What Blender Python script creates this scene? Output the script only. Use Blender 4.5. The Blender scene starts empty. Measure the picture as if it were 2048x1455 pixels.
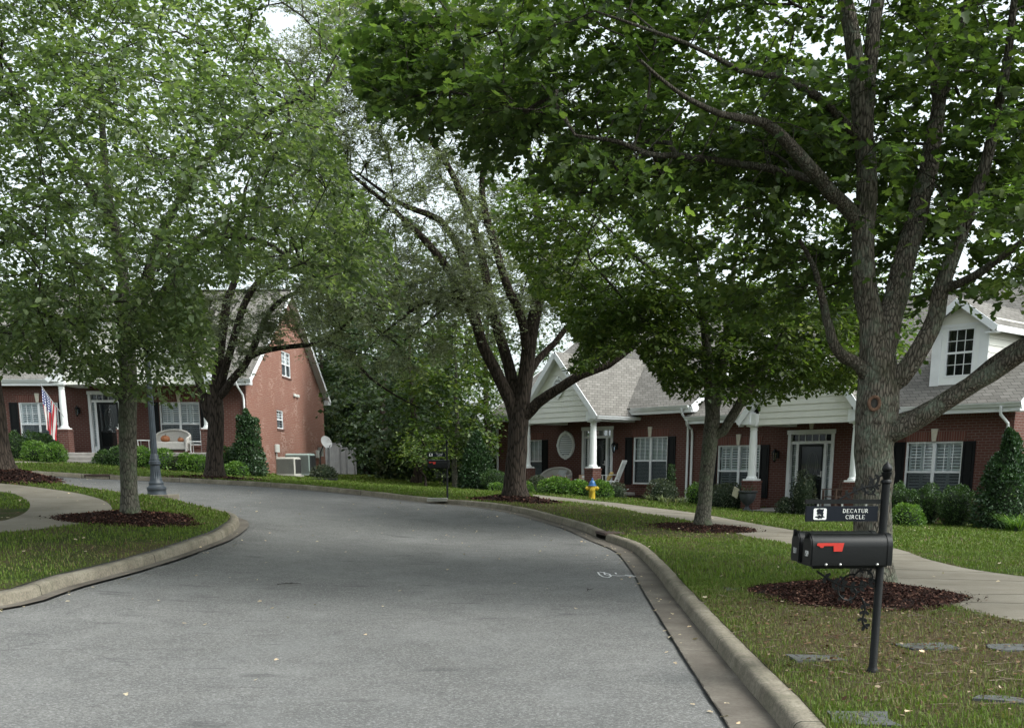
import bpy, math, random
import numpy as np
from mathutils import Vector, Matrix
from mathutils.geometry import delaunay_2d_cdt
rad = math.radians
sc = bpy.context.scene
random.seed(7); R = np.random.default_rng(11)

# ------------------------------------------------------------ camera, sky, sun, exposure
F, XP, YP, EYE = 2048.0, 1024.0, 1350.0, 1.6
PITCH = math.atan(420 / 2048)
cam = bpy.data.objects.new('camera', bpy.data.cameras.new('camera'))
sc.collection.objects.link(cam); sc.camera = cam
cam.location = (0, 0, EYE); cam.rotation_euler = (rad(90) - PITCH, 0, 0)
cam.data.sensor_width = 36; cam.data.lens = 36
cam.data.shift_y = (YP - 727.5) / 2048
cam.data.clip_start = .05; cam.data.clip_end = 3000
sc.render.resolution_x = 1024; sc.render.resolution_y = 727
SUN_EL, SUN_AZ = rad(48), rad(112)          # azimuth measured from +Y towards +X
w = bpy.data.worlds.new('World'); sc.world = w; w.use_nodes = True
nt = w.node_tree; nt.nodes.clear()
sky = nt.nodes.new('ShaderNodeTexSky'); sky.sky_type = 'NISHITA'; sky.sun_disc = False
sky.sun_elevation = SUN_EL; sky.sun_rotation = SUN_AZ; sky.air_density = 1.0; sky.dust_density = 4.0; sky.ozone_density = 1.0
hsv = nt.nodes.new('ShaderNodeHueSaturation'); hsv.inputs['Saturation'].default_value = .22
hsv.inputs['Value'].default_value = 1.0
bg = nt.nodes.new('ShaderNodeBackground'); bg.inputs['Strength'].default_value = .15
out = nt.nodes.new('ShaderNodeOutputWorld')
tn = nt.nodes.new('ShaderNodeMix'); tn.data_type = 'RGBA'; tn.blend_type = 'MULTIPLY'; tn.inputs[0].default_value = 1; tn.inputs[7].default_value = (.93, 1.0, .99, 1)
nt.links.new(sky.outputs[0], hsv.inputs['Color']); nt.links.new(hsv.outputs[0], tn.inputs[6]); nt.links.new(tn.outputs[2], bg.inputs['Color'])
nt.links.new(bg.outputs[0], out.inputs['Surface'])
sl = bpy.data.lights.new('sun', 'SUN'); sl.energy = 1.0; sl.angle = rad(28); sl.color = (1, .97, .92)
so = bpy.data.objects.new('sun', sl); sc.collection.objects.link(so)
sd = Vector((math.sin(SUN_AZ) * math.cos(SUN_EL), math.cos(SUN_AZ) * math.cos(SUN_EL), math.sin(SUN_EL)))
so.rotation_euler = sd.to_track_quat('Z', 'Y').to_euler()
sc.view_settings.view_transform = 'Standard'; sc.view_settings.look = 'None'
sc.view_settings.exposure = 1.42; sc.view_settings.gamma = 1.0
sc.cycles.max_bounces = 6; sc.cycles.transparent_max_bounces = 12
sc.cycles.diffuse_bounces = 4; sc.cycles.glossy_bounces = 2

# ------------------------------------------------------------ bookkeeping
COL = sc.collection
def tag(o, label=None, cat=None, group=None, kind=None):
    if label: o['label'] = label
    if cat: o['category'] = cat
    if group: o['group'] = group
    if kind: o['kind'] = kind
    return o
def empty(name, loc=(0, 0, 0), rz=0.0, label=None, cat=None, group=None):
    o = bpy.data.objects.new(name, None); COL.objects.link(o)
    o.location = loc; o.rotation_euler = (0, 0, rz); o.empty_display_size = .2
    return tag(o, label, cat, group)
def link(name, me, mat, parent=None, loc=None):
    o = bpy.data.objects.new(name, me); COL.objects.link(o)
    if mat: me.materials.append(mat)
    if parent: o.parent = parent
    if loc is not None: o.location = loc
    return o
def copy_tree(o, parent=None):
    c = o.copy(); COL.objects.link(c); c.parent = parent
    for ch in [x for x in bpy.data.objects if x.parent == o]:
        copy_tree(ch, c)
    return c
def np_mesh(name, V, T, smooth=False, attr=None, uv=None):
    """V (n,3), T (m,3 or 4)"""
    me = bpy.data.meshes.new(name)
    V = np.ascontiguousarray(V, dtype=np.float32); T = np.ascontiguousarray(T, dtype=np.int32)
    me.vertices.add(len(V)); me.vertices.foreach_set('co', V.ravel())
    k = T.shape[1]
    me.loops.add(T.size); me.loops.foreach_set('vertex_index', T.ravel())
    me.polygons.add(len(T)); me.polygons.foreach_set('loop_start', np.arange(0, T.size, k, dtype=np.int32))
    try: me.polygons.foreach_set('loop_total', np.full(len(T), k, dtype=np.int32))
    except Exception: pass
    if smooth: me.polygons.foreach_set('use_smooth', np.ones(len(T), dtype=bool))
    if attr is not None:
        a = me.attributes.new('rnd', 'FLOAT', 'POINT'); a.data.foreach_set('value', np.ascontiguousarray(attr, dtype=np.float32))
    me.update(calc_edges=True); me.validate()
    if uv is not None:
        l = me.uv_layers.new(name='UVMap'); l.data.foreach_set('uv', np.ascontiguousarray(uv[T.ravel()], dtype=np.float32).ravel())
    return me

class MB:
    """collects shapes into one mesh"""
    def __init__(s, M=None): s.v = []; s.f = []; s.M = M or Matrix()
    def add(s, vs, fs):
        b = len(s.v); s.v += [tuple(s.M @ Vector(p)) for p in vs]; s.f += [tuple(i + b for i in f) for f in fs]
        return s
    def box(s, x0, x1, y0, y1, z0, z1):
        x0, x1 = sorted((x0, x1)); y0, y1 = sorted((y0, y1)); z0, z1 = sorted((z0, z1))
        return s.add([(x0, y0, z0), (x1, y0, z0), (x1, y1, z0), (x0, y1, z0), (x0, y0, z1), (x1, y0, z1), (x1, y1, z1), (x0, y1, z1)],
                     [(0, 3, 2, 1), (4, 5, 6, 7), (0, 1, 5, 4), (1, 2, 6, 5), (2, 3, 7, 6), (3, 0, 4, 7)])
    def bbox(s, x0, x1, y0, y1, z0, z1, b=.01):
        """box with bevelled vertical and top edges"""
        P = lambda x0, x1, y0, y1, c: [(x0 + c, y0), (x1 - c, y0), (x1, y0 + c), (x1, y1 - c), (x1 - c, y1), (x0 + c, y1), (x0, y1 - c), (x0, y0 + c)]
        rings = [(z0, P(x0, x1, y0, y1, b)), (z1 - b, P(x0, x1, y0, y1, b)), (z1, P(x0 + b, x1 - b, y0 + b, y1 - b, b))]
        vs = [(p[0], p[1], z) for z, q in rings for p in q]
        fs = [tuple(range(7, -1, -1)), tuple(range(16, 24))]
        for r in range(2):
            for i in range(8): fs.append((r * 8 + i, r * 8 + (i + 1) % 8, r * 8 + 8 + (i + 1) % 8, r * 8 + 8 + i))
        return s.add(vs, fs)
    def obox(s, a, b, wd, th, up=(0, 0, 1)):
        """bar from a to b, width wd (sideways) and thickness th"""
        a = Vector(a); b = Vector(b); d = (b - a).normalized(); u = Vector(up)
        if abs(d.dot(u)) > .98: u = Vector((0, 1, 0))
        x = d.cross(u).normalized(); z = x.cross(d)
        vs = [p + x * sx * wd / 2 + z * sz * th / 2 for p in (a, b) for sx, sz in ((-1, -1), (1, -1), (1, 1), (-1, 1))]
        return s.add(vs, [(3, 2, 1, 0), (4, 5, 6, 7), (0, 1, 5, 4), (1, 2, 6, 5), (2, 3, 7, 6), (3, 0, 4, 7)])
    def tube(s, pts, rs, n=8, cap=True):
        pts = [Vector(p) for p in pts]
        if not hasattr(rs, '__len__'): rs = [rs] * len(pts)
        vs = []; fs = []; ref = None
        for i, p in enumerate(pts):
            d = (pts[min(i + 1, len(pts) - 1)] - pts[max(i - 1, 0)])
            d = d.normalized() if d.length > 1e-9 else Vector((0, 0, 1))
            if ref is None: ref = Vector((1, 0, 0)) if abs(d.x) < .9 else Vector((0, 1, 0))
            x = (ref - d * ref.dot(d)).normalized(); y = d.cross(x); ref = x
            for k in range(n):
                a = 2 * math.pi * k / n; vs.append(p + (x * math.cos(a) + y * math.sin(a)) * rs[i])
        for i in range(len(pts) - 1):
            for k in range(n): fs.append((i * n + k, i * n + (k + 1) % n, (i + 1) * n + (k + 1) % n, (i + 1) * n + k))
        if cap: fs.append(tuple(range(n - 1, -1, -1))); fs.append(tuple((len(pts) - 1) * n + k for k in range(n)))
        return s.add(vs, fs)
    def lathe(s, c, prof, n=20, flute=0, fr=(0, 0)):
        vs = []; fs = []
        for r, z in prof:
            for k in range(n):
                a = 2 * math.pi * k / n
                rr = r * (1 - (flute if (k % 2 and fr[0] <= z <= fr[1]) else 0))
                vs.append((c[0] + rr * math.cos(a), c[1] + rr * math.sin(a), c[2] + z))
        m = len(prof)
        for i in range(m - 1):
            for k in range(n): fs.append((i * n + k, i * n + (k + 1) % n, (i + 1) * n + (k + 1) % n, (i + 1) * n + k))
        fs.append(tuple(range(n - 1, -1, -1))); fs.append(tuple((m - 1) * n + k for k in range(n)))
        return s.add(vs, fs)
    def prism(s, poly, a, b):
        """poly: list of 3D points, extruded by vector from a to b offsets"""
        n = len(poly); a = Vector(a); b = Vector(b)
        vs = [Vector(p) + a for p in poly] + [Vector(p) + b for p in poly]
        fs = [tuple(range(n - 1, -1, -1)), tuple(range(n, 2 * n))] + [(i, (i + 1) % n, n + (i + 1) % n, n + i) for i in range(n)]
        return s.add(vs, fs)
    def build(s, name, mat, parent=None, smooth=False, fix=True):
        me = bpy.data.meshes.new(name); me.from_pydata(s.v, [], s.f); me.update()
        if fix:
            import bmesh
            bm = bmesh.new(); bm.from_mesh(me); bmesh.ops.recalc_face_normals(bm, faces=bm.faces); bm.to_mesh(me); bm.free()
        if smooth:
            me.polygons.foreach_set('use_smooth', [True] * len(me.polygons))
            try: me.set_sharp_from_angle(angle=rad(40))
            except Exception: pass
        return link(name, me, mat, parent)

# ------------------------------------------------------------ materials
MATS = {}
class NB:
    def __init__(s, name):
        s.m = bpy.data.materials.new(name); s.m.use_nodes = True; s.t = s.m.node_tree; s.t.nodes.clear()
        s.o = s.t.nodes.new('ShaderNodeOutputMaterial')
    def n(s, typ, ins={}, **kw):
        x = s.t.nodes.new(typ)
        for k, v in kw.items(): setattr(x, k, v)
        for k, v in ins.items():
            if hasattr(v, 'is_linked') or hasattr(v, 'links'): s.t.links.new(v, x.inputs[k])
            else: x.inputs[k].default_value = v
        return x
    def co(s, kind='Object', scale=(1, 1, 1)):
        t = s.n('ShaderNodeTexCoord'); m = s.n('ShaderNodeMapping', {'Vector': t.outputs[kind], 'Scale': scale}); return m.outputs[0]
    def noise(s, vec, sc_, det=4, rough=.55):
        return s.n('ShaderNodeTexNoise', {'Vector': vec, 'Scale': sc_, 'Detail': det, 'Roughness': rough}).outputs['Fac']
    def ramp(s, fac, stops):
        r = s.n('ShaderNodeValToRGB', {'Fac': fac}); e = r.color_ramp.elements
        while len(e) < len(stops): e.new(.5)
        for i, (p, c) in enumerate(stops):
            e[i].position = p; e[i].color = (c if hasattr(c, '__len__') else (c, c, c)) + ((1,) if not hasattr(c, '__len__') or len(c) == 3 else ())
        return r.outputs[0]
    def mix(s, fac, a, b, mode='MIX'):
        x = s.t.nodes.new('ShaderNodeMix'); x.data_type = 'RGBA'; x.blend_type = mode
        for i, v in ((0, fac), (6, a), (7, b)):
            if hasattr(v, 'links'): s.t.links.new(v, x.inputs[i])
            else: x.inputs[i].default_value = (v if not hasattr(v, '__len__') else tuple(v) + ((1,) if len(v) == 3 else ()))
        return x.outputs[2]
    def math(s, op, a, b=0.0, c=None):
        x = s.t.nodes.new('ShaderNodeMath'); x.operation = op
        for i, v in enumerate((a, b) if c is None else (a, b, c)):
            if hasattr(v, 'links'): s.t.links.new(v, x.inputs[i])
            else: x.inputs[i].default_value = v
        return x.outputs[0]
    def bump(s, h, st=.3, dist=.01, nrm=None):
        i = {'Height': h, 'Strength': st, 'Distance': dist}
        if nrm is not None: i['Normal'] = nrm
        return s.n('ShaderNodeBump', i).outputs[0]
    def pr(s, col, rough=.7, normal=None, metal=0, spec=.4):
        i = {'Base Color': col if hasattr(col, 'links') else tuple(col) + (1,), 'Roughness': rough, 'Metallic': metal, 'Specular IOR Level': spec}
        if normal is not None: i['Normal'] = normal
        p = s.n('ShaderNodeBsdfPrincipled', i); s.t.links.new(p.outputs[0], s.o.inputs[0]); return s.m

def plain(name, col, rough=.6, var=.15, sc_=6, metal=0, bump=.0, spec=.4):
    if name in MATS: return MATS[name]
    b = NB(name); v = b.co(); nz = b.noise(v, sc_, 5)
    c2 = tuple(x * (1 - var) for x in col); c1 = tuple(min(1, x * (1 + var * .6)) for x in col)
    c = b.ramp(nz, [(.3, c2), (.7, c1)])
    nm = b.bump(b.noise(v, sc_ * 8, 3), bump, .01) if bump else None
    MATS[name] = b.pr(c, rough, nm, metal, spec); return MATS[name]

def brick(name, c1, c2, mortar, pale=None, gain=1.0):
    b = NB(name); t = b.n('ShaderNodeTexCoord')
    s_ = b.n('ShaderNodeSeparateXYZ', {'Vector': t.outputs['Object']})
    u = b.math('ADD', s_.outputs[0], s_.outputs[1])
    v = b.n('ShaderNodeCombineXYZ', {'X': u, 'Y': s_.outputs[2], 'Z': 0.0}).outputs[0]
    br = b.n('ShaderNodeTexBrick', {'Vector': v, 'Color1': c1 + (1,), 'Color2': c2 + (1,), 'Mortar': mortar + (1,), 'Scale': 1.0,
                                    'Mortar Size': .009, 'Mortar Smooth': .2, 'Bias': -.1, 'Brick Width': .213, 'Row Height': .0755})
    # per brick variation
    cell = b.n('ShaderNodeTexBrick', {'Vector': v, 'Color1': (0, 0, 0, 1), 'Color2': (1, 1, 1, 1), 'Mortar': (.5, .5, .5, 1), 'Scale': 1.0,
                                      'Mortar Size': .0, 'Bias': .0, 'Brick Width': .213, 'Row Height': .0755})
    col = b.mix(b.math('MULTIPLY', cell.outputs[0], .5), br.outputs[0], (c1[0] * .45, c1[1] * .45, c1[2] * .5))
    nz = b.noise(t.outputs['Object'], 1.1, 5)
    col = b.mix(b.ramp(nz, [(.35, 0.0), (.75, .35)]), col, (c2[0] * .6, c2[1] * .6, c2[2] * .6))
    if pale:
        k = b.ramp(b.noise(t.outputs['Object'], .8, 4), [(.50, .12), (.66, .8)])
        k2 = b.ramp(cell.outputs[0], [(.45, 0.0), (.55, 1.0)])
        kk = b.math('MULTIPLY', b.math('MULTIPLY', k, k2), b.math('SUBTRACT', 1.0, br.outputs['Fac']))
        col = b.mix(kk, col, pale)
    nm = b.bump(b.math('SUBTRACT', 1.0, br.outputs['Fac']), .6, .008)
    MATS[name] = b.pr(col, .85, nm, 0, .2); return MATS[name]

def shingle(name, c1, c2):
    b = NB(name); t = b.n('ShaderNodeTexCoord')
    s_ = b.n('ShaderNodeSeparateXYZ', {'Vector': t.outputs['Object']})
    u = b.math('ADD', s_.outputs[0], s_.outputs[1])
    v = b.n('ShaderNodeCombineXYZ', {'X': u, 'Y': b.math('MULTIPLY', s_.outputs[2], 1.6), 'Z': 0.0}).outputs[0]
    br = b.n('ShaderNodeTexBrick', {'Vector': v, 'Color1': c1 + (1,), 'Color2': c2 + (1,), 'Mortar': tuple(x * .35 for x in c1) + (1,), 'Scale': 1.0,
                                    'Mortar Size': .012, 'Mortar Smooth': .6, 'Bias': .0, 'Brick Width': .28, 'Row Height': .15})
    nz = b.noise(t.outputs['Object'], 1.5, 6)
    col = b.mix(b.ramp(nz, [(.3, 0.0), (.75, .4)]), br.outputs[0], tuple(x * .6 for x in c1))
    sp = b.noise(t.outputs['Object'], 90, 2)
    col = b.mix(b.ramp(sp, [(.4, 0.0), (.8, .3)]), col, (.28, .265, .24))
    nm = b.bump(b.math('SUBTRACT', 1.0, br.outputs['Fac']), .7, .012)
    MATS[name] = b.pr(col, .9, nm, 0, .15); return MATS[name]

def foliage(name, dark, mid, light, trans=.35, rough=.45, spec=.35):
    b = NB(name)
    a = b.n('ShaderNodeAttribute', attribute_name='rnd', attribute_type='GEOMETRY')
    col = b.ramp(a.outputs['Fac'], [(0.0, dark), (.5, mid), (.93, light), (1.0, (light[0] * 1.5, light[1] * 1.25, light[2] * 1.1))])
    p = b.n('ShaderNodeBsdfPrincipled', {'Base Color': col, 'Roughness': rough, 'Specular IOR Level': spec})
    tcol = b.mix(1.0, col, (1.5, 1.7, .7), 'MULTIPLY')
    tr = b.n('ShaderNodeBsdfTranslucent', {'Color': tcol})
    m = b.n('ShaderNodeMixShader', {0: trans, 1: p.outputs[0], 2: tr.outputs[0]})
    b.t.links.new(m.outputs[0], b.o.inputs[0]); MATS[name] = b.m; return b.m

def bark(name, c1, c2, lichen=None, zs=.25, sc_=14, bumpd=.02):
    b = NB(name); v = b.co('Object', (1, 1, zs))
    n1 = b.noise(v, sc_, 8, .65)
    vo = b.n('ShaderNodeTexVoronoi', {'Vector': b.co('Object', (1, 1, zs * .7)), 'Scale': sc_ * 1.5}, feature='DISTANCE_TO_EDGE').outputs[0]
    h = b.math('ADD', b.math('MULTIPLY', n1, .7), b.ramp(vo, [(0.0, 0.0), (.25, .6)]))
    col = b.ramp(h, [(.3, c1), (.85, c2)])
    if lichen:
        k = b.ramp(b.noise(b.co(), 3.2, 6, .7), [(.47, 0.0), (.6, .8)])
        k = b.math('MULTIPLY', k, b.ramp(b.noise(b.co(), 22, 4, .7), [(.4, 0.15), (.6, 1.0)]))
        col = b.mix(k, col, lichen)
        k = b.ramp(b.noise(b.co('Object', (1, 1, .8)), 1.7, 5, .7), [(.52, 0.0), (.68, .55)])
        col = b.mix(k, col, (.035, .045, .02))
    ra = b.n('ShaderNodeAttribute', attribute_name='rnd', attribute_type='GEOMETRY').outputs['Fac']
    col = b.mix(b.ramp(ra, [(.02, .75), (.10, 0.0)]), col, tuple(x * 1.0 for x in c1))
    nm = b.bump(h, 1.0, bumpd)
    MATS[name] = b.pr(col, .95, nm, 0, .1); return MATS[name]

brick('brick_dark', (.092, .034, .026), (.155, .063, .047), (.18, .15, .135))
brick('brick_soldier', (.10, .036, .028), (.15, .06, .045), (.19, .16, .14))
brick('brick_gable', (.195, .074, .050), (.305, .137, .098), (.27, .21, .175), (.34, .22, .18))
shingle('roof_shingle', (.125, .116, .105), (.19, .178, .163))
plain('white_paint', (.74, .75, .74), .45, .06, 3)
plain('white_trim', (.70, .71, .72), .4, .08, 2)
plain('siding_paint', (.69, .68, .62), .55, .06, 2)
plain('shutter_black', (.003, .0035, .0045), .5, .2, 4, spec=.2)
plain('door_black', (.003, .005, .005), .35, .2, 4, spec=.2)
plain('stone_key', (.55, .50, .42), .8, .15, 9)
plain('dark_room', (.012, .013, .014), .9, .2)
plain('blind_white', (.80, .81, .82), .6, .05, 3)
plain('porch_concrete', (.28, .26, .24), .85, .2, 5, bump=.3)
plain('iron_black', (.0025, .003, .0034), .5, .3, 20, metal=0, bump=.15, spec=.25)
plain('mailbox_black', (.0018, .0021, .0024), .42, .3, 9, spec=.26, bump=.06)
plain('flag_red', (.48, .03, .02), .45, .1, 5)
plain('letter_white', (.75, .75, .72), .6, .1, 30)
plain('sign_board', (.004, .006, .011), .5, .2, 6, spec=.2)
plain('metal_bolt', (.5, .5, .48), .4, .1, metal=.8)
plain('hydrant_yellow', (.46, .33, .03), .4, .15, 9)
plain('hydrant_blue', (.02, .09, .24), .4, .2, 9)
plain('lamp_paint', (.036, .045, .056), .5, .25, 8)
plain('wicker_white', (.44, .42, .39), .7, .15, 25, bump=.6)
plain('cushion_grey', (.33, .34, .33), .9, .2, 12)
plain('pumpkin', (.27, .10, .04), .6, .3, 8)
plain('wood_teak', (.12, .075, .055), .8, .3, 12)
plain('box_card', (.45, .30, .19), .8, .1)
plain('urn_grey', (.05, .055, .06), .6, .25, 8)
plain('ac_beige', (.36, .35, .31), .6, .1, 4)
plain('ac_green', (.33, .40, .37), .55, .1, 4)
plain('ac_dark', (.04, .04, .04), .7, .2)
plain('utility_grey', (.50, .50, .47), .5, .1)
plain('dish_grey', (.62, .63, .64), .35, .08)
plain('fence_grey', (.36, .35, .355), .7, .15, 3)
plain('slate_stone', (.065, .067, .065), .8, .3, 7, bump=.5)
plain('slate_pale', (.20, .20, .175), .8, .25, 7, bump=.5)
plain('iron_rust', (.055, .035, .028), .8, .4, 12, bump=.4)
plain('black_plastic', (.012, .012, .013), .6, .2)
plain('paint_mark', (.62, .62, .62), .8, .2, 20)
plain('bloom_red', (.45, .05, .07), .7, .3, 20)
plain('hose_orange', (.35, .09, .04), .5, .2)
plain('copper_knot', (.15, .085, .055), .9, .3, 20, bump=.6)
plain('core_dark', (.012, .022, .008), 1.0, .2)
bark('bark_grey', (.030, .026, .021), (.19, .165, .135), (.20, .235, .18), .34, 22, .025)
bark('bark_grey_young', (.030, .028, .022), (.115, .108, .088), (.105, .13, .085), .5, 16, .01)
bark('bark_dark', (.012, .010, .009), (.06, .047, .038), None, .22, 11)
foliage('leaf_maple', (.028, .048, .018), (.054, .086, .028), (.115, .150, .045), .55)
foliage('leaf_maple_light', (.052, .078, .038), (.098, .135, .064), (.215, .25, .13), .5)
foliage('leaf_maple_mid', (.028, .050, .015), (.064, .100, .024), (.14, .17, .045), .5)
foliage('leaf_small', (.09, .102, .072), (.15, .168, .115), (.26, .28, .20), .45)
foliage('leaf_woods', (.018, .036, .018), (.044, .072, .034), (.10, .135, .065), .35)
foliage('leaf_woods_yellow', (.03, .05, .012), (.06, .10, .022), (.14, .16, .035), .35)
foliage('leaf_holly', (.013, .032, .013), (.026, .060, .021), (.055, .10, .038), .15, .4, .4)
foliage('leaf_bright', (.03, .075, .012), (.075, .15, .025), (.15, .24, .05), .3)
foliage('leaf_box', (.014, .036, .010), (.035, .075, .018), (.08, .13, .04), .2)
foliage('leaf_dull', (.02, .035, .02), (.05, .065, .04), (.10, .11, .07), .2)
foliage('leaf_dead', (.04, .022, .013), (.14, .085, .05), (.42, .36, .26), .1, .8, .1)
foliage('grass_blade', (.17, .135, .075), (.070, .105, .018), (.115, .175, .028), .25, .6, .15)
foliage('mulch_chip', (.020, .009, .007), (.050, .021, .016), (.15, .085, .062), .0, .9, .1)
def glass_mat():
    b = NB('window_glass')
    t = b.n('ShaderNodeBsdfTransparent', {'Color': (.80, .85, .86, 1)}); g = b.n('ShaderNodeBsdfGlossy', {'Color': (.9, .95, 1, 1), 'Roughness': .03})
    f = b.n('ShaderNodeFresnel', {'IOR': 1.5}); k = b.math('MULTIPLY_ADD', f.outputs[0], .6, .03)
    m = b.n('ShaderNodeMixShader', {0: k, 1: t.outputs[0], 2: g.outputs[0]}); b.t.links.new(m.outputs[0], b.o.inputs[0]); MATS['glass'] = b.m
    b = NB('screen_mesh')
    t = b.n('ShaderNodeBsdfTransparent', {'Color': (1, 1, 1, 1)}); g = b.n('ShaderNodeBsdfDiffuse', {'Color': (.03, .035, .04, 1)})
    m = b.n('ShaderNodeMixShader', {0: .5, 1: t.outputs[0], 2: g.outputs[0]}); b.t.links.new(m.outputs[0], b.o.inputs[0]); MATS['screen'] = b.m
glass_mat()
def ground_mats():
    b = NB('asphalt'); v = b.co()
    f = b.noise(v, 38, 3, .8); g = b.noise(v, 120, 2, .8); big = b.noise(v, .35, 5); mid = b.noise(v, 2.2, 6, .65)
    vg = b.n('ShaderNodeTexVoronoi', {'Vector': v, 'Scale': 75}).outputs['Color']; vg = b.n('ShaderNodeSeparateXYZ', {'Vector': vg}).outputs[0]
    col = b.ramp(big, [(.32, (.100, .098, .093)), (.5, (.132, .129, .123)), (.66, (.165, .161, .154))])
    col = b.mix(b.ramp(mid, [(.35, .40), (.6, 0.0)]), col, (.075, .075, .074))
    col = b.mix(b.ramp(vg, [(.2, .45), (.45, 0.0)]), col, (.055, .055, .055))
    col = b.mix(b.ramp(vg, [(.72, 0.0), (.9, .42)]), col, (.26, .26, .255))
    col = b.mix(b.ramp(f, [(.38, .45), (.5, 0.0)]), col, (.06, .06, .06))
    col = b.mix(b.ramp(g, [(.55, 0.0), (.68, .5)]), col, (.26, .26, .255))
    st = b.noise(b.co('Object', (1.0, .5, 1)), .8, 6, .7)
    col = b.mix(b.ramp(st, [(.48, 0.0), (.66, .35)]), col, (.18, .18, .177))
    sn = b.noise(b.co('Object', (.9, 3.0, 1)), 1.3, 5, .65)
    col = b.mix(b.ramp(sn, [(.60, 0.0), (.68, .5)]), col, (.05, .05, .05))
    dis = b.n('ShaderNodeVectorMath', {0: v, 1: b.n('ShaderNodeTexNoise', {'Vector': v, 'Scale': 1.2, 'Detail': 4}).outputs['Color']}, operation='ADD').outputs[0]
    vo = b.n('ShaderNodeTexVoronoi', {'Vector': dis, 'Scale': .16}, feature='DISTANCE_TO_EDGE').outputs[0]
    cr = b.math('MULTIPLY', b.ramp(vo, [(0.0, 1.0), (.002, 0.0)]), b.ramp(b.noise(v, .3, 2), [(.54, 0.0), (.62, .28)]))
    col = b.mix(cr, col, (.03, .03, .032))
    MATS['asphalt'] = b.pr(col, .95, b.bump(b.math('ADD', f, b.math('ADD', g, vg)), .7, .006), 0, .12)

    b = NB('kerb_concrete'); uv = b.n('ShaderNodeUVMap').outputs[0]; s_ = b.n('ShaderNodeSeparateXYZ', {'Vector': uv})
    v = b.co(); n1 = b.noise(v, 2.5, 6, .7); n2 = b.noise(v, 40, 3, .7)
    col = b.ramp(n1, [(.3, (.11, .095, .072)), (.7, (.24, .215, .17))])
    col = b.mix(b.ramp(n2, [(.4, .45), (.55, 0.0)]), col, (.08, .072, .058))
    k = b.ramp(b.noise(b.co('Object', (1, 1, .4)), 5, 5), [(.5, 0.0), (.65, .5)]); col = b.mix(k, col, (.085, .08, .055))
    j = b.math('MODULO', s_.outputs[1], 3.0); j = b.math('LESS_THAN', j, .016)
    col = b.mix(j, col, (.03, .028, .022))
    MATS['kerb'] = b.pr(col, .93, b.bump(b.math('ADD', n1, b.math('MULTIPLY', n2, .5)), .7, .012), 0, .15)

    b = NB('gutter_concrete'); uv = b.n('ShaderNodeUVMap').outputs[0]; s_ = b.n('ShaderNodeSeparateXYZ', {'Vector': uv})
    v = b.co(); n1 = b.noise(v, 1.6, 6, .65); n2 = b.noise(v, 45, 3, .7)
    col = b.ramp(n1, [(.3, (.070, .061, .051)), (.55, (.115, .102, .086)), (.75, (.165, .15, .128))])
    col = b.mix(b.ramp(n2, [(.4, .4), (.55, 0.0)]), col, (.07, .055, .045))
    j = b.math('MODULO', s_.outputs[1], 3.0); j = b.math('LESS_THAN', j, .014)
    wob = b.math('MULTIPLY', b.noise(v, 9, 3), .045)
    e = b.math('LESS_THAN', b.math('ADD', s_.outputs[0], wob), .030)
    col = b.mix(b.math('MULTIPLY', b.math('MAXIMUM', j, e), .85), col, (.035, .03, .023))
    MATS['gutter'] = b.pr(col, .9, b.bump(n2, .5, .006), 0, .2)

    b = NB('sidewalk_concrete'); v = b.co(); n1 = b.noise(v, 1.1, 6, .65); n2 = b.noise(v, 60, 3, .7)
    col = b.ramp(n1, [(.3, (.125, .110, .086)), (.7, (.215, .195, .160))])
    col = b.mix(b.ramp(n2, [(.4, .35), (.55, 0.0)]), col, (.12, .105, .08))
    MATS['sidewalk'] = b.pr(col, .92, b.bump(n2, .4, .005), 0, .15)

    b = NB('lawn_soil'); v = b.co(); n1 = b.noise(v, .8, 6, .65); n2 = b.noise(v, 30, 4, .75); n3 = b.noise(v, 120, 2, .7)
    grn = b.ramp(n2, [(.3, (.018, .032, .008)), (.7, (.06, .10, .02))])
    dry = b.ramp(n2, [(.3, (.05, .035, .022)), (.55, (.11, .085, .05)), (.8, (.20, .165, .11))])
    col = b.mix(b.ramp(n1, [(.45, 0.0), (.62, .8)]), grn, dry)
    a = b.n('ShaderNodeAttribute', attribute_name='rnd', attribute_type='GEOMETRY')
    col = b.mix(a.outputs['Fac'], col, dry)
    col = b.mix(b.ramp(n3, [(.4, .3), (.6, 0.0)]), col, (.02, .018, .01))
    MATS['lawn'] = b.pr(col, 1.0, b.bump(b.math('ADD', n2, n3), 1.0, .02), 0, .05)

    b = NB('mulch'); v = b.co(); vo = b.n('ShaderNodeTexVoronoi', {'Vector': b.co('Object', (1, .5, 1)), 'Scale': 45}); n2 = b.noise(v, 60, 3)
    col = b.ramp(vo.outputs['Distance'], [(0.0, (.045, .020, .015)), (.5, (.010, .005, .004))])
    MATS['mulch'] = b.pr(col, .95, b.bump(vo.outputs['Distance'], 1.0, .03), 0, .1)
ground_mats()

# ------------------------------------------------------------ viewing rays used to survey the site
_c, _s = math.cos(PITCH), math.sin(PITCH)
def ray(px, py):
    u = (px - XP) / F; v = -(py - YP) / F
    return np.array((u, _c + v * _s, -_s + v * _c))
def at(px, py, Y):
    r = ray(px, py); return np.array((0, 0, EYE)) + r * (Y / r[1])
def proj(P):
    P = np.atleast_2d(P); q = P - np.array((0, 0, EYE)); zc = q[:, 1] * _c - q[:, 2] * _s; yc = q[:, 1] * _s + q[:, 2] * _c
    zz = np.where(zc > .05, zc, .05)
    return XP + F * q[:, 0] / zz, YP - F * yc / zz, zc

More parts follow.
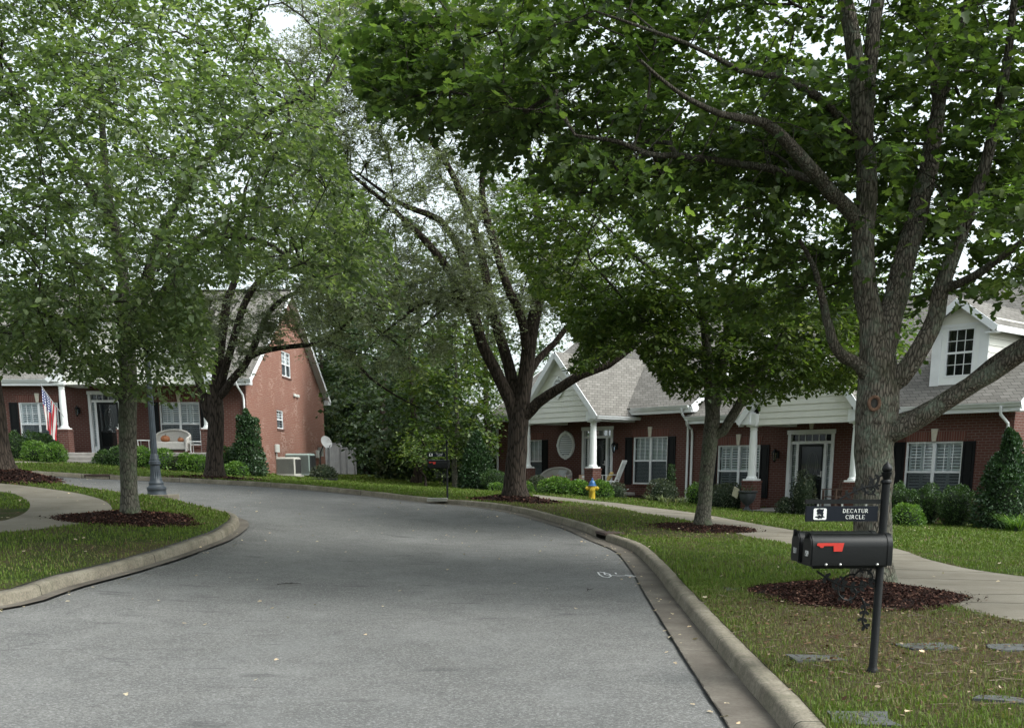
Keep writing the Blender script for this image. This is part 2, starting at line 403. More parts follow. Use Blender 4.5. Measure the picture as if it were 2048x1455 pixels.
# road outline survey: (px, py, distance)
OUTER = [(1556, 1450, None), (1506, 1391, None), (1444, 1316, None), (1381, 1238, 10.75), (1338, 1184, 12.9), (1313, 1150, 14.8), (1275, 1109, 17.7),
         (1250, 1094, 19.0), (1219, 1084, 20.2), (1194, 1073.5, 21.2), (1162, 1059, 22.5), (1131, 1050, 23.5), (1100, 1041, 24.4), (1051, 1028, 25.8), (991, 1016, 27.1),
         (930, 1010, 28.1), (882, 1008, 28.9), (750, 992, 30.2), (618, 979, 31.0), (486, 970, 31.6), (342, 963, 32.0), (171, 956, 32.0), (34, 948, 31.6)]
INNER = [(0, 1213, 10.7), (68, 1194, 11.3), (137, 1173, 12.2), (239, 1146, 13.4), (342, 1115, 15.0), (410, 1091, 16.5), (444, 1078, 17.4), (472, 1060, 18.7),
         (479, 1049, 19.4), (470, 1036, 20.1)]
INNER_BACK = [(410, 1013, 21.3), (342, 997, 22.5), (297, 989.5, 23.2), (239, 981, 24.0), (171, 973, 24.7), (85, 961.5, 25.4)]   # seen at lawn level
ctrl = []
def P0(px, py, Y):
    if Y is None:
        r = ray(px, py); p = np.array((0, 0, EYE)) + r * (-EYE / r[2]); return p
    return at(px, py, Y)
outer = [P0(*a) for a in OUTER]; inner = [P0(*a) for a in INNER]; innb = [P0(*a) for a in INNER_BACK]
for p in outer + inner: ctrl.append(tuple(p))
for p in innb: ctrl.append((p[0], p[1], p[2] - .13))
ctrl += [(0, 0, 0), (-6, 4, 0.02), (3, 3, 0), (-6, -10, 0), (6, -10, 0), (2.8, 7.5, .02), (8, 9, -.02), (9, 14, -.03), (6, 18, 0), (-2, 12, .03), (-2, 20, .22),
         (12.5, 29, -.13), (9, 33, .0), (5.3, 40, .33), (-.6, 45.7, .42), (2.6, 34, .39), (3.7, 36.5, .36), (14.2, 24, -.15), (22, 25, -.2), (20, 45, 0),
         (-6.7, 18, .56), (-7.6, 22, .83), (-8, 19, .66), (-12, 24.5, 1.17), (-11, 22, .80), (-7.8, 15.5, .46), (-12, 12, .45),
         (-11.5, 37, 1.12), (-11.2, 43, 1.16), (-9.5, 47, .98), (-10, 57, .95), (-17, 41, 1.62), (-24, 42, 1.7), (-16, 36, 1.42), (-24, 30, 1.4), (-5, 50, .78), (0, 62, .7), (-20, 60, 1.1)]
ctrl = np.array(ctrl)
def tps_fit(C, lam=.15):
    n = len(C); d = np.hypot(C[:, None, 0] - C[None, :, 0], C[:, None, 1] - C[None, :, 1]); K = np.where(d > 0, d * d * np.log(d + 1e-12), 0)
    A = np.zeros((n + 3, n + 3)); A[:n, :n] = K + np.eye(n) * lam * 10; A[:n, n] = 1; A[:n, n + 1:] = C[:, :2]; A[n, :n] = 1; A[n + 1:, :n] = C[:, :2].T
    return np.linalg.solve(A, np.concatenate([C[:, 2], np.zeros(3)]))
TW = tps_fit(ctrl)
def S(X, Y):
    X = np.clip(np.atleast_1d(np.asarray(X, float)), -28, 24); Y = np.clip(np.atleast_1d(np.asarray(Y, float)), -8, 62)
    o = np.empty(X.shape)
    for i in range(0, len(X), 20000):
        x = X[i:i + 20000]; y = Y[i:i + 20000]
        d2 = (x[:, None] - ctrl[None, :, 0]) ** 2 + (y[:, None] - ctrl[None, :, 1]) ** 2
        o[i:i + 20000] = (.5 * d2 * np.log(d2 + 1e-12)) @ TW[:-3] + TW[-3] + TW[-2] * x + TW[-1] * y
    return o
def s1(x, y): return float(S([x], [y])[0])
LAWN = .13
def hit(px, py, off=LAWN):
    r = ray(px, py); ts = np.linspace(3, 70, 1400); X = r[0] * ts; Y = r[1] * ts; Z = EYE + r[2] * ts
    g = Z - (S(X, Y) + off); k = np.argmax(g < 0)
    if g[k] >= 0: k = len(ts) - 1
    t = ts[k - 1] + (ts[k] - ts[k - 1]) * g[k - 1] / (g[k - 1] - g[k] + 1e-12) if k > 0 else ts[0]
    x, y = r[0] * t, r[1] * t
    return np.array((x, y, s1(x, y) + off))
def lawn_z(x, y): return s1(x, y) + LAWN

def smooth_line(P, step=.35, n=12):
    P = [np.array(p[:2], float) for p in P]; P = [2 * P[0] - P[1]] + P + [2 * P[-1] - P[-2]]; o = []
    for i in range(1, len(P) - 2):
        a, b, c, d = P[i - 1:i + 3]
        for t in np.linspace(0, 1, n, endpoint=False):
            o.append(.5 * ((2 * b) + (-a + c) * t + (2 * a - 5 * b + 4 * c - d) * t * t + (-a + 3 * b - 3 * c + d) * t ** 3))
    o.append(P[-2]); o = np.array(o)
    for _ in range(6): o[1:-1] = (o[:-2] + 2 * o[1:-1] + o[2:]) / 4
    L = np.concatenate([[0], np.cumsum(np.hypot(*np.diff(o, axis=0).T))]); m = max(2, int(L[-1] / step))
    q = np.linspace(0, L[-1], m); return np.stack([np.interp(q, L, o[:, 0]), np.interp(q, L, o[:, 1])], 1)
def offset(L, d):
    t = np.gradient(L, axis=0); t /= np.linalg.norm(t, axis=1)[:, None]
    return L + np.stack([t[:, 1], -t[:, 0]], 1) * d        # to the right of travel
def inside(px, py, poly):
    px = np.asarray(px); py = np.asarray(py); r = np.zeros(px.shape, bool); n = len(poly); j = n - 1
    for i in range(n):
        xi, yi = poly[i]; xj, yj = poly[j]
        c = ((yi > py) != (yj > py)) & (px < (xj - xi) * (py - yi) / (yj - yi + 1e-15) + xi); r ^= c; j = i
    return r
O_LINE = smooth_line([(-.8, -12), (.4, -4), (1.1, 1), (1.5, 4.2)] + [p for p in outer] + [(-19.5, 30.6), (-26, 28.5), (-40, 25)])
I_LINE = smooth_line([(-9.5, -12), (-8.6, -2), (-7.4, 5), (-6.4, 8.4)] + [p for p in inner] + [p for p in innb] + [(-14.5, 25.6), (-20, 24.2), (-27, 22), (-40, 19)])
ROAD = np.concatenate([O_LINE, I_LINE[::-1]])
KW = .17
ROADK = np.concatenate([offset(O_LINE, KW), offset(I_LINE, -KW)[::-1]])      # with kerbs

def strip(name, line, prof, mat, label_kind='structure', skip=None, umap=None, sgn=1, parent=None, u0=0):
    """sweep profile [(offset, height)] along the line; heights are above the road surface"""
    L = np.concatenate([[0], np.cumsum(np.hypot(*np.diff(line, axis=0).T))])
    V = []; UV = []; k = len(prof); base = S(line[:, 0], line[:, 1])
    for d, h in prof:
        q = offset(line, d * sgn); V.append(np.column_stack([q, base + h])); UV.append(np.column_stack([np.full(len(line), d if umap is None else umap), L]))
    V = np.stack(V, 1)
    if mat.name == 'kerb_concrete': V[:, 3:, :2] += R.normal(0, .0035, V[:, 3:, :2].shape); V[:, 3:6, 2] += R.normal(0, .003, V[:, 3:6, 2].shape)
    V = V.reshape(-1, 3); UV = np.zeros((len(V), 2)); U0 = [p[0] for p in prof]
    UV[:, 0] = np.tile([abs(u - U0[0]) + u0 for u in U0], len(line)); UV[:, 1] = np.repeat(L, k)
    T = []
    for i in range(len(line) - 1):
        if skip and skip[0] <= i < skip[1]: continue
        for j in range(k - 1):
            a = i * k + j; T.append((a, a + 1, a + k + 1, a + k) if sgn > 0 else (a, a + k, a + k + 1, a + 1))
    me = np_mesh(name, V, np.array(T), smooth=False, uv=UV); o = link(name, me, mat, parent)
    if label_kind: o['kind'] = label_kind
    return o
def wob(line, amp, sc_): 
    n = len(line); return np.convolve(R.normal(0, 1, n + 8), np.ones(9) / 9, 'valid') * amp
KP = [(-.015, -.04), (0, .0), (.015, .10), (.03, .118), (.055, .128), (KW, .130), (KW + .004, .05)]
def near_idx(line, p): return int(np.argmin(np.hypot(line[:, 0] - p[0], line[:, 1] - p[1])))
inlet_p = P0(1207, 1078, 20.7); ii = near_idx(O_LINE, inlet_p)
inlet_f = P0(222, 959, 32.0); jf = near_idx(O_LINE, inlet_f)
kerb_o = strip('kerb_outer_side', O_LINE, KP, MATS['kerb'], skip=(ii, ii + 2)); kerb_o.name = 'kerb'
kerb_i = strip('kerb', I_LINE, KP, MATS['kerb'], sgn=-1)
g1 = strip('gutter_pan', O_LINE, [(-.32, .010), (-.16, .008), (.0, .006)], MATS['gutter'])
g2 = strip('gutter_pan', I_LINE, [(-.17, .008), (-.08, .007), (.0, .006)], MATS['gutter'], sgn=-1, u0=.02)

def cdt(points, loops):
    vs = [Vector((float(p[0]), float(p[1]))) for p in points]; es = []
    for lp in loops:
        b = len(vs); n = len(lp); vs += [Vector((float(p[0]), float(p[1]))) for p in lp]; es += [(b + i, b + (i + 1) % n) for i in range(n)]
    r = delaunay_2d_cdt(vs, es, [], 0, 1e-5)
    V = np.array([(v.x, v.y) for v in r[0]]); T = np.array([f for f in r[2] if len(f) == 3]); return V, T
# road
gx, gy = np.meshgrid(np.arange(-40, 8, .9), np.arange(-12, 36, .9)); pts = np.column_stack([gx.ravel(), gy.ravel()])
pts = np.concatenate([pts, offset(O_LINE, -.36), offset(O_LINE, -.28), offset(O_LINE, -.14), offset(I_LINE, .20), offset(I_LINE, .12)]); pts = pts[inside(pts[:, 0], pts[:, 1], ROAD)]
V, T = cdt(pts, [ROAD]); c = V[T].mean(1); T = T[inside(c[:, 0], c[:, 1], ROAD)]
Z = S(V[:, 0], V[:, 1])
# the asphalt dips just below the concrete gutter near the kerb line
dO = np.min(np.hypot(V[:, None, 0] - O_LINE[None, :, 0], V[:, None, 1] - O_LINE[None, :, 1]), 1)
dI = np.min(np.hypot(V[:, None, 0] - I_LINE[None, :, 0], V[:, None, 1] - I_LINE[None, :, 1]), 1)
Z = Z - .03 * ((dO < .315) | (dI < .165))
me = np_mesh('road', np.column_stack([V, Z]), T, True); road = link('road', me, MATS['asphalt']); road['kind'] = 'structure'

# paths (surveyed at lawn level)
def hp(l, off=LAWN): return [hit(a, b, off)[:2] for a, b in l]
W_UP = hp([(1390, 1025), (1500, 1045), (1590, 1060), (1783, 1094), (1846, 1115), (1938, 1137), (2048, 1152)])
W_LO = hp([(1390, 1043), (1500, 1073), (1590, 1090), (1700, 1128), (1787, 1170), (1883, 1199), (1938, 1221), (2048, 1243)])
W_UPF = hp([(1063, 988), (1160, 998), (1232, 1005), (1293, 1013)]); W_LOF = hp([(1075, 998), (1150, 1004), (1202, 1010), (1241, 1016), (1287, 1026)])
ext_u = [W_UP[-1] + (W_UP[-1] - W_UP[-2]) * k for k in (2, 6)]; ext_l = [W_LO[-1] + (W_LO[-1] - W_LO[-2]) * k for k in (2, 6)]
up = smooth_line(W_UPF + W_UP + ext_u, .6); lo = smooth_line(W_LOF + W_LO + ext_l, .6)
WALK1 = np.concatenate([up, lo[::-1]])
l_out = hp([(-160, 960), (-60, 962), (0, 966), (68, 973), (154, 985), (205, 999), (224, 1014), (219, 1026), (191, 1040), (137, 1050), (61, 1059), (0, 1064), (-80, 1069), (-200, 1072)])
l_in = hp([(-200, 972), (-60, 978), (0, 982), (34, 989), (55, 1002), (60, 1013), (48, 1026), (20, 1037), (0, 1041), (-80, 1049), (-200, 1054)])
WALK2 = np.concatenate([smooth_line(l_out, .4), smooth_line(l_in, .4)[::-1]])
W3 = [at(75, 931, 39.6)[:2], at(150, 930, 40.6)[:2], at(150, 921, 41.3)[:2], at(120, 925, 40.8)[:2]]
WALK3 = smooth_line([(-19.0, 37.0), (-17.3, 39.2), (-16.9, 41.0)], .6); WALK3 = np.concatenate([offset(WALK3, -.55), offset(WALK3, .55)[::-1]])
WALKS = [WALK1, WALK2, WALK3]
gx, gy = np.meshgrid(np.arange(-60, 61, 1.3), np.arange(-14, 100, 1.3)); pts = np.column_stack([gx.ravel(), gy.ravel()]); pts = pts + R.uniform(-.2, .2, pts.shape)
near = np.column_stack([R.uniform(1.5, 11, 2500), R.uniform(4, 18, 2500)]); pts = np.concatenate([pts, near, np.array([(-900, -300), (900, -300), (900, 1500), (-900, 1500), (0, 1500), (-900, 500), (900, 500)])])
keep = ~inside(pts[:, 0], pts[:, 1], ROADK); pts = pts[keep]
V, T = cdt(pts, [ROADK] + WALKS)
c = V[T].mean(1); notroad = ~inside(c[:, 0], c[:, 1], ROADK); T = T[notroad]; c = c[notroad]
wk = np.zeros(len(T), int)
for i, wl in enumerate(WALKS): wk[inside(c[:, 0], c[:, 1], wl)] = i + 1
Z = S(V[:, 0], V[:, 1]) + LAWN
# bare, worn ground around the mailbox and big tree
def worn(X, Y):
    a = np.exp(-(((X - 3.4) / 1.7) ** 2 + ((Y - 9.0) / 1.7) ** 2)) * .95; b = np.exp(-(((X - 5.3) / 2.0) ** 2 + ((Y - 9.0) / 1.5) ** 2)) * .7 + .45 * np.exp(-(((X - 3.0) / 2.2) ** 2 + ((Y - 7.0) / 1.3) ** 2))
    d = np.exp(-(((X + 5.2) / 1.6) ** 2 + ((Y - 14.2) / 1.6) ** 2)) * .55; e = np.exp(-(((X - 3.6) / 1.8) ** 2 + ((Y - 21.3) / 1.8) ** 2)) * .7
    f = np.exp(-(((X - 1.0) / 2.6) ** 2 + ((Y - 27) / 3.0) ** 2)) * .7
    g = np.exp(-(((X - 2.9) / 1.2) ** 2 + ((Y - 11.0) / 1.2) ** 2)) * .6
    return np.clip(a + b + d + e + f + g, 0, 1)
Z = Z + .015 * np.sin(V[:, 0] * 2.1 + 1) * np.cos(V[:, 1] * 1.7) * (np.hypot(V[:, 0], V[:, 1]) < 60) * 0
def sub(name, TT, mat, kind='structure', attr=None, dz=0):
    u, inv = np.unique(TT, return_inverse=True); me = np_mesh(name, np.column_stack([V[u], Z[u] + dz]), inv.reshape(TT.shape), True, attr=None if attr is None else attr[u])
    o = link(name, me, mat); o['kind'] = kind; return o
sub('lawn', T[wk == 0], MATS['lawn'], attr=worn(V[:, 0], V[:, 1]))
for i in range(3):
    sub('pavement' if i < 2 else 'path', T[wk == i + 1], MATS['sidewalk'])
# expansion joints of the right pavement: shallow dark grooves
for a_, b_, nj, wl in ((up, lo, 22, WALK1),):
    mb = MB()
    for k in range(2, nj):
        i = int(k / nj * (len(a_) - 1)); p = a_[i]; j = near_idx(b_, p); q = b_[j]
        z0, z1 = s1(*p) + LAWN + .004, s1(*q) + LAWN + .004
        mb.obox((p[0], p[1], z0), (q[0], q[1], z1), .009, .002)
    o = mb.build('pavement_joints', plain('joint_dark', (.07, .06, .045), .95)); o['kind'] = 'structure'

# ------------------------------------------------------------ leaves
def leaf_template(kind):
    if kind == 'maple':      # base, lower lobes, notches, tip; folded along the midrib
        v = np.array([(0, 0, 0), (.30, -.02, .05), (.52, .28, .07), (.26, .42, .03), (.34, .72, .03), (0, 1.0, -.06), (-.34, .72, .03), (-.26, .42, .03), (-.52, .28, .07), (-.30, -.02, .05), (0, .4, -.04)])
        f = np.array([(10, i, i + 1 if i < 9 else 0) for i in range(0, 10)]); return v, f
    if kind == 'oval':
        v = np.array([(0, 0, 0), (.28, .35, .06), (.2, .75, .03), (0, 1, -.05), (-.2, .75, .03), (-.28, .35, .06)]); f = np.array([(0, 1, 2), (0, 2, 3), (0, 3, 4), (0, 4, 5)]); return v, f
    if kind == 'rhomb':
        v = np.array([(0, 0, 0), (.36, .5, .06), (0, 1, 0), (-.36, .5, .06)]); f = np.array([(0, 1, 2), (0, 2, 3)]); return v, f
    if kind == 'cluster':    # a knot of three small leaves for far crowns
        v = np.array([(0, 0, 0), (.3, .4, .1), (0, .95, 0), (-.25, .45, .05), (.1, .1, 0), (.75, .25, .12), (.62, .62, -.05), (-.1, .1, .05), (-.7, .1, .1), (-.62, .52, -.08)])
        f = np.array([(0, 1, 2), (0, 2, 3), (4, 5, 6), (7, 9, 8)]); return v, f
def unit(a): return a / (np.linalg.norm(a, axis=-1, keepdims=True) + 1e-9)
def leaves_mesh(name, P, D, N, size, kind, mat, parent=None, rnd=None, inv_origin=None):
    v, f = leaf_template(kind); n = len(P)
    D = unit(D); X = unit(np.cross(D, N)); N = np.cross(X, D); size = np.broadcast_to(size, (n,))[:, None, None]
    V = P[:, None, :] + size * (v[None, :, 0:1] * X[:, None, :] + v[None, :, 1:2] * D[:, None, :] + v[None, :, 2:3] * N[:, None, :])
    T = (f[None] + (np.arange(n) * len(v))[:, None, None]).reshape(-1, 3)
    if rnd is None: rnd = R.uniform(0, 1, n)
    V = V.reshape(-1, 3)
    if inv_origin is not None: V = V - np.array(inv_origin)
    me = np_mesh(name, V, T, attr=np.repeat(rnd, len(v))); return link(name, me, mat, parent)
def fbm(P, s, seed=0):
    r = np.random.default_rng(seed); o = np.zeros(len(P))
    for k in range(5):
        d = r.normal(size=3); d /= np.linalg.norm(d); ph = r.uniform(0, 6.28); e = r.normal(size=3); e /= np.linalg.norm(e)
        o += np.sin(P @ d * s * (1 + .6 * k) + ph + 1.7 * np.sin(P @ e * s * (.7 + .4 * k)))
    return o / 5

# ------------------------------------------------------------ trees
def pxlimb(base_Y, pts):
    """pts: (px, py, distance offset, radius)"""
    return [(at(a, b, base_Y + d), r) for a, b, d, r in pts]
def grow(limbs, targets, seg=.3, droop=.0, jit=.06):
    """limbs: list of node lists [(pos, r)], first node attaches to the nearest existing node. returns nodes, parent, rmin"""
    N = []; PA = []; RM = []
    for li, lb in enumerate(limbs):
        prev = -1
        if N:
            A = np.array(N); prev = int(np.argmin(np.linalg.norm(A - lb[0][0], axis=1)))
        pp = [l[0] for l in lb]; rr = [l[1] for l in lb]
        # spline through the surveyed joints
        Q = [2 * pp[0] - pp[1]] + pp + [2 * pp[-1] - pp[-2]]
        for i in range(1, len(Q) - 2):
            a, b, c, d = Q[i - 1:i + 3]; m = max(2, int(np.linalg.norm(c - b) / seg)); last = i == len(Q) - 3
            for t in np.linspace(0, 1, m + (1 if last else 0), endpoint=last):
                if i == 1 and t == 0 and prev >= 0 and li: continue
                p = .5 * ((2 * b) + (-a + c) * t + (2 * a - 5 * b + 4 * c - d) * t * t + (-a + 3 * b - 3 * c + d) * t ** 3)
                r = rr[i - 1] + (rr[i] - rr[i - 1]) * t
                jj = R.normal(0, .10 * min(r, .06), 3) if len(N) else 0
                N.append(p + jj); PA.append(prev); RM.append(r); prev = len(N) - 1
    nb = len(N); buf = np.zeros((nb + len(targets) * 30, 3)); buf[:nb] = N; cnt = nb
    dep = np.zeros(len(buf)); ok = np.array(RM) < 10
    base = np.array(N)
    dl = np.array([np.min(np.linalg.norm(base - t, axis=1)) for t in targets]); order = np.argsort(dl); tips = []
    z0 = base[0]
    lowcut = base[:, 2] < z0[2] + .2 * (targets[:, 2].max() - z0[2])
    pen = np.zeros(len(buf)); pen[:nb][lowcut] = 50
    for ti in order:
        t = targets[ti]; d = np.linalg.norm(buf[:cnt] - t, axis=1) * (1 + .35 * np.clip(buf[:cnt, 2] - t[2], 0, 3)) + pen[:cnt] + .12 * dep[:cnt]
        k = int(np.argmin(d)); p0 = buf[k]; v = t - p0; L = np.linalg.norm(v)
        if L < .08: tips.append((k, t, unit(v + 1e-3))); continue
        m = min(28, max(1, int(L / seg))); bow = np.array((0, 0, .10 * L)) + R.normal(0, jit * L, 3); prev = k
        for i in range(1, m + 1):
            s = i / m; q = p0 + v * s + bow * 4 * s * (1 - s) * .6 + (R.normal(0, .02, 3) if i < m else 0)
            buf[cnt] = q; PA.append(prev); RM.append(0.004); dep[cnt] = dep[prev] + L / m; prev = cnt; cnt += 1
        tips.append((prev, t, unit(v)))
    return buf[:cnt].copy(), np.array(PA), np.array(RM), tips
def radii(N, PA, RM, tip=.006, expo=2.4):
    n = len(N); acc = np.zeros(n); kids = [[] for _ in range(n)]
    for i in range(n):
        if PA[i] >= 0: kids[PA[i]].append(i)
    Rr = np.zeros(n)
    for i in range(n - 1, -1, -1):
        a = sum(Rr[k] ** expo for k in kids[i]) if kids[i] else tip ** expo
        Rr[i] = a ** (1 / expo)
        if RM[i] > .0041: Rr[i] = RM[i]
        else: Rr[i] = min(Rr[i] * 1.0, .07)
    return Rr, kids
def tubes(N, PA, Rr, kids, origin, rough=.0, sides=(4, 6, 10, 18)):
    V = []; T = []; RA = []; cnt = 0; starts = [(0, -1)]; done = set()
    while starts:
        i, par = starts.pop(); ch = []
        if par >= 0: ch.append(par)
        j = i
        while True:
            ch.append(j)
            ks = kids[j]
            if not ks: break
            b = max(ks, key=lambda k: Rr[k])
            for k in ks:
                if k != b: starts.append((k, j))
            j = b
        if len(ch) < 2: continue
        P = N[ch]; rr = Rr[ch].copy()
        if par >= 0: rr[0] = min(rr[0], rr[1] * 1.25)
        rm = rr.max(); n = sides[0] if rm < .012 else sides[1] if rm < .05 else sides[2] if rm < .13 else sides[3]
        d = np.gradient(P, axis=0); d = unit(d); ref = np.array((1., 0, 0)) if abs(d[0][0]) < .9 else np.array((0, 1., 0))
        ang = np.arange(n) * 2 * np.pi / n; ca, sa = np.cos(ang)[:, None], np.sin(ang)[:, None]
        ph = R.uniform(0, 6.28, 3)
        for q in range(len(P)):
            x = ref - d[q] * ref.dot(d[q]); x /= np.linalg.norm(x) + 1e-9; y = np.cross(d[q], x); ref = x; r = rr[q]
            rv = r * (1 + (rough * (np.sin(3 * ang + ph[0]) * .5 + np.sin(5 * ang + ph[1] + q * .15) * .5 + R.normal(0, .35, n)) if rm > .13 else 0 * ang))[:, None]
            V.append(P[q] + rv * (x * ca + y * sa)); RA.append(np.full(n, r))
        for q in range(len(P) - 1):
            a = cnt + q * n + np.arange(n); b = cnt + q * n + (np.arange(n) + 1) % n
            T.append(np.stack([a, b, b + n, a + n], 1))
        cnt += len(P) * n
    return np.concatenate(V) - origin, np.concatenate(T), np.concatenate(RA)
def spray(tips, m, L, nl, size, flat=.35, droop=.25, outw=None, jitter=.25, cen=None):
    """leafy twigs at every branch tip. returns leaf P, D, N, rnd and twig segments"""
    tp = np.array([t[1] for t in tips]); td = np.array([t[2] for t in tips])
    if cen is not None: td = unit(td + .6 * unit(tp - cen))
    tp = np.repeat(tp, m, 0); td = np.repeat(td, m, 0); n = len(tp)
    d = td + R.normal(0, .65, (n, 3)); d[:, 2] = d[:, 2] * flat + R.normal(0, .08, n); d = unit(d); l = L * R.uniform(.55, 1.2, n)
    s = np.tile(np.linspace(.12, 1, nl), (n, 1)) + R.uniform(-.05, .05, (n, nl))
    P = tp[:, None] + d[:, None] * (l[:, None] * s)[..., None]; P[..., 2] -= droop * (l[:, None] * s) ** 2
    side = unit(np.cross(d, (0, 0, 1)))[:, None] * np.where(np.arange(nl) % 2, 1, -1)[None, :, None]
    D = d[:, None] * .6 + side * .8 + R.normal(0, .35, (n, nl, 3)); D[..., 2] -= .30
    P = P + side * size * .22
    N = np.zeros_like(D); N[..., 2] = 1; N += R.normal(0, .42, N.shape)
    rn = (R.uniform(0, 1, n)[:, None] * .45 + R.uniform(0, 1, (n, nl)) * .55)
    tw = (tp, tp + d * l[:, None] - np.array((0, 0, 1)) * (droop * l ** 2)[:, None])
    return P.reshape(-1, 3), D.reshape(-1, 3), N.reshape(-1, 3), rn.ravel(), tw
def twig_tris(tw, r=.003):
    a, b = tw; n = len(a); d = unit(b - a); x = unit(np.cross(d, (0, 0, 1))); y = np.cross(d, x); V = []
    for k in range(3):
        an = k * 2.094; o = x * math.cos(an) + y * math.sin(an); V.append(a + o * r)
    V.append(b); V = np.stack(V, 1).reshape(-1, 3); q = np.array([(0, 1, 3, 3), (1, 2, 3, 3), (2, 0, 3, 3)])[:, :3]
    return V, (q[None] + (np.arange(n) * 4)[:, None, None]).reshape(-1, 3)
def ell_pts(n, c, r, shell=.25, seed=None):
    d = unit(R.normal(size=(n, 3))); k = R.uniform(shell, 1, n) ** (1 / 3); return np.array(c) + d * k[:, None] * np.array(r)
def clear_of(P, polys):
    x, y, z = proj(P); bad = np.zeros(len(P), bool)
    for pl in polys: bad |= inside(x, y, pl) & (z > 0)
    return P[~bad]
def tree(name, label, cat, base, limbs, targets, barkm, leafm, group=None, kind='maple', m=4, L=.5, nl=9, size=.11, droop=.25, seg=.3,
         rough=.05, twigs=True, keep=None, flat=.35, root_flare=True, tip=.006, tint=None, jit=.06, sizes=None):
    root = empty(name, tuple(base), 0, label, cat, group)
    N, PA, RM, tips = grow(limbs, targets, seg, jit=jit); Rr, kids = radii(N, PA, RM, tip)
    if root_flare:
        h = N[:, 2] - base[2]; fl = (RM > .0041) & (h < .5); Rr[fl] *= 1 + .38 * np.clip(1 - h[fl] / .5, 0, 1) ** 2
    V, Q, RA = tubes(N, PA, Rr, kids, np.array(base), rough)
    tr = np_mesh('trunk', V, Q, True, attr=RA); link('trunk', tr, barkm, root)
    P, D, Nn, rn, tw = spray(tips, m, L, nl, size, flat=flat, droop=droop, cen=np.mean(targets, 0))
    if keep is not None:
        k = keep(P); P, D, Nn, rn = P[k], D[k], Nn[k], rn[k]; k = keep(tw[1]); tw = (tw[0][k], tw[1][k])
    if twigs:
        V, T = twig_tris(tw); link('twigs', np_mesh('twigs', V - np.array(base), T), barkm, root)
    rn = np.clip(rn * .8 + .10 + .16 * fbm(P, .9, 3), 0, .99)
    hz = (P[:, 2] - P[:, 2].min()) / (np.ptp(P[:, 2]) + .01)
    leaves_mesh('crown', P, D, Nn, size * R.uniform(.42, 1.35, len(P)), kind, leafm, root, rn, inv_origin=base)
    return root
def not_polys(polys):
    def k(P):
        x, y, z = proj(P); b = np.zeros(len(P), bool)
        for pl in polys: b |= inside(x, y, pl) & (z > 0)
        return ~b
    return k
def limb_straight(base, top, r0, r1, n=6, wobb=.12):
    base = np.array(base); top = np.array(top); o = []
    for i in range(n):
        t = i / (n - 1); o.append((base + (top - base) * t + (R.normal(0, wobb, 3) * (1, 1, 0) if 0 < i else 0), r0 + (r1 - r0) * t))
    return o

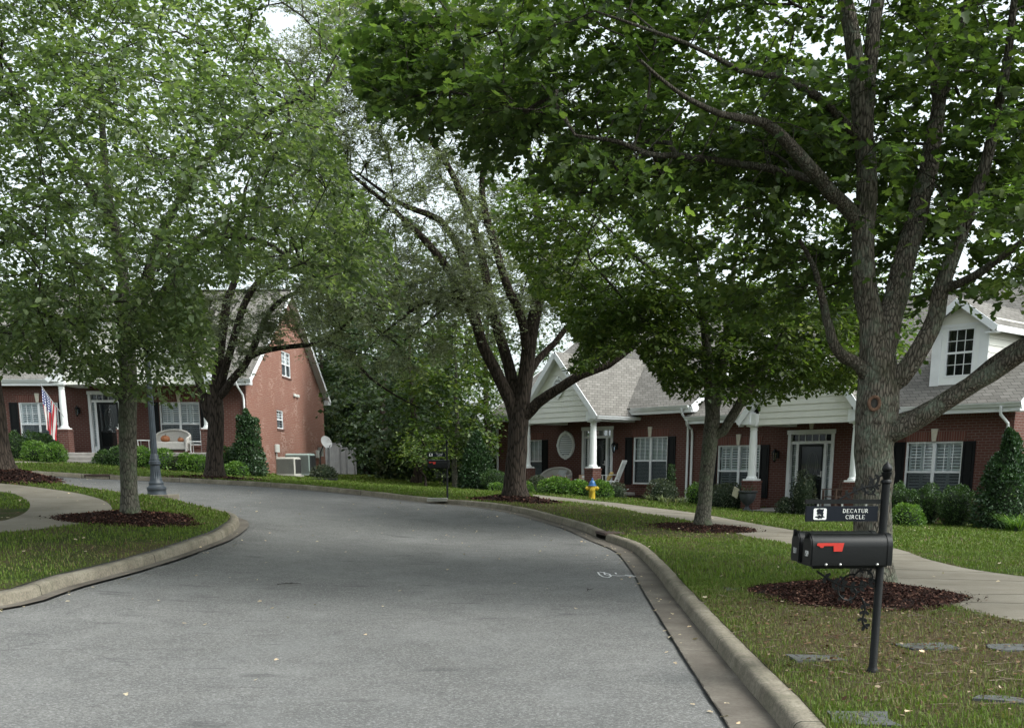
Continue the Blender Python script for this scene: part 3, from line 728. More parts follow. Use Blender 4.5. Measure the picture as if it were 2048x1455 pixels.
# --- big maple beside the mailbox
b1 = hit(1745, 1176); Y1 = b1[1]
T1 = pxlimb(Y1, [(1745, 1182, 0, .235), (1746, 1120, 0, .225), (1748, 1000, 0, .215), (1750, 900, 0, .22), (1754, 820, 0, .245), (1757, 740, 0, .22), (1752, 680, 0, .175)])
limbs1 = [T1,
    pxlimb(Y1, [(1750, 700, 0, .16), (1743, 640, 0, .14), (1729, 553, 0, .125), (1727, 457, 0, .125), (1734, 337, 0, .11), (1722, 240, 0, .10), (1710, 120, 0, .09), (1690, 0, 0, .08), (1660, -160, 0, .05), (1640, -300, 0, .03)]),
    pxlimb(Y1, [(1732, 270, 0, .08), (1739, 144, .1, .085), (1755, 0, .2, .075), (1790, -200, .3, .04)]),
    pxlimb(Y1, [(1722, 470, 0, .09), (1708, 432, -.1, .085), (1662, 385, -.3, .078), (1609, 327, -.6, .070), (1565, 274, -.9, .060), (1527, 245, -1.2, .046), (1440, 228, -1.7, .030), (1350, 180, -2.2, .018), (1280, 120, -2.6, .012)]),
    pxlimb(Y1, [(1670, 392, -.2, .05), (1633, 361, -.1, .045), (1537, 337, -.3, .040), (1392, 315, -.6, .032), (1296, 308, -1.0, .026), (1238, 284, -1.2, .020), (1150, 270, -1.5, .012)]),
    pxlimb(Y1, [(1722, 300, 0, .06), (1705, 262, -.2, .050), (1633, 192, -.6, .042), (1556, 154, -1.0, .034), (1479, 139, -1.3, .026), (1380, 90, -1.6, .018), (1240, 40, -2.2, .012)]),
    pxlimb(Y1, [(1766, 700, 0, .15), (1777, 649, 0, .14), (1792, 592, .1, .135), (1820, 481, .2, .12), (1845, 385, .3, .11), (1866, 289, .4, .10), (1878, 202, .5, .075), (1859, 96, .6, .06), (1850, -30, .7, .045), (1840, -200, .7, .03)]),
    pxlimb(Y1, [(1874, 215, .5, .06), (1912, 120, .6, .055), (1930, 20, .7, .045), (1960, -140, .8, .03)]),
    pxlimb(Y1, [(1766, 770, 0, .12), (1800, 755, -.1, .115), (1843, 692, -.2, .105), (1871, 631, -.2, .098), (1883, 577, -.3, .088), (1925, 460, -.4, .075), (1970, 337, -.6, .062), (1998, 202, -.8, .05), (2018, 96, -1, .04), (2035, -60, -1.2, .03)]),
    pxlimb(Y1, [(1878, 590, -.3, .05), (1960, 545, -.6, .045), (2050, 480, -.9, .035), (2180, 400, -1.2, .02)]),
    pxlimb(Y1, [(1762, 880, 0, .13), (1784, 866, -.1, .12), (1843, 835, -.3, .105), (1900, 796, -.5, .10), (1957, 760, -.7, .095), (2007, 731, -.9, .088), (2048, 703, -1.1, .080), (2140, 640, -1.5, .06), (2260, 520, -1.9, .04)]),
    pxlimb(Y1, [(1768, 850, .05, .085), (1800, 839, .1, .08), (1861, 815, .1, .075), (1930, 772, -.1, .07), (1985, 725, -.3, .062), (2050, 682, -.5, .055), (2150, 610, -.7, .04)]),
    pxlimb(Y1, [(1742, 760, 0, .09), (1720, 733, -.1, .072), (1692, 714, -.2, .066), (1668, 690, -.3, .06), (1659, 656, -.3, .052), (1648, 615, -.3, .045), (1630, 540, -.5, .03), (1600, 480, -.7, .02)])]
CLEAR1 = [[(1560, 640), (1700, 700), (1735, 790), (1735, 1400), (1200, 1400), (1380, 830), (1380, 700)], [(1735, 735), (1740, 1400), (2100, 1400), (2100, 655), (1870, 668), (1850, 735)],
          [(600, -50), (690, 120), (760, 260), (900, 300), (990, 400), (990, 1400), (-200, 1400), (-200, -50)], [(990, 340), (1250, 440), (1500, 700), (990, 1400)],
          [(1868, 600), (1990, 640), (2100, 655), (2100, 800), (1850, 800)]]
tg = np.concatenate([ell_pts(230, (4.6, 13.2, 7.2), (3.8, 2.8, 2.9)), ell_pts(120, (1.8, 12.2, 6.0), (3.2, 2.0, 1.2)), ell_pts(170, (7.2, 12.6, 6.4), (2.6, 2.2, 2.9)),
                     ell_pts(150, (2.9, 13.4, 4.6), (2.7, 2.0, 1.1)), ell_pts(45, (6.4, 10.2, 4.1), (1.8, 1.5, .6))])
tg = np.concatenate([tg, [at(R.uniform(960, 2060), R.uniform(-20, 330), R.uniform(10.5, 15)) for i in range(110)], [at(R.uniform(700, 1150), R.uniform(50, 260), R.uniform(11.5, 14)) for i in range(60)],
                     [at(R.uniform(1780, 2060), R.uniform(200, 600), R.uniform(10.5, 14)) for i in range(40)]])
tg = clear_of(tg, CLEAR1)
gap = lambda: None
STEM1 = [[(1680, -20), (1775, -20), (1770, 200), (1765, 350), (1800, 660), (1695, 660), (1700, 350)], [(1745, 450), (1640, 315), (1570, 235), (1430, 205), (1430, 255), (1500, 275), (1590, 355), (1690, 470)],
         [(1775, 660), (1795, 480), (1825, 280), (1845, 180), (1910, 190), (1890, 330), (1860, 560), (1835, 660)], [(1840, 720), (1860, 590), (1930, 430), (1970, 440), (1910, 600), (1880, 720)], [(1240, 265), (1400, 290), (1560, 320), (1700, 400), (1680, 430), (1540, 365), (1400, 345), (1240, 310)]]
def keep1(P):
    k = not_polys(CLEAR1)(P); k2 = not_polys(STEM1)(P); front = P[:, 1] < Y1 + .2
    return k & (k2 | ~front | (R.uniform(0, 1, len(P)) < .12))
tree1 = tree('maple_tree', 'large maple with lichen grey bark and a healed trunk knot, behind the near mailbox', 'tree', b1, limbs1, tg, MATS['bark_grey'], MATS['leaf_maple'],
             m=6, L=.76, nl=13, size=.088, droop=.30, keep=keep1, rough=.05, seg=.22)
kc = at(1748, 806, Y1 - .255) - b1; mb = MB(Matrix.Translation(Vector(kc)))
mb.tube([(.062 * math.cos(a), -.01 + .004 * math.sin(3 * a), .072 * math.sin(a)) for a in [i * math.pi / 8 for i in range(17)]], .020, 7, False)
mb.build('healed_knot', MATS['copper_knot'], tree1, True)
mb = MB(Matrix.Translation(Vector(kc))); mb.prism([(.055 * math.cos(a), 0, .065 * math.sin(a)) for a in [i * math.pi / 8 for i in range(16)]], (0, .0, 0), (0, .08, 0)); mb.build('knot_heartwood', plain('heartwood', (.045, .042, .038), .9, .4, 30), tree1)

# --- second maple along the kerb
b2 = hit(1405, 1056); Y2 = b2[1]
k2 = Y2 / 2048
limbs2 = [pxlimb(Y2, [(1405, 1060, 0, .18), (1410, 1000, 0, .15), (1418, 900, 0, .16), (1424, 850, 0, .165), (1426, 810, 0, .145)]),
    pxlimb(Y2, [(1424, 830, 0, .13), (1420, 790, 0, .12), (1415, 715, 0, .10), (1408, 640, 0, .085), (1390, 540, 0, .06), (1375, 440, 0, .045), (1360, 340, 0, .03)]),
    pxlimb(Y2, [(1430, 835, 0, .10), (1438, 770, .1, .095), (1448, 700, .1, .085), (1456, 630, .2, .07), (1470, 520, .3, .05), (1480, 400, .3, .03)]),
    pxlimb(Y2, [(1436, 880, 0, .11), (1460, 840, -.1, .105), (1490, 790, -.3, .095), (1520, 745, -.4, .08), (1560, 680, -.5, .06), (1600, 600, -.6, .045), (1640, 500, -.7, .03)]),
    pxlimb(Y2, [(1410, 730, 0, .05), (1360, 690, -.4, .045), (1310, 660, -.8, .04), (1250, 600, -1.2, .03), (1180, 520, -1.6, .02)]),
    pxlimb(Y2, [(1410, 650, 0, .05), (1350, 580, .3, .045), (1280, 520, .5, .035), (1200, 440, .7, .02)]),
    pxlimb(Y2, [(1450, 720, 0, .05), (1500, 660, .4, .045), (1560, 610, .8, .03), (1650, 560, 1.0, .02)])]
CLEAR2 = [[(940, 760), (1165, 745), (1270, 690), (1305, 740), (1340, 790), (1400, 805), (1500, 815), (1545, 808), (1600, 792), (1680, 785), (1740, 795), (1740, 1100), (900, 1100)],
          [(600, -100), (1010, 200), (1000, 330), (985, 450), (1060, 560), (1060, 1200), (600, 1200)], [(960, 560), (1100, 600), (1160, 690), (1120, 760), (900, 760)]]
tg = np.concatenate([ell_pts(420, (4.3, 23, 6.3), (4.3, 3.8, 2.9)), ell_pts(120, (1.9, 21.8, 5.9), (2.4, 2.2, 1.5)), ell_pts(200, (4.6, 22.5, 4.2), (3.7, 2.8, 1.1)), [at(R.uniform(1120, 1560), R.uniform(600, 800), R.uniform(20.5, 24)) for i in range(90)], [at(R.uniform(1170, 1430), R.uniform(560, 750), R.uniform(20.5, 23.5)) for i in range(70)], [at(R.uniform(1470, 1730), R.uniform(620, 775), R.uniform(21, 24)) for i in range(80)]])
tg = clear_of(tg, CLEAR2)
tree('maple_tree', 'mid-sized maple between kerb and pavement, before the paired white downspouts', 'tree', b2, limbs2, tg, MATS['bark_grey_young'], MATS['leaf_maple_mid'],
     m=7, L=.68, nl=11, size=.112, kind='oval', droop=.3, keep=not_polys(CLEAR2), rough=.03)

# --- left maple on the inner lawn
b4 = hit(262, 1036); Y4 = b4[1]
limbs4 = [pxlimb(Y4, [(262, 1042, 0, .155), (258, 980, 0, .14), (256, 880, 0, .145), (256, 780, 0, .15), (254, 700, 0, .135), (250, 640, 0, .12), (248, 590, 0, .10), (240, 500, 0, .08), (215, 380, 0, .065), (205, 250, 0, .05), (200, 150, 0, .04)]),
    pxlimb(Y4, [(253, 640, 0, .10), (280, 590, 0, .10), (305, 520, 0, .09), (325, 460, 0, .08), (360, 400, -.2, .065), (420, 310, -.4, .055), (450, 270, -.4, .045), (440, 180, -.5, .03)]),
    pxlimb(Y4, [(262, 700, 0, .07), (300, 640, -.1, .07), (340, 560, -.2, .06), (390, 500, -.4, .055), (450, 470, -.6, .05), (540, 490, -.9, .035), (640, 560, -1.3, .02)]),
    pxlimb(Y4, [(256, 820, 0, .045), (240, 800, -.1, .04), (225, 770, -.2, .035), (170, 720, -.5, .025)]),
    pxlimb(Y4, [(250, 620, 0, .06), (190, 560, -.3, .05), (110, 500, -.5, .04), (30, 440, -.7, .03), (-60, 380, -.9, .02)]),
    pxlimb(Y4, [(232, 460, 0, .05), (150, 330, -.5, .045), (60, 200, -.8, .035), (0, 110, -1, .025)]),
    pxlimb(Y4, [(430, 300, -.4, .045), (480, 255, -.6, .045), (560, 215, -.9, .035), (650, 170, -1.2, .02)]),
    pxlimb(Y4, [(300, 530, 0, .05), (360, 500, .5, .045), (500, 400, 1.0, .03), (600, 340, 1.2, .02)]),
    pxlimb(Y4, [(252, 660, 0, .05), (230, 640, -.8, .045), (180, 640, -1.6, .03), (60, 630, -2.2, .018)])]
CLEAR4 = [[(-100, 770), (60, 740), (180, 770), (240, 800), (330, 810), (410, 800), (435, 700), (430, 640), (420, 600), (470, 560), (600, 560), (680, 600), (760, 640), (850, 670), (900, 700), (900, 1300), (-100, 1300)],
          [(520, 20), (620, 10), (640, 120), (560, 130)], [(395, 572), (470, 560), (480, 640), (440, 700), (415, 650)],
          [(700, -100), (700, 120), (660, 250), (700, 360), (760, 430), (830, 620), (1300, 620), (1300, -100)]]
tg = np.concatenate([ell_pts(420, (-6.4, 17.0, 6.3), (5.0, 4.2, 3.4)), ell_pts(220, (-5.0, 14.8, 5.0), (4.2, 2.4, 1.6)), ell_pts(120, (-6.6, 16.5, 3.5), (3.4, 2.4, .8)),
                     ell_pts(140, (-6.6, 17.2, 8.8), (5.2, 3.0, 1.6))])
tg = np.concatenate([tg, [at(px, py, Yd) for px, py, Yd in [(-40 + 62 * (i % 14), 20 + 66 * (i // 14) + 17 * (i % 3), 14 + (i * 7 % 40) / 10) for i in range(112)]]])
tg = clear_of(tg, CLEAR4)
tree('maple_tree', 'bright green maple on the grass peninsula inside the bend, beside the lamp post', 'tree', b4, limbs4, tg, MATS['bark_grey_young'], MATS['leaf_maple_light'],
     m=7, L=.85, nl=16, size=.090, kind='oval', droop=.42, keep=not_polys(CLEAR4), rough=.03, flat=.6)

# --- dark spreading elm like tree in the middle
Y3 = 29.5; b3 = at(1030, 988, Y3); b3[2] = lawn_z(b3[0], b3[1]) + .12
limbs3 = [pxlimb(Y3, [(1030, 1000, 0, .33), (1030, 950, 0, .30), (1034, 900, 0, .28), (1037, 850, 0, .28), (1038, 830, 0, .27)]),
    pxlimb(Y3, [(1035, 850, 0, .19), (1020, 800, 0, .18), (990, 740, -.2, .16), (965, 690, -.3, .15), (950, 640, -.4, .14), (925, 590, -.4, .12), (890, 530, -.5, .10), (850, 480, -.6, .09), (815, 445, -.6, .07), (740, 380, -.8, .05), (680, 330, -1, .03)]),
    pxlimb(Y3, [(958, 660, -.3, .10), (945, 590, .1, .11), (920, 500, .2, .10), (880, 440, .3, .09), (830, 420, .4, .075), (790, 400, .5, .05), (720, 350, .6, .03)]),
    pxlimb(Y3, [(1036, 830, 0, .18), (1025, 760, .2, .17), (1005, 690, .3, .15), (990, 640, .3, .14), (975, 570, .3, .12), (960, 500, .3, .11), (935, 420, .3, .10), (900, 340, .2, .08), (860, 280, .2, .065), (820, 255, .2, .045), (760, 200, 0, .03)]),
    pxlimb(Y3, [(1042, 830, 0, .22), (1050, 760, 0, .21), (1058, 690, 0, .20), (1075, 600, .3, .17), (1088, 520, .5, .15), (1075, 430, .6, .11), (1060, 330, .7, .08), (1050, 200, .7, .05), (1040, 80, .7, .03)]),
    pxlimb(Y3, [(1055, 720, 0, .13), (1045, 640, -.4, .12), (1010, 560, -.6, .11), (985, 470, -.6, .10), (965, 400, -.6, .09), (970, 300, -.6, .06), (985, 200, -.6, .04)]),
    pxlimb(Y3, [(1046, 840, 0, .17), (1075, 805, -.2, .15), (1120, 775, -.5, .13), (1160, 750, -.7, .12), (1215, 730, -.9, .095), (1270, 690, -1.0, .06), (1320, 640, -1.1, .04), (1360, 600, -1.2, .025)]),
    pxlimb(Y3, [(1158, 752, -.7, .07), (1185, 700, -.6, .06), (1220, 660, -.5, .045), (1260, 590, -.4, .03)]),
    pxlimb(Y3, [(1052, 760, 0, .11), (1075, 720, .3, .10), (1110, 685, .5, .085), (1145, 640, .6, .07), (1180, 600, .6, .05), (1230, 520, .6, .03)]),
    pxlimb(Y3, [(928, 600, -.4, .06), (880, 602, -.6, .055), (840, 610, -.8, .045), (800, 640, -1, .035), (760, 670, -1.2, .02)]),
    pxlimb(Y3, [(900, 606, -.5, .04), (860, 640, -.3, .03), (810, 680, -.1, .02)]),
    pxlimb(Y3, [(1085, 560, .4, .09), (1120, 470, .6, .08), (1150, 380, .8, .06), (1180, 280, .9, .04)])]
CLEAR3 = [[(900, 830), (1290, 780), (1290, 1100), (900, 1100)], [(1100, 705), (1300, 640), (1330, 800), (1100, 830)]]
tg = np.concatenate([ell_pts(420, (-1.2, 29.5, 9.4), (5.4, 4.2, 4.6), .15), ell_pts(90, (-3.0, 28.8, 5.6), (2.6, 2.2, 1.4)), ell_pts(50, (2.6, 29, 6.2), (2.0, 1.8, 1.2)), ell_pts(140, (-3.2, 29.5, 11.5), (3.4, 3.2, 2.6), .1), [at(R.uniform(610, 1080), R.uniform(-30, 640), R.uniform(26.5, 32.5)) for i in range(330)]])
tg = clear_of(tg, CLEAR3)
tree('street_tree', 'tall dark tree with spreading limbs and thin grey-green foliage, before the first porch', 'tree', b3, limbs3, tg, MATS['bark_dark'], MATS['leaf_small'],
     kind='cluster', m=12, L=.8, nl=9, size=.075, droop=.1, flat=.9, rough=.03, keep=not_polys([CLEAR3[0]]), tip=.007, seg=.35)

# --- dark tree in front of the left house
Y5 = 33.3; b5 = at(430, 952, Y5); b5[2] = lawn_z(b5[0], b5[1]) + .05
limbs5 = [pxlimb(Y5, [(430, 960, 0, .30), (430, 910, 0, .26), (432, 850, 0, .25), (430, 800, 0, .25), (430, 770, 0, .22)]),
    pxlimb(Y5, [(424, 860, 0, .15), (408, 800, 0, .14), (392, 740, 0, .13), (370, 680, 0, .11), (355, 610, 0, .09), (345, 540, 0, .07), (330, 450, 0, .05)]),
    pxlimb(Y5, [(430, 800, 0, .17), (438, 720, 0, .15), (447, 650, 0, .14), (455, 600, 0, .12), (470, 560, 0, .10), (480, 480, 0, .08), (490, 380, 0, .05)]),
    pxlimb(Y5, [(436, 790, 0, .14), (455, 720, -.2, .12), (475, 650, -.3, .11), (492, 600, -.3, .10), (520, 560, -.4, .085), (560, 520, -.5, .06), (620, 470, -.6, .04)]),
    pxlimb(Y5, [(440, 800, 0, .13), (462, 762, -.2, .12), (490, 730, -.3, .11), (510, 690, -.3, .10), (530, 640, -.3, .09), (550, 610, -.4, .075), (590, 585, -.5, .055), (640, 570, -.6, .03)]),
    pxlimb(Y5, [(500, 715, -.3, .10), (520, 703, -.5, .085), (560, 696, -.7, .075), (610, 690, -.9, .07), (665, 688, -1.1, .06), (700, 712, -1.3, .05), (740, 755, -1.5, .04), (790, 790, -1.7, .025), (840, 815, -1.9, .015)]),
    pxlimb(Y5, [(640, 690, -1, .045), (690, 650, -1.2, .035), (730, 610, -1.3, .02)])]
CLEAR5 = [[(540, 700), (620, 690), (690, 800), (480, 800)], [(-50, 770), (360, 770), (460, 800), (640, 810), (640, 1000), (-50, 1000)]]
tg = np.concatenate([ell_pts(230, (-8.6, 33, 8.6), (4.6, 3.2, 3.4), .15), ell_pts(70, (-5.0, 32.2, 6.9), (2.2, 1.6, 1.4), .1), ell_pts(40, (-8.6, 32.5, 5.6), (2.6, 1.6, .6), .1), [at(R.uniform(320, 560), R.uniform(500, 720), R.uniform(31.5, 34.5)) for i in range(60)]])
tg = clear_of(tg, CLEAR5)
tree('street_tree', 'dark tree before the left brick house with one long limb reaching right', 'tree', b5, limbs5, tg, MATS['bark_dark'], MATS['leaf_small'],
     kind='cluster', m=12, L=.65, nl=8, size=.085, droop=.2, flat=.8, rough=.03, keep=not_polys(CLEAR5), tip=.007, seg=.35)

# --- tree at the left edge
Y6 = 25.2; b6 = at(0, 946, Y6); b6[2] = lawn_z(b6[0], b6[1]) + .1
limbs6 = [pxlimb(Y6, [(2, 955, 0, .36), (-6, 900, 0, .30), (-16, 820, 0, .28), (-30, 700, 0, .25), (-50, 560, 0, .2), (-60, 400, 0, .15), (-70, 200, 0, .08)]),
    pxlimb(Y6, [(-20, 760, 0, .10), (20, 700, -.2, .08), (60, 640, -.3, .06), (110, 560, -.4, .03)])]
tg = clear_of(np.concatenate([ell_pts(170, (-12.5, 25, 8.6), (3.6, 3.4, 4.2)), ell_pts(30, (-11.6, 24.5, 5.0), (1.5, 1.5, .8))]), [[(-50, 740), (400, 740), (400, 1000), (-50, 1000)], [(180, 560), (500, 560), (500, 760), (180, 760)]])
tree('street_tree', 'dark trunk cut off by the left edge, in a mulch mound before the flag house', 'tree', b6, limbs6, tg, MATS['bark_dark'], MATS['leaf_woods'],
     kind='oval', m=7, L=.7, nl=7, size=.15, rough=.03, keep=not_polys([[(-60, 745), (500, 745), (500, 1000), (-60, 1000)]]), seg=.4)

# --- trees behind the houses and at the end of the lawn
def back_tree(px, Y, top_py, rw, leafm, label, kind='rhomb', n=150, trunk=.22, low=.12, size=.24, name='woodland_tree', grp='trees beyond the lawn', barkm='bark_dark', m=5, nl=6, lean=0, keep=None):
    base = at(px, 940, Y); base[2] = lawn_z(base[0], base[1]); top = at(px, top_py, Y)[2]; H = top - base[2]
    limbs = [limb_straight(base - np.array((0, 0, .1)), base + np.array((lean, 0, H * .93)), trunk, .03, 8, .1)]
    zc = base[2] + H * (low + 1) / 2; tg = ell_pts(n, (base[0], base[1], zc), (rw, rw, H * (1 - low) / 2), .3)
    k = np.clip(1.25 - (tg[:, 2] - base[2]) / H * .75, .35, 1); tg[:, :2] = base[:2] + (tg[:, :2] - base[:2]) * k[:, None]
    return tree(name, label, 'tree', base, limbs, tg, MATS[barkm], leafm, kind=kind, m=m, L=.9, nl=nl, size=size, seg=.6, rough=0, twigs=False, group=grp, droop=.25, keep=keep, flat=.6)
back_tree(690, 67, 520, 3.4, MATS['leaf_woods'], 'dark woodland tree rising directly behind the grey fence', low=.03, n=190)
back_tree(775, 54, 560, 2.9, MATS['leaf_woods'], 'dark bushy tree just right of the fence end', low=.04, n=190)
back_tree(830, 47, 610, 2.6, MATS['leaf_woods'], 'bushy dark tree whose trunk shows left of the far mailbox', low=.16, n=150)
back_tree(880, 58, 470, 3.6, MATS['leaf_woods'], 'tall dark tree at the centre of the woodland gap', low=.05, n=200)
back_tree(975, 57, 480, 3.4, MATS['leaf_woods'], 'tall woodland tree behind the conical shrub of the middle house', low=.04, n=190)
back_tree(640, 68, 430, 4.0, MATS['leaf_woods'], 'tall tree standing behind the brick gable', low=.1, n=170)
back_tree(800, 70, 400, 4.4, MATS['leaf_woods'], 'very tall far tree in the woodland, behind the others', low=.05, n=190)
back_tree(1060, 66, 470, 4.2, MATS['leaf_woods'], 'far tree rising behind the roof of the middle house', low=.1, n=160)
back_tree(912, 44, 640, 2.3, MATS['leaf_woods_yellow'], 'yellow-green maple with a pale trunk beside the far mailbox', low=.22, n=170, trunk=.13, size=.18, m=6, nl=7, name='maple_tree', grp=None, barkm='bark_grey_young')
back_tree(1240, 72, 560, 4.0, MATS['leaf_woods'], 'far tree showing over the middle house roof, behind the second maple', low=.2, n=110)
back_tree(1420, 70, 600, 4.5, MATS['leaf_woods'], 'far tree showing over the roof step between the two brick units', low=.2, n=110)
back_tree(1800, 62, 520, 4.5, MATS['leaf_woods'], 'far tree behind the roof of the nearest brick unit', low=.2, n=110)
back_tree(650, 64, 560, 2.6, MATS['leaf_woods'], 'dark bushy tree filling the gap between the gable and the fence end', low=.0, n=190)
back_tree(735, 62, 600, 2.8, MATS['leaf_woods'], 'dark low-branched tree above the lower end of the grey fence', low=.0, n=190)
# a small yellow green sapling branch line in front of the woods
back_tree(850, 41, 872, .95, MATS['leaf_woods_yellow'], 'low yellow-green sapling before the dark woodland trees', low=.50, n=40, trunk=.05, size=.12, m=6, nl=6, name='sapling', grp=None)
# understory: a mass of undergrowth closing the view at ground level
n = 42000; X = R.uniform(-16, 22, n); Y = 60 + R.uniform(0, 6, n) + np.abs(R.normal(0, 1, n)); 
hgt = 5.0 + 1.6 * np.sin(X * .7) + .9 * np.sin(X * 1.9 + 1); Z = S(X, np.clip(Y, 0, 62)) + R.uniform(0, 1, n) ** .8 * hgt
X2 = R.uniform(-22, -7, 16000); Y2 = R.uniform(66, 70, 16000); Z2 = .8 + R.uniform(0, 1, 16000) ** .9 * (7 + np.sin(X2)); P = np.column_stack([X, Y, Z]); k = X > -9.0 + 0 * Y; k |= Y > 63; P = np.concatenate([P[k], np.column_stack([X2, Y2, Z2])])
D = R.normal(0, 1, P.shape); D[:, 2] -= .4; Nn = R.normal(0, .6, P.shape); Nn[:, 2] += .6
o = leaves_mesh('woodland_undergrowth', P, D, Nn, .42 * R.uniform(.5, 1.2, len(P)), 'cluster', MATS['leaf_woods']); o['kind'] = 'stuff'; 
n = 12000; X = R.uniform(-6.4, 0.2, n); Y = 49 + R.uniform(0, 2.5, n); Z = S(X, Y) + R.uniform(0, 1, n) ** 1.3 * (2.1 + .6 * np.sin(X * 2.2)); P = np.column_stack([X, Y, Z])
D = R.normal(0, 1, P.shape); Nn = R.normal(0, .6, P.shape); Nn[:, 2] += .6
o = leaves_mesh('shade_undergrowth', P, D, Nn, .24 * R.uniform(.5, 1.2, len(P)), 'cluster', MATS['leaf_woods']); o['kind'] = 'stuff'

# ------------------------------------------------------------ shrubs
def shrub(name, label, c, r, h, mat, n, size, shape='round', kind='oval', group=None, cat='shrub', loose=.19, lump=.20):
    c = np.array(c, float); root = empty(name, tuple(c), 0, label, cat, group)
    t = R.uniform(0, 1, n) ** .9; a = R.uniform(0, 2 * np.pi, n)
    def prof(t):
        if shape == 'cone': return np.minimum(1.0, 1.05 * (1 - t) ** .62) * np.clip(.78 + t * 2.2, 0, 1)
        if shape == 'box': return np.clip((1 - t) * 5, 0, 1) ** .5 * np.clip(.45 + t * 1.6, 0, 1)
        return np.sqrt(np.clip(1 - (t * 1.5 - .5) ** 2, 0, 1)) 
    rr = prof(t) * r * (1 - np.abs(R.normal(0, loose, n)))
    rr = np.where(R.uniform(0, 1, n) < (.18 if shape != 'cone' else .06), rr * np.sqrt(R.uniform(0, 1, n)), rr)
    zz = t * h; P = np.column_stack([rr * np.cos(a), rr * np.sin(a), zz])
    P = P * (1 + lump * fbm(P, 2.6 / max(r, .4), int(c[0] * 10) % 97)[:, None])
    D = unit(P - np.array((0, 0, h * .35))) + R.normal(0, .55, P.shape); D[:, 2] += .15; Nn = unit(P * (1, 1, .6) - np.array((0, 0, h * .2))) + R.normal(0, .5, P.shape)
    leaves_mesh('foliage', P, D, Nn, size * R.uniform(.6, 1.2, n), kind, mat, root, np.clip(R.uniform(0, 1, n) * .75 + .12 + .2 * fbm(P, 5, 5), 0, .99))
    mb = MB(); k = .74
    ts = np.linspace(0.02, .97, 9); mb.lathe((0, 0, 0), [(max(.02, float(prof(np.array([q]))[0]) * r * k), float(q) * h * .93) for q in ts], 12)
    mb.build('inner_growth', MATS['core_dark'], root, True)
    return root
shr_hold = shrub

# ------------------------------------------------------------ houses
def wall_mb(x0, x1, z0, z1, ops, M=None, depth=.14, mb=None):
    mb = mb or MB(M); xs = sorted({x0, x1} | {o[0] for o in ops} | {o[1] for o in ops}); zs = sorted({z0, z1} | {o[2] for o in ops} | {o[3] for o in ops})
    for i in range(len(xs) - 1):
        for j in range(len(zs) - 1):
            cx, cz = (xs[i] + xs[i + 1]) / 2, (zs[j] + zs[j + 1]) / 2
            if any(o[0] < cx < o[1] and o[2] < cz < o[3] for o in ops): continue
            mb.add([(xs[i], 0, zs[j]), (xs[i + 1], 0, zs[j]), (xs[i + 1], 0, zs[j + 1]), (xs[i], 0, zs[j + 1])], [(0, 1, 2, 3)])
    for a, b, c, d in ops:
        mb.add([(a, 0, c), (b, 0, c), (b, 0, d), (a, 0, d), (a, depth, c), (b, depth, c), (b, depth, d), (a, depth, d)],
               [(0, 4, 5, 1), (1, 5, 6, 2), (2, 6, 7, 3), (3, 7, 4, 0)])
    return mb
W = MATS['white_trim']
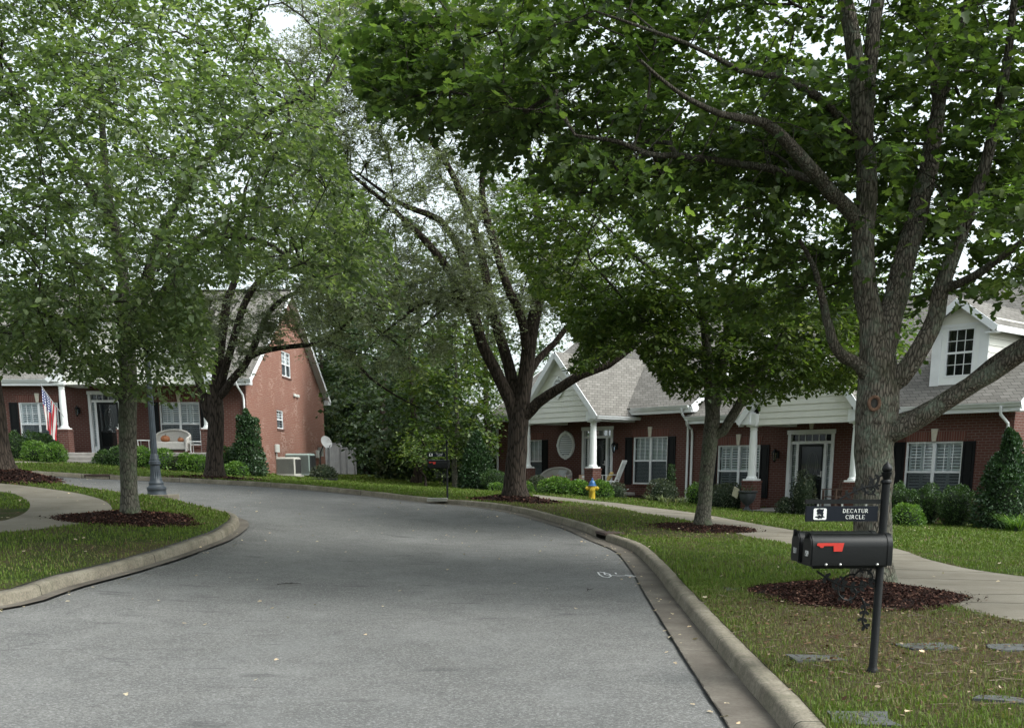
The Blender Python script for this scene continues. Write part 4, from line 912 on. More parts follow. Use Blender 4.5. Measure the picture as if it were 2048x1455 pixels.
def window(root, x0, x1, z0, z1, M=None, cols=2, lites=3, arch=True, blinds='louver', key=True, sill=True, rows=2, y=.05, lower_grid=False):
    M = M or Matrix(); f = .045; xm = [x0 + (x1 - x0) * i / cols for i in range(cols + 1)]; zm = (z0 + z1) / 2 + .0
    mb = MB(M)
    mb.box(x0, x1, y - .03, y + .05, z0, z0 + f + .01); mb.box(x0, x1, y - .03, y + .05, z1 - f, z1)
    for i, x in enumerate(xm):
        a, b = (x0, x0 + f) if i == 0 else (x1 - f, x1) if i == cols else (x - f, x + f)
        mb.box(a, b, y - .028, y + .048, z0 + f + .01, z1 - f)
    for i in range(cols):
        a, b = xm[i] + f, xm[i + 1] - f; mb.box(a, b, y - .012, y + .03, zm - .028, zm + .028)
    win = mb.build('window', W, root)
    mb = MB(M)
    for i in range(cols):
        a, b = xm[i] + f, xm[i + 1] - f
        for hz0, hz1, on in ((zm + .028, z1 - f, True), (z0 + f, zm - .028, lower_grid)):
            if not on: continue
            for k in range(1, lites):
                x = a + (b - a) * k / lites; mb.box(x - .009, x + .009, y + .002, y + .018, hz0, hz1)
            for k in range(1, rows):
                z = hz0 + (hz1 - hz0) * k / rows; mb.box(a, b, y + .004, y + .016, z - .009, z + .009)
    if mb.v: mb.build('muntins', W, win)
    mb = MB(M); mb.add([(x0 + f, y + .02, z0 + f), (x1 - f, y + .02, z0 + f), (x1 - f, y + .02, z1 - f), (x0 + f, y + .02, z1 - f)], [(0, 1, 2, 3)]); mb.build('pane', MATS['glass'], win)
    mb = MB(M); 
    for i in range(cols):
        a, b = xm[i] + f, xm[i + 1] - f; mb.add([(a, y - .004, z0 + f), (b, y - .004, z0 + f), (b, y - .004, zm - .03), (a, y - .004, zm - .03)], [(0, 1, 2, 3)])
    if blinds: mb.build('insect_screen', MATS['screen'], win)
    if blinds:
        mb = MB(M); npan = cols * 2 if blinds == 'louver' else cols; pit = .085 if blinds == 'louver' else .05
        for i in range(npan):
            a = x0 + f + (x1 - x0 - 2 * f) * i / npan + .006; b = x0 + f + (x1 - x0 - 2 * f) * (i + 1) / npan - .006; e = .04 if blinds == 'louver' else .004
            if e > .01:
                mb.box(a, a + e, y + .09, y + .12, z0 + f, z1 - f); mb.box(b - e, b, y + .09, y + .12, z0 + f, z1 - f)
                for zc in (z0 + .07, zm, z1 - .07): mb.box(a + e, b - e, y + .09, y + .12, zc - .05, zc + .05)
            z = z0 + .09
            while z < z1 - .08:
                ang = .42 if blinds == 'louver' else .12
                mb.add([(a + e, y + .085, z - pit * .36), (b - e, y + .085, z - pit * .36), (b - e, y + .085 + pit * ang, z + pit * .36), (a + e, y + .085 + pit * ang, z + pit * .36)], [(0, 1, 2, 3)])
                z += pit
        mb.build('blind' if blinds != 'louver' else 'inside_shutters', MATS['blind_white'], win, fix=False)
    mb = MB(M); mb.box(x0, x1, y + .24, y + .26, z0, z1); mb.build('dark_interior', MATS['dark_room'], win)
    if sill:
        mb = MB(M); mb.box(x0 - .04, x1 + .04, -.035, .06, z0 - .075, z0 - .002); mb.build('sill', MATS['brick_soldier'], win)
    if arch:
        mb = MB(M); mb.add([(x0 - .02, -.012, z1 + .003), (x1 + .02, -.012, z1 + .003), (x1 + .10, -.012, z1 + .28), (x0 - .10, -.012, z1 + .28),
                            (x0 - .02, .03, z1 + .003), (x1 + .02, .03, z1 + .003), (x1 + .10, .03, z1 + .28), (x0 - .10, .03, z1 + .28)],
                           [(0, 1, 2, 3), (0, 4, 5, 1), (1, 5, 6, 2), (2, 6, 7, 3), (3, 7, 4, 0)])
        mb.build('lintel', MATS['brick_arch'], win)
        xc = (x0 + x1) / 2
        if key:
            mb = MB(M); mb.prism([(xc - .055, 0, z1 + .006), (xc + .055, 0, z1 + .006), (xc + .10, 0, z1 + .36), (xc - .10, 0, z1 + .36)], (0, -.045, 0), (0, .01, 0)); mb.build('keystone', MATS['stone_key'], win)
    return win
# soldier course: upright bricks
def soldier():
    b = NB('brick_arch'); t = b.n('ShaderNodeTexCoord'); s_ = b.n('ShaderNodeSeparateXYZ', {'Vector': t.outputs['Object']})
    v = b.n('ShaderNodeCombineXYZ', {'X': b.math('ADD', s_.outputs[0], s_.outputs[1]), 'Y': b.math('MULTIPLY', s_.outputs[2], .01), 'Z': 0.0}).outputs[0]
    br = b.n('ShaderNodeTexBrick', {'Vector': v, 'Color1': (.10, .034, .026, 1), 'Color2': (.15, .058, .044, 1), 'Mortar': (.17, .14, .125, 1), 'Scale': 1.0, 'Mortar Size': .007, 'Bias': 0, 'Brick Width': .0755, 'Row Height': 5.0})
    MATS['brick_arch'] = b.pr(br.outputs[0], .85, b.bump(b.math('SUBTRACT', 1.0, br.outputs['Fac']), .5, .008), 0, .2)
soldier()
def shutter(root, x0, x1, z0, z1):
    mb = MB(); y = -.035
    mb.box(x0, x0 + .055, y, .0, z0, z1); mb.box(x1 - .055, x1, y, .0, z0, z1)
    for a, b in ((z0, z0 + .10), (z0 + (z1 - z0) * .46, z0 + (z1 - z0) * .46 + .09), (z1 - .08, z1)): mb.box(x0 + .055, x1 - .055, y + .002, 0, a, b)
    for a, b in ((z0 + .10, z0 + (z1 - z0) * .46), (z0 + (z1 - z0) * .46 + .09, z1 - .08)):
        mb.box(x0 + .055, x1 - .055, y + .02, 0, a, b); mb.box(x0 + .085, x1 - .085, y + .008, -.005, a + .04, b - .04)
    return mb.build('shutter', MATS['shutter_black'], root)
def column(root, x, y, zp, zt, zb, pier=.44):
    mb = MB(); h = pier / 2
    mb.box(x - h, x + h, y - h, y + h, zb, zp - .06); p = mb.build('brick_pier', MATS['brick_dark'], root)
    mb = MB(); mb.bbox(x - h - .02, x + h + .02, y - h - .02, y + h + .02, zp - .06, zp, .01); mb.build('pier_cap', MATS['brick_soldier'], p)
    mb = MB(); mb.bbox(x - .2, x + .2, y - .2, y + .2, zp, zp + .05, .006)
    H = zt - zp
    mb.lathe((x, y, zp), [(.17, .05), (.175, .08), (.16, .11), (.135, .13), (.132, .2), (.13, H * .35), (.118, H * .75), (.108, H - .16), (.125, H - .15), (.125, H - .13), (.11, H - .12), (.11, H - .08), (.14, H - .05), (.15, H - .04)], 20)
    mb.bbox(x - .17, x + .17, y - .17, y + .17, zt - .04, zt - .001, .004)
    return mb.build('column', MATS['white_paint'], root, True)
def entry(root, fx0, fx1, dx0, dx1, zf, zd, zt, y=.06):
    """door with sidelights and transom; fx frame extents, dx door leaf"""
    mb = MB(); b = .055
    mb.box(fx0, fx0 + .11, y - .09, y + .06, zf, zt); mb.box(fx1 - .11, fx1, y - .09, y + .06, zf, zt); mb.box(fx0 - .03, fx1 + .03, y - .10, y + .06, zt - .0, zt + .13)
    mb.box(fx0 + .11, fx1 - .11, y - .06, y + .06, zd, zd + .09)
    for x in (dx0, dx1): mb.box(x - .09 if x == dx0 else x, x if x == dx0 else x + .09, y - .06, y + .06, zf, zd)
    mb.box(fx0 + .11, dx0 - .09, y - .03, y + .05, zf, zf + .25); mb.box(dx1 + .09, fx1 - .11, y - .03, y + .05, zf, zf + .25)
    fr = mb.build('door_frame', W, root)
    mb = MB()                                                          # muntins
    n = 6
    for k in range(1, n): x = fx0 + .11 + (fx1 - fx0 - .22) * k / n; mb.box(x - .012, x + .012, y, y + .02, zd + .09, zt)
    mb.box(fx0 + .11, fx1 - .11, y + .002, y + .018, zt - .016, zt - .001); mb.build('muntins', W, fr)
    for a, c in ((fx0 + .11, dx0 - .09), (dx1 + .09, fx1 - .11)):
        mb = MB()
        for k in range(1, 5): z = zf + .25 + (zd - zf - .25) * k / 5; mb.box(a, c, y, y + .02, z - .01, z + .01)
        mb.box(a, a + .012, y + .002, y + .018, zf + .25, zd); mb.build('muntins', W, fr)
    mb = MB()
    mb.add([(fx0 + .11, y + .025, zd + .09), (fx1 - .11, y + .025, zd + .09), (fx1 - .11, y + .025, zt), (fx0 + .11, y + .025, zt)], [(0, 1, 2, 3)])
    for a, c in ((fx0 + .11, dx0 - .09), (dx1 + .09, fx1 - .11)): mb.add([(a, y + .025, zf + .25), (c, y + .025, zf + .25), (c, y + .025, zd), (a, y + .025, zd)], [(0, 1, 2, 3)])
    mb.build('pane', MATS['glass'], fr)
    for a, c in ((fx0 + .11, dx0 - .09), (dx1 + .09, fx1 - .11)):
        z = zf + .28; mb = MB()
        while z < zd - .04: mb.add([(a, y + .07, z - .03), (c, y + .07, z - .03), (c, y + .10, z + .03), (a, y + .10, z + .03)], [(0, 1, 2, 3)]); z += .07
        mb.build('sidelight_blind', MATS['blind_white'], fr, fix=False)
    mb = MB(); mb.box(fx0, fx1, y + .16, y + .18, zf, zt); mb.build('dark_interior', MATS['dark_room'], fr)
    # storm door: black leaf, large glass, panels behind
    mb = MB(); e = .085
    mb.box(dx0, dx0 + e, y - .03, y + .02, zf + .02, zd); mb.box(dx1 - e, dx1, y - .03, y + .02, zf + .02, zd); mb.box(dx0 + e, dx1 - e, y - .03, y + .02, zd - e, zd); mb.box(dx0 + e, dx1 - e, y - .03, y + .02, zf + .02, zf + .27)
    mb.box(dx0, dx1, y + .06, y + .10, zf + .02, zd)
    cx = (dx0 + dx1) / 2
    for s in (-1, 1): mb.box(cx + s * .08, cx + s * .33, y + .045, y + .062, zf + .25, zf + .8)
    door = mb.build('door', MATS['door_black'], root)
    mb = MB(); mb.tube([(cx + .20 * math.cos(a), y + .05, (zf + zd) / 2 + .35 + .42 * math.sin(a)) for a in [i * math.pi / 10 for i in range(21)]], .012, 5, False)
    mb.tube([(cx + .12 * math.cos(a), y + .05, (zf + zd) / 2 + .35 + .40 * math.sin(a)) for a in [i * math.pi / 10 for i in range(21)]], .008, 5, False); mb.build('oval_leading', plain('lead_grey', (.10, .10, .09), .4), door)
    mb = MB(); mb.add([(dx0 + e, y - .01, zf + .27), (dx1 - e, y - .01, zf + .27), (dx1 - e, y - .01, zd - e), (dx0 + e, y - .01, zd - e)], [(0, 1, 2, 3)]); mb.build('storm_glass', MATS['glass'], door)
    mb = MB(); mb.box(dx1 - .06, dx1 - .03, y - .07, y - .03, zf + .98, zf + 1.16); mb.obox((dx1 - .045, y - .07, zf + 1.02), (dx1 - .15, y - .075, zf + 1.02), .02, .02); mb.build('handle', MATS['metal_bolt'], door)
    return door
def siding_tri(root, x0, x1, zb, rise_fn, y, name='gable_siding', M=None, ztop=9, exposure=.19):
    """lapped boards filling a gable; rise_fn(z)->(xl,xr)"""
    mb = MB(M); z = zb
    while z < ztop - .02:
        z2 = min(z + exposure, ztop); a, b = rise_fn(z); c, d = rise_fn(z2)
        a, b = max(a, x0), min(b, x1); c, d = max(c, x0), min(d, x1)
        if b - a < .02: break
        if d < c: c = d = (c + d) / 2
        mb.add([(a, y - .022, z), (b, y - .022, z), (d, y, z2), (c, y, z2), (a, y, z), (b, y, z)], [(0, 1, 2, 3), (4, 5, 1, 0)])
        z = z2
    return mb.build(name, MATS['siding_paint'], root)
def roof_plane(mb, pts, th=.07):
    """quad/tri roof slab: pts outer surface in 3D"""
    p = [Vector(q) for q in pts]; n = (p[1] - p[0]).cross(p[2] - p[0]).normalized()
    if n.z < 0: n = -n
    mb.prism(p, -n * th, (0, 0, 0))
def gutter(root, a, b, name='gutter'):
    """K-style gutter from a to b, its outside face towards -y local or as given by the run"""
    a = Vector(a); b = Vector(b); d = (b - a).normalized(); o = d.cross(Vector((0, 0, 1))).normalized()
    pr_ = [(0, -.11), (.065, -.11), (.075, -.08), (.11, -.03), (.12, 0.0), (.105, 0.0), (.10, -.012), (0, -.02)]
    poly = [a + o * p[0] + Vector((0, 0, p[1])) for p in pr_]
    mb = MB(); mb.prism(poly, (0, 0, 0), b - a); return mb.build(name, W, root)
def downspout(root, pts):
    mb = MB(); mb.tube(pts, .042, 8); return mb.build('downspout', MATS['white_trim'], root, True)
def round_vent(root, x, z, rx, rz, y, keys=True):
    mb = MB(); n = 28
    for k in range(n):
        a, b = 2 * math.pi * k / n, 2 * math.pi * (k + 1) / n
        q = lambda an, s: (x + math.cos(an) * rx * s, z + math.sin(an) * rz * s)
        (x0, z0), (x1, z1), (x2, z2), (x3, z3) = q(a, 1), q(b, 1), q(b, .8), q(a, .8)
        mb.add([(x0, y - .06, z0), (x1, y - .06, z1), (x2, y - .06, z2), (x3, y - .06, z3), (x0, y, z0), (x1, y, z1), (x2, y, z2), (x3, y, z3)], [(0, 1, 2, 3), (0, 4, 5, 1), (3, 2, 6, 7)])
    if keys:
        for dx, dz in ((0, 1), (0, -1), (1, 0), (-1, 0)):
            mb.box(x + dx * rx * .93 - .045, x + dx * rx * .93 + .045, y - .075, y, z + dz * rz * .93 - .06, z + dz * rz * .93 + .06)
    v = mb.build('vent', MATS['white_paint'], root)
    mb = MB(); zz = z - rz * .78; 
    while zz < z + rz * .78:
        wx = rx * .82 * math.sqrt(max(0, 1 - ((zz - z) / (rz * .82)) ** 2)); 
        if wx > .03: mb.add([(x - wx, y - .045, zz), (x + wx, y - .045, zz), (x + wx, y - .016, zz + .062), (x - wx, y - .016, zz + .062)], [(0, 1, 2, 3)])
        zz += .085
    mb.build('louvers', MATS['white_trim'], v, fix=False)
    mb = MB(); mb.prism([(x + rx * .84 * math.cos(a), y, z + rz * .84 * math.sin(a)) for a in np.linspace(0, 6.28, 24, endpoint=False)], (0, -.004, 0), (0, -.001, 0)); mb.build('vent_back', plain('vent_shadow', (.20, .20, .19), .8), v)
    return v
def wall_lantern(root, x, z, y=0.0):
    mb = MB(); mb.box(x - .05, x + .05, y - .03, y, z - .12, z + .12); mb.tube([(x, y - .03, z + .08), (x, y - .10, z + .16), (x, y - .18, z + .14)], .012, 6)
    mb.lathe((x, y - .18, z - .22), [(.01, -.04), (.04, 0), (.055, .02), (.05, .03)], 6); mb.lathe((x, y - .18, z - .22), [(.10, .27), (.10, .285), (.055, .34), (.02, .38), (.012, .42)], 6)
    for k in range(6):
        a = k * math.pi / 3; mb.obox((x + .05 * math.cos(a), y - .18 + .05 * math.sin(a), z - .19), (x + .085 * math.cos(a), y - .18 + .085 * math.sin(a), z + .05), .012, .012)
    l = mb.build('wall_lantern', MATS['iron_black'], root)
    mb = MB(); mb.lathe((x, y - .18, z - .19), [(.045, 0), (.078, .24)], 6); mb.build('lantern_glass', MATS['glass'], l)

def unit_front(root, C, dz, zg, w1, w2, door, frame, lamp_x, sh, hw=1.8, beam=(1.80), peak=5.55, wall=(0, 10), vent_porch=True, arch_cols=(), d=-1.97, mid_col=None, floor_drop=.02, key_door=False):
    zf = .26 + dz; zd = 2.27 + dz; zt = 2.58 + dz
    z0, z1 = .55 + dz, 2.27 + dz
    ops = [(w1[0], w1[1], z0, z1), (w2[0], w2[1], z0, z1), (frame[0], frame[1], zf, zt)]
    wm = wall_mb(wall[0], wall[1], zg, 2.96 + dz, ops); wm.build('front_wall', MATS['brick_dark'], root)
    mb = MB(); mb.box(wall[0], wall[1], -.006, .03, 2.96 + dz, 3.16 + dz); mb.build('soldier_course', MATS['brick_arch'], root)
    bl = 'slat' if dz == .36 else 'louver'; window(root, w1[0], w1[1], z0, z1, blinds=bl); window(root, w2[0], w2[1], z0, z1, blinds=bl)
    for a, b in sh: shutter(root, a, b, z0 - .02, z1 - .0)
    entry(root, frame[0], frame[1], door[0], door[1], zf, zd, zt)
    if key_door:
        mb = MB(); xc = (frame[0] + frame[1]) / 2; mb.prism([(xc - .05, 0, zt + .15), (xc + .05, 0, zt + .15), (xc + .10, 0, zt + .42), (xc - .10, 0, zt + .42)], (0, -.04, 0), (0, 0, 0)); mb.build('keystone', MATS['stone_key'], root)
    wall_lantern(root, lamp_x, 1.95 + dz)
    # porch
    zb = 2.82 + dz
    mb = MB(); mb.bbox(C - hw - .3, C + hw + .3, d - .25, -.002, zg - .2, zf - .02, .02); mb.build('porch_floor', MATS['porch_concrete'], root)
    for x in [C - hw, C + hw] + ([mid_col] if mid_col else []): column(root, x, d, 1.13 + dz, zb, zf - .02, .44)
    mb = MB(); bw = .2
    for s in (-1, 1):
        x = C + s * hw; mb.box(x - bw, x + bw, d - bw, -.003, zb, 3.16 + dz)
    mb.box(C - hw + bw, C + hw - bw, d - .02, d + .16, zb + .004, zb + .16)
    mb.build('porch_beam', MATS['white_paint'], root)
    mb = MB(); mb.box(C - hw + bw, C + hw - bw, d + .16, -.003, zb + .12, zb + .15); mb.build('porch_ceiling', MATS['white_paint'], root)
    # gable: rises to the peak
    ov = .28; zl = 3.22 + dz; k = (peak - zl) / (hw + .12); half = lambda z: max(0, (peak - z) / k) - .02
    siding_tri(root, C - hw + .19, C + hw - .19, zb + .0, lambda z: (C - half(z), C + half(z)), d - .03, ztop=peak - .08)
    if vent_porch: round_vent(root, C, zb + (peak - zb) * .52, .30, .36, d - .05)
    # slopes, running back into the main roof
    mb = MB(); yb = 5.2; ye = d - ov; xe = hw + .42; ze = peak + .10 - k * xe
    for s in (-1, 1):
        roof_plane(mb, [(C, ye, peak + .10), (C + s * xe, ye + 0, ze), (C + s * xe, .6, ze), (C, yb, peak + .10)][::s])
    rf = mb.build('porch_roof', MATS['roof_shingle'], root)
    mb = MB()
    for s in (-1, 1):
        a = Vector((C, ye - .012, peak + .0)); b = Vector((C + s * (xe - .0), ye - .012, ze - .10)); mb.obox(a, b, .03, .19, (0, 0, 1))
        a2 = Vector((C, ye + .13, peak - .085)); b2_ = Vector((C + s * (xe - .02), ye + .13, ze - .185)); mb.obox(a2, b2_, .24, .02, (0, 0, 1))
    mb.build('rake_board', W, rf)
    for s in (-1, 1):
        x = C + s * (xe - .02)
        mb = MB(); mb.prism([(x - s * .42, ye + .02, ze - .13), (x, ye + .02, ze - .13), (x, ye + .02, ze - .03), (x - s * .42, ye + .02, ze + .25)], (0, 0, 0), (0, .3, 0)); mb.build('eave_return', W, rf)
        p, q = (x, ye + .02, ze - .02), (x, .3, ze - .02)
        gutter(root, *( (q, p) if s < 0 else (p, q)))
    return zf

def main_block(root, x0, x1, depth, ze, zr, zg, ends=(True, True), rake=.3, skip_gutter=[], back=True, wallmat='brick_gable', walls=(True, True)):
    yr = depth / 2; sl_ = (zr - ze) / (yr + .4); mb = MB()
    a, b = x0 - (rake if ends[0] else 0), x1 + (rake if ends[1] else 0)
    roof_plane(mb, [(a, -.4, ze), (b, -.4, ze), (b, yr, zr), (a, yr, zr)])
    roof_plane(mb, [(a, depth + .4, ze), (a, yr, zr), (b, yr, zr), (b, depth + .4, ze)])
    mb.obox((a, yr, zr + .01), (b, yr, zr + .01), .3, .03)
    rf = mb.build('roof', MATS['roof_shingle'], root)
    mb = MB()
    for e, x, s in ((ends[0], a, -1), (ends[1], b, 1)):
        if not e: continue
        for y0_, y1_ in ((-.4, yr), (depth + .4, yr)):
            mb.obox((x + s * .013, y0_, ze - .10), (x + s * .013, y1_, zr - .10), .025, .2)
            mb.obox((x - s * .15, y0_, ze - .19), (x - s * .15, y1_, zr - .19), .29, .02)
        for y0_ in (-.4, depth + .4): sg = 1 if y0_ < 0 else -1; mb.prism([(0, y0_, ze - .22), (0, y0_ + sg * .38, ze - .22), (0, y0_ + sg * .38, ze + .2), (0, y0_, ze - .06)], (x - s * .28, 0, 0), (x + s * .0, 0, 0))
        mb.build('rake_board', W, rf); mb = MB()
    mb = MB(); mb.box(a + .02, b - .02, -.385, -.02, ze - .24, ze - .215); mb.box(a + .02, b - .02, -.385, -.36, ze - .215, ze - .06); mb.build('soffit', W, rf)
    for g0, g1 in (skip_gutter or [(a, b)]): gutter(root, (g0, -.385, ze + .0), (g1, -.385, ze + .0))
    mb = MB()
    for e, x in ((walls[0], x0), (walls[1], x1)):
        if e: mb.prism([(0, 0.001, zg), (0, depth, zg), (0, depth, ze), (0, yr, zr - .12), (0, 0.001, ze)], (x, 0, 0), (x + (.15 if x == x0 else -.15), 0, 0))
    if mb.v: mb.build('side_wall', MATS[wallmat], root)
    mb = MB(); mb.box(x0 + .01, x1 - .01, depth - .15, depth - .002, zg, ze); mb.build('rear_wall', MATS['brick_dark'], root)
    return rf

# right pair of brick units (one building under stepped roofs)
aR = rad(-50)
hA = empty('brick_house', (-.64, 45.7, 0), aR, 'brick end unit with white gabled porch, round wall vent and rocking chair, behind the hydrant', 'house')
unit_front(hA, 6.12, .36, -.1, (1.25, 2.93), (8.10, 9.80), (5.72, 6.64), (5.33, 7.03), 7.25, [(.88, 1.24), (2.95, 3.31), (7.70, 8.06), (9.84, 10.20)], hw=1.84, peak=5.62, wall=(0, 10.92))
round_vent(hA, 4.41, 2.39, .50, .54, -.005)
main_block(hA, 0, 10.92, 10.8, 3.66, 7.45, -.2, wallmat='brick_dark', skip_gutter=[(-.3, 3.9), (8.36, 11.1)])
downspout(hA, [(10.80, -.46, 3.56), (10.80, -.40, 3.36), (10.80, -.10, 3.12), (10.80, -.06, 2.95), (10.80, -.06, .22)])
downspout(hA, [(.10, -.42, 3.56), (.10, -.1, 3.3), (.10, -.06, 3.1), (.10, -.06, .5)])
hB = empty('brick_house', (-.64, 45.7, 0), aR, 'brick unit with dormer and white porch gable, nearest on the right behind the big maple', 'house')
unit_front(hB, 16.9, 0, -.4, (12.12, 13.9), (19.14, 20.86), (15.41, 16.34), (15.0, 16.72), 14.62, [(11.74, 12.10), (13.93, 14.29), (18.76, 19.12), (20.88, 21.24)], hw=1.8, peak=5.45, wall=(10.93, 22.25), key_door=True)
main_block(hB, 10.93, 22.25, 10.8, 3.26, 7.25, -.5, ends=(False, True), wallmat='brick_dark', skip_gutter=[(10.95, 14.66), (19.14, 22.6)], walls=(False, True))
downspout(hB, [(11.05, -.46, 3.16), (11.02, -.38, 2.98), (11.0, -.10, 2.85), (11.0, -.06, 2.7), (11.0, -.06, .12)])
downspout(hB, [(22.05, -.46, 3.16), (22.05, -.42, 2.95), (22.12, -.10, 2.72), (22.12, -.06, 2.55), (22.12, -.06, -.1)])
def dormer(root, C, hw, zb, zw0, zw1, ze, zp, yf):
    mb = wall_mb(C - hw, C + hw, zb, ze + .02, [(C - .42, C + .42, zw0, zw1)], Matrix.Translation((0, yf, 0))); dm = mb.build('dormer', MATS['white_paint'], root)
    window(dm, C - .42, C + .42, zw0, zw1, Matrix.Translation((0, yf, 0)), cols=1, lites=3, arch=False, blinds=None, sill=False, rows=2, y=.02, lower_grid=True)
    k = (zp - ze) / hw
    siding_tri(dm, C - hw, C + hw, ze + .02, lambda z: (C - (zp - z) / k, C + (zp - z) / k), yf - .01, 'dormer_siding', ztop=zp - .04)
    bk = 7.0; sl_ = (7.25 - 3.26) / 5.8
    for s in (-1, 1):       # cheeks with lapped siding
        M = Matrix.Translation((C + s * hw, yf, 0)) @ Matrix.Rotation(s * math.pi / 2, 4, 'Z') if s > 0 else Matrix.Translation((C - hw, yf + 6, 0)) @ Matrix.Rotation(-math.pi / 2, 4, 'Z')
        z = zb; mb = MB(M)
        while z < ze:
            if s > 0: a, b = 0, 6
            else: a, b = 0, 6
            mb.add([(a, -.02, z), (b, -.02, z), (b, 0, z + .19), (a, 0, z + .19)], [(0, 1, 2, 3)]); z += .19
        mb.build('cheek_siding', MATS['siding_paint'], dm)
    mb = MB(); x = hw + .32; zz = zp + .1 - k * x
    for s in (-1, 1): roof_plane(mb, [(C, yf - .3, zp + .1), (C + s * x, yf - .3, zz), (C + s * x, 6, zz), (C, 6, zp + .1)][::s])
    rf = mb.build('dormer_roof', MATS['roof_shingle'], dm)
    mb = MB()
    for s in (-1, 1):
        mb.obox((C, yf - .315, zp + .0), (C + s * x, yf - .315, zz - .10), .03, .18); mb.obox((C + s * (x + .015), yf - .3, zz - .09), (C + s * (x + .015), 5, zz - .09), .03, .16)
        mb.box(C + s * (hw - .0), C + s * (x - .01), yf - .28, yf - .0, zz - .2, zz - .16)
        mb.box(C + s * (hw - .26), C + s * (hw + .012), yf - .025, yf - .002, zb, zz - .05)
    mb.box(C - hw - .012, C + hw + .012, yf - .02, yf - .002, zw1 + .03, zw1 + .16); mb.build('dormer_trim', W, dm)
dormer(hB, 20.28, .82, 3.75, 4.08, 5.42, 5.52, 6.12, .5)
#dormer(hB, 14.6, .82, 3.75, 4.08, 5.42, 5.52, 6.12, .5)
for hh, x in ((hA, 7.98), (hB, 18.9)):
    pass
# far left house
hL = empty('brick_house', (-11.2, 43, 0), rad(-2.35), 'tall gabled brick house with flag and wicker loveseat, across the bend on the left', 'house')
unit_front(hL, -3.42, 1.85, 1.0, (-9.05, -7.42), (-3.2, -1.54), (-5.80, -4.90), (-6.13, -4.5), -6.55, [(-9.44, -9.08), (-7.39, -7.03), (-3.6, -3.23), (-1.5, -1.14)], hw=2.84, peak=7.75, wall=(-14, .4), mid_col=-3.9 - .0)
Mg = Matrix.Translation((.4, 0, 0)) @ Matrix.Rotation(math.pi / 2, 4, 'Z')     # frame of the right gable wall: local x runs back
DL = 14.3
rfL = main_block(hL, -14, .4, DL, 5.0, 9.55, .6, ends=(False, True), walls=(False, False), skip_gutter=[(-14, -6.65), (-.2, .75)])
def gx_(px, py):
    # survey a point of the gable wall
    a = rad(-2.35); ax = np.array((math.cos(a), math.sin(a))); ay = np.array((-ax[1], ax[0])); O = np.array((-11.2, 43.)); r = ray(px, py)
    t = (.4 + O @ ax) / (r[:2] @ ax); p = r[:2] * t - O; return p @ ay, EYE + r[2] * t
wa = [gx_(562, 700), gx_(582, 757)]; wb = [gx_(553, 819), gx_(567.5, 858)]; va = [gx_(586, 787), gx_(597, 795)]
o1 = (wa[0][0], wa[1][0], wa[1][1], wa[0][1]); o2 = (wb[0][0], wb[1][0], wb[1][1], wb[0][1])
mb = wall_mb(0.002, DL, .6, 5.0, [(o2[0], o2[1], o2[2], min(o2[3], 4.98))], Mg)
k = (9.43 - 5.0) / (DL / 2)
o1c = (o1[0], o1[1], max(o1[2], 5.02), o1[3])
yl, yr_ = o1c[0], o1c[1]
def gz(y): return 5.0 + k * (y if y < DL / 2 else DL - y)
for poly in ([(0.002, 5), (yl, 5), (yl, gz(yl))], [(yl, 5), (yr_, 5), (yr_, o1c[2]), (yl, o1c[2])], [(yl, o1c[3]), (yr_, o1c[3]), (yr_, gz(yr_))] + ([(DL / 2, gz(DL / 2))] if yl < DL / 2 < yr_ else []) + [(yl, gz(yl))],
             [(yr_, 5), (DL, 5)] + ([(DL / 2, gz(DL / 2))] if yr_ < DL / 2 else []) + [(yr_, gz(yr_))]):
    mb.add([(p[0], 0, p[1]) for p in poly], [tuple(range(len(poly)))])
a_, b_, c_, d_ = o1c; mb.add([(a_, 0, c_), (b_, 0, c_), (b_, 0, d_), (a_, 0, d_), (a_, .14, c_), (b_, .14, c_), (b_, .14, d_), (a_, .14, d_)], [(0, 4, 5, 1), (1, 5, 6, 2), (2, 6, 7, 3), (3, 7, 4, 0)])
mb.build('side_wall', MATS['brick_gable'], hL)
window(hL, *o1c, M=Mg, cols=2, lites=2, arch=False, blinds='slat', key=False, rows=3); window(hL, o2[0], o2[1], o2[2], o2[3], M=Mg, cols=1, lites=2, arch=False, blinds='slat', key=False, rows=3, lower_grid=True)
mb = MB(Mg); mb.bbox(va[0][0], va[0][0] + .35, -.1, -.002, va[1][1], va[0][1], .02); mb.bbox(va[0][0] + .55, va[0][0] + .9, -.1, -.002, va[1][1], va[0][1], .02); mb.build('dryer_vent', MATS['utility_grey'], hL)
downspout(hL, [(.15, -.46, 4.9), (.2, -.40, 4.7), (.3, -.10, 4.4), (.32, -.06, 4.2), (.32, -.06, 1.3)])
mb = MB(); mb.bbox(-6.2, -4.2, -3.0, -2.24, 1.2, 1.94, .02); mb.bbox(-6.2, -4.2, -3.4, -3.01, 1.2, 1.78, .02); mb.build('porch_step', MATS['porch_concrete'], hL)
mb = MB(); mb.box(-6.95, -6.62, -.03, -.002, 1.68, 1.98); mb.build('foundation_vent', MATS['iron_black'], hL)

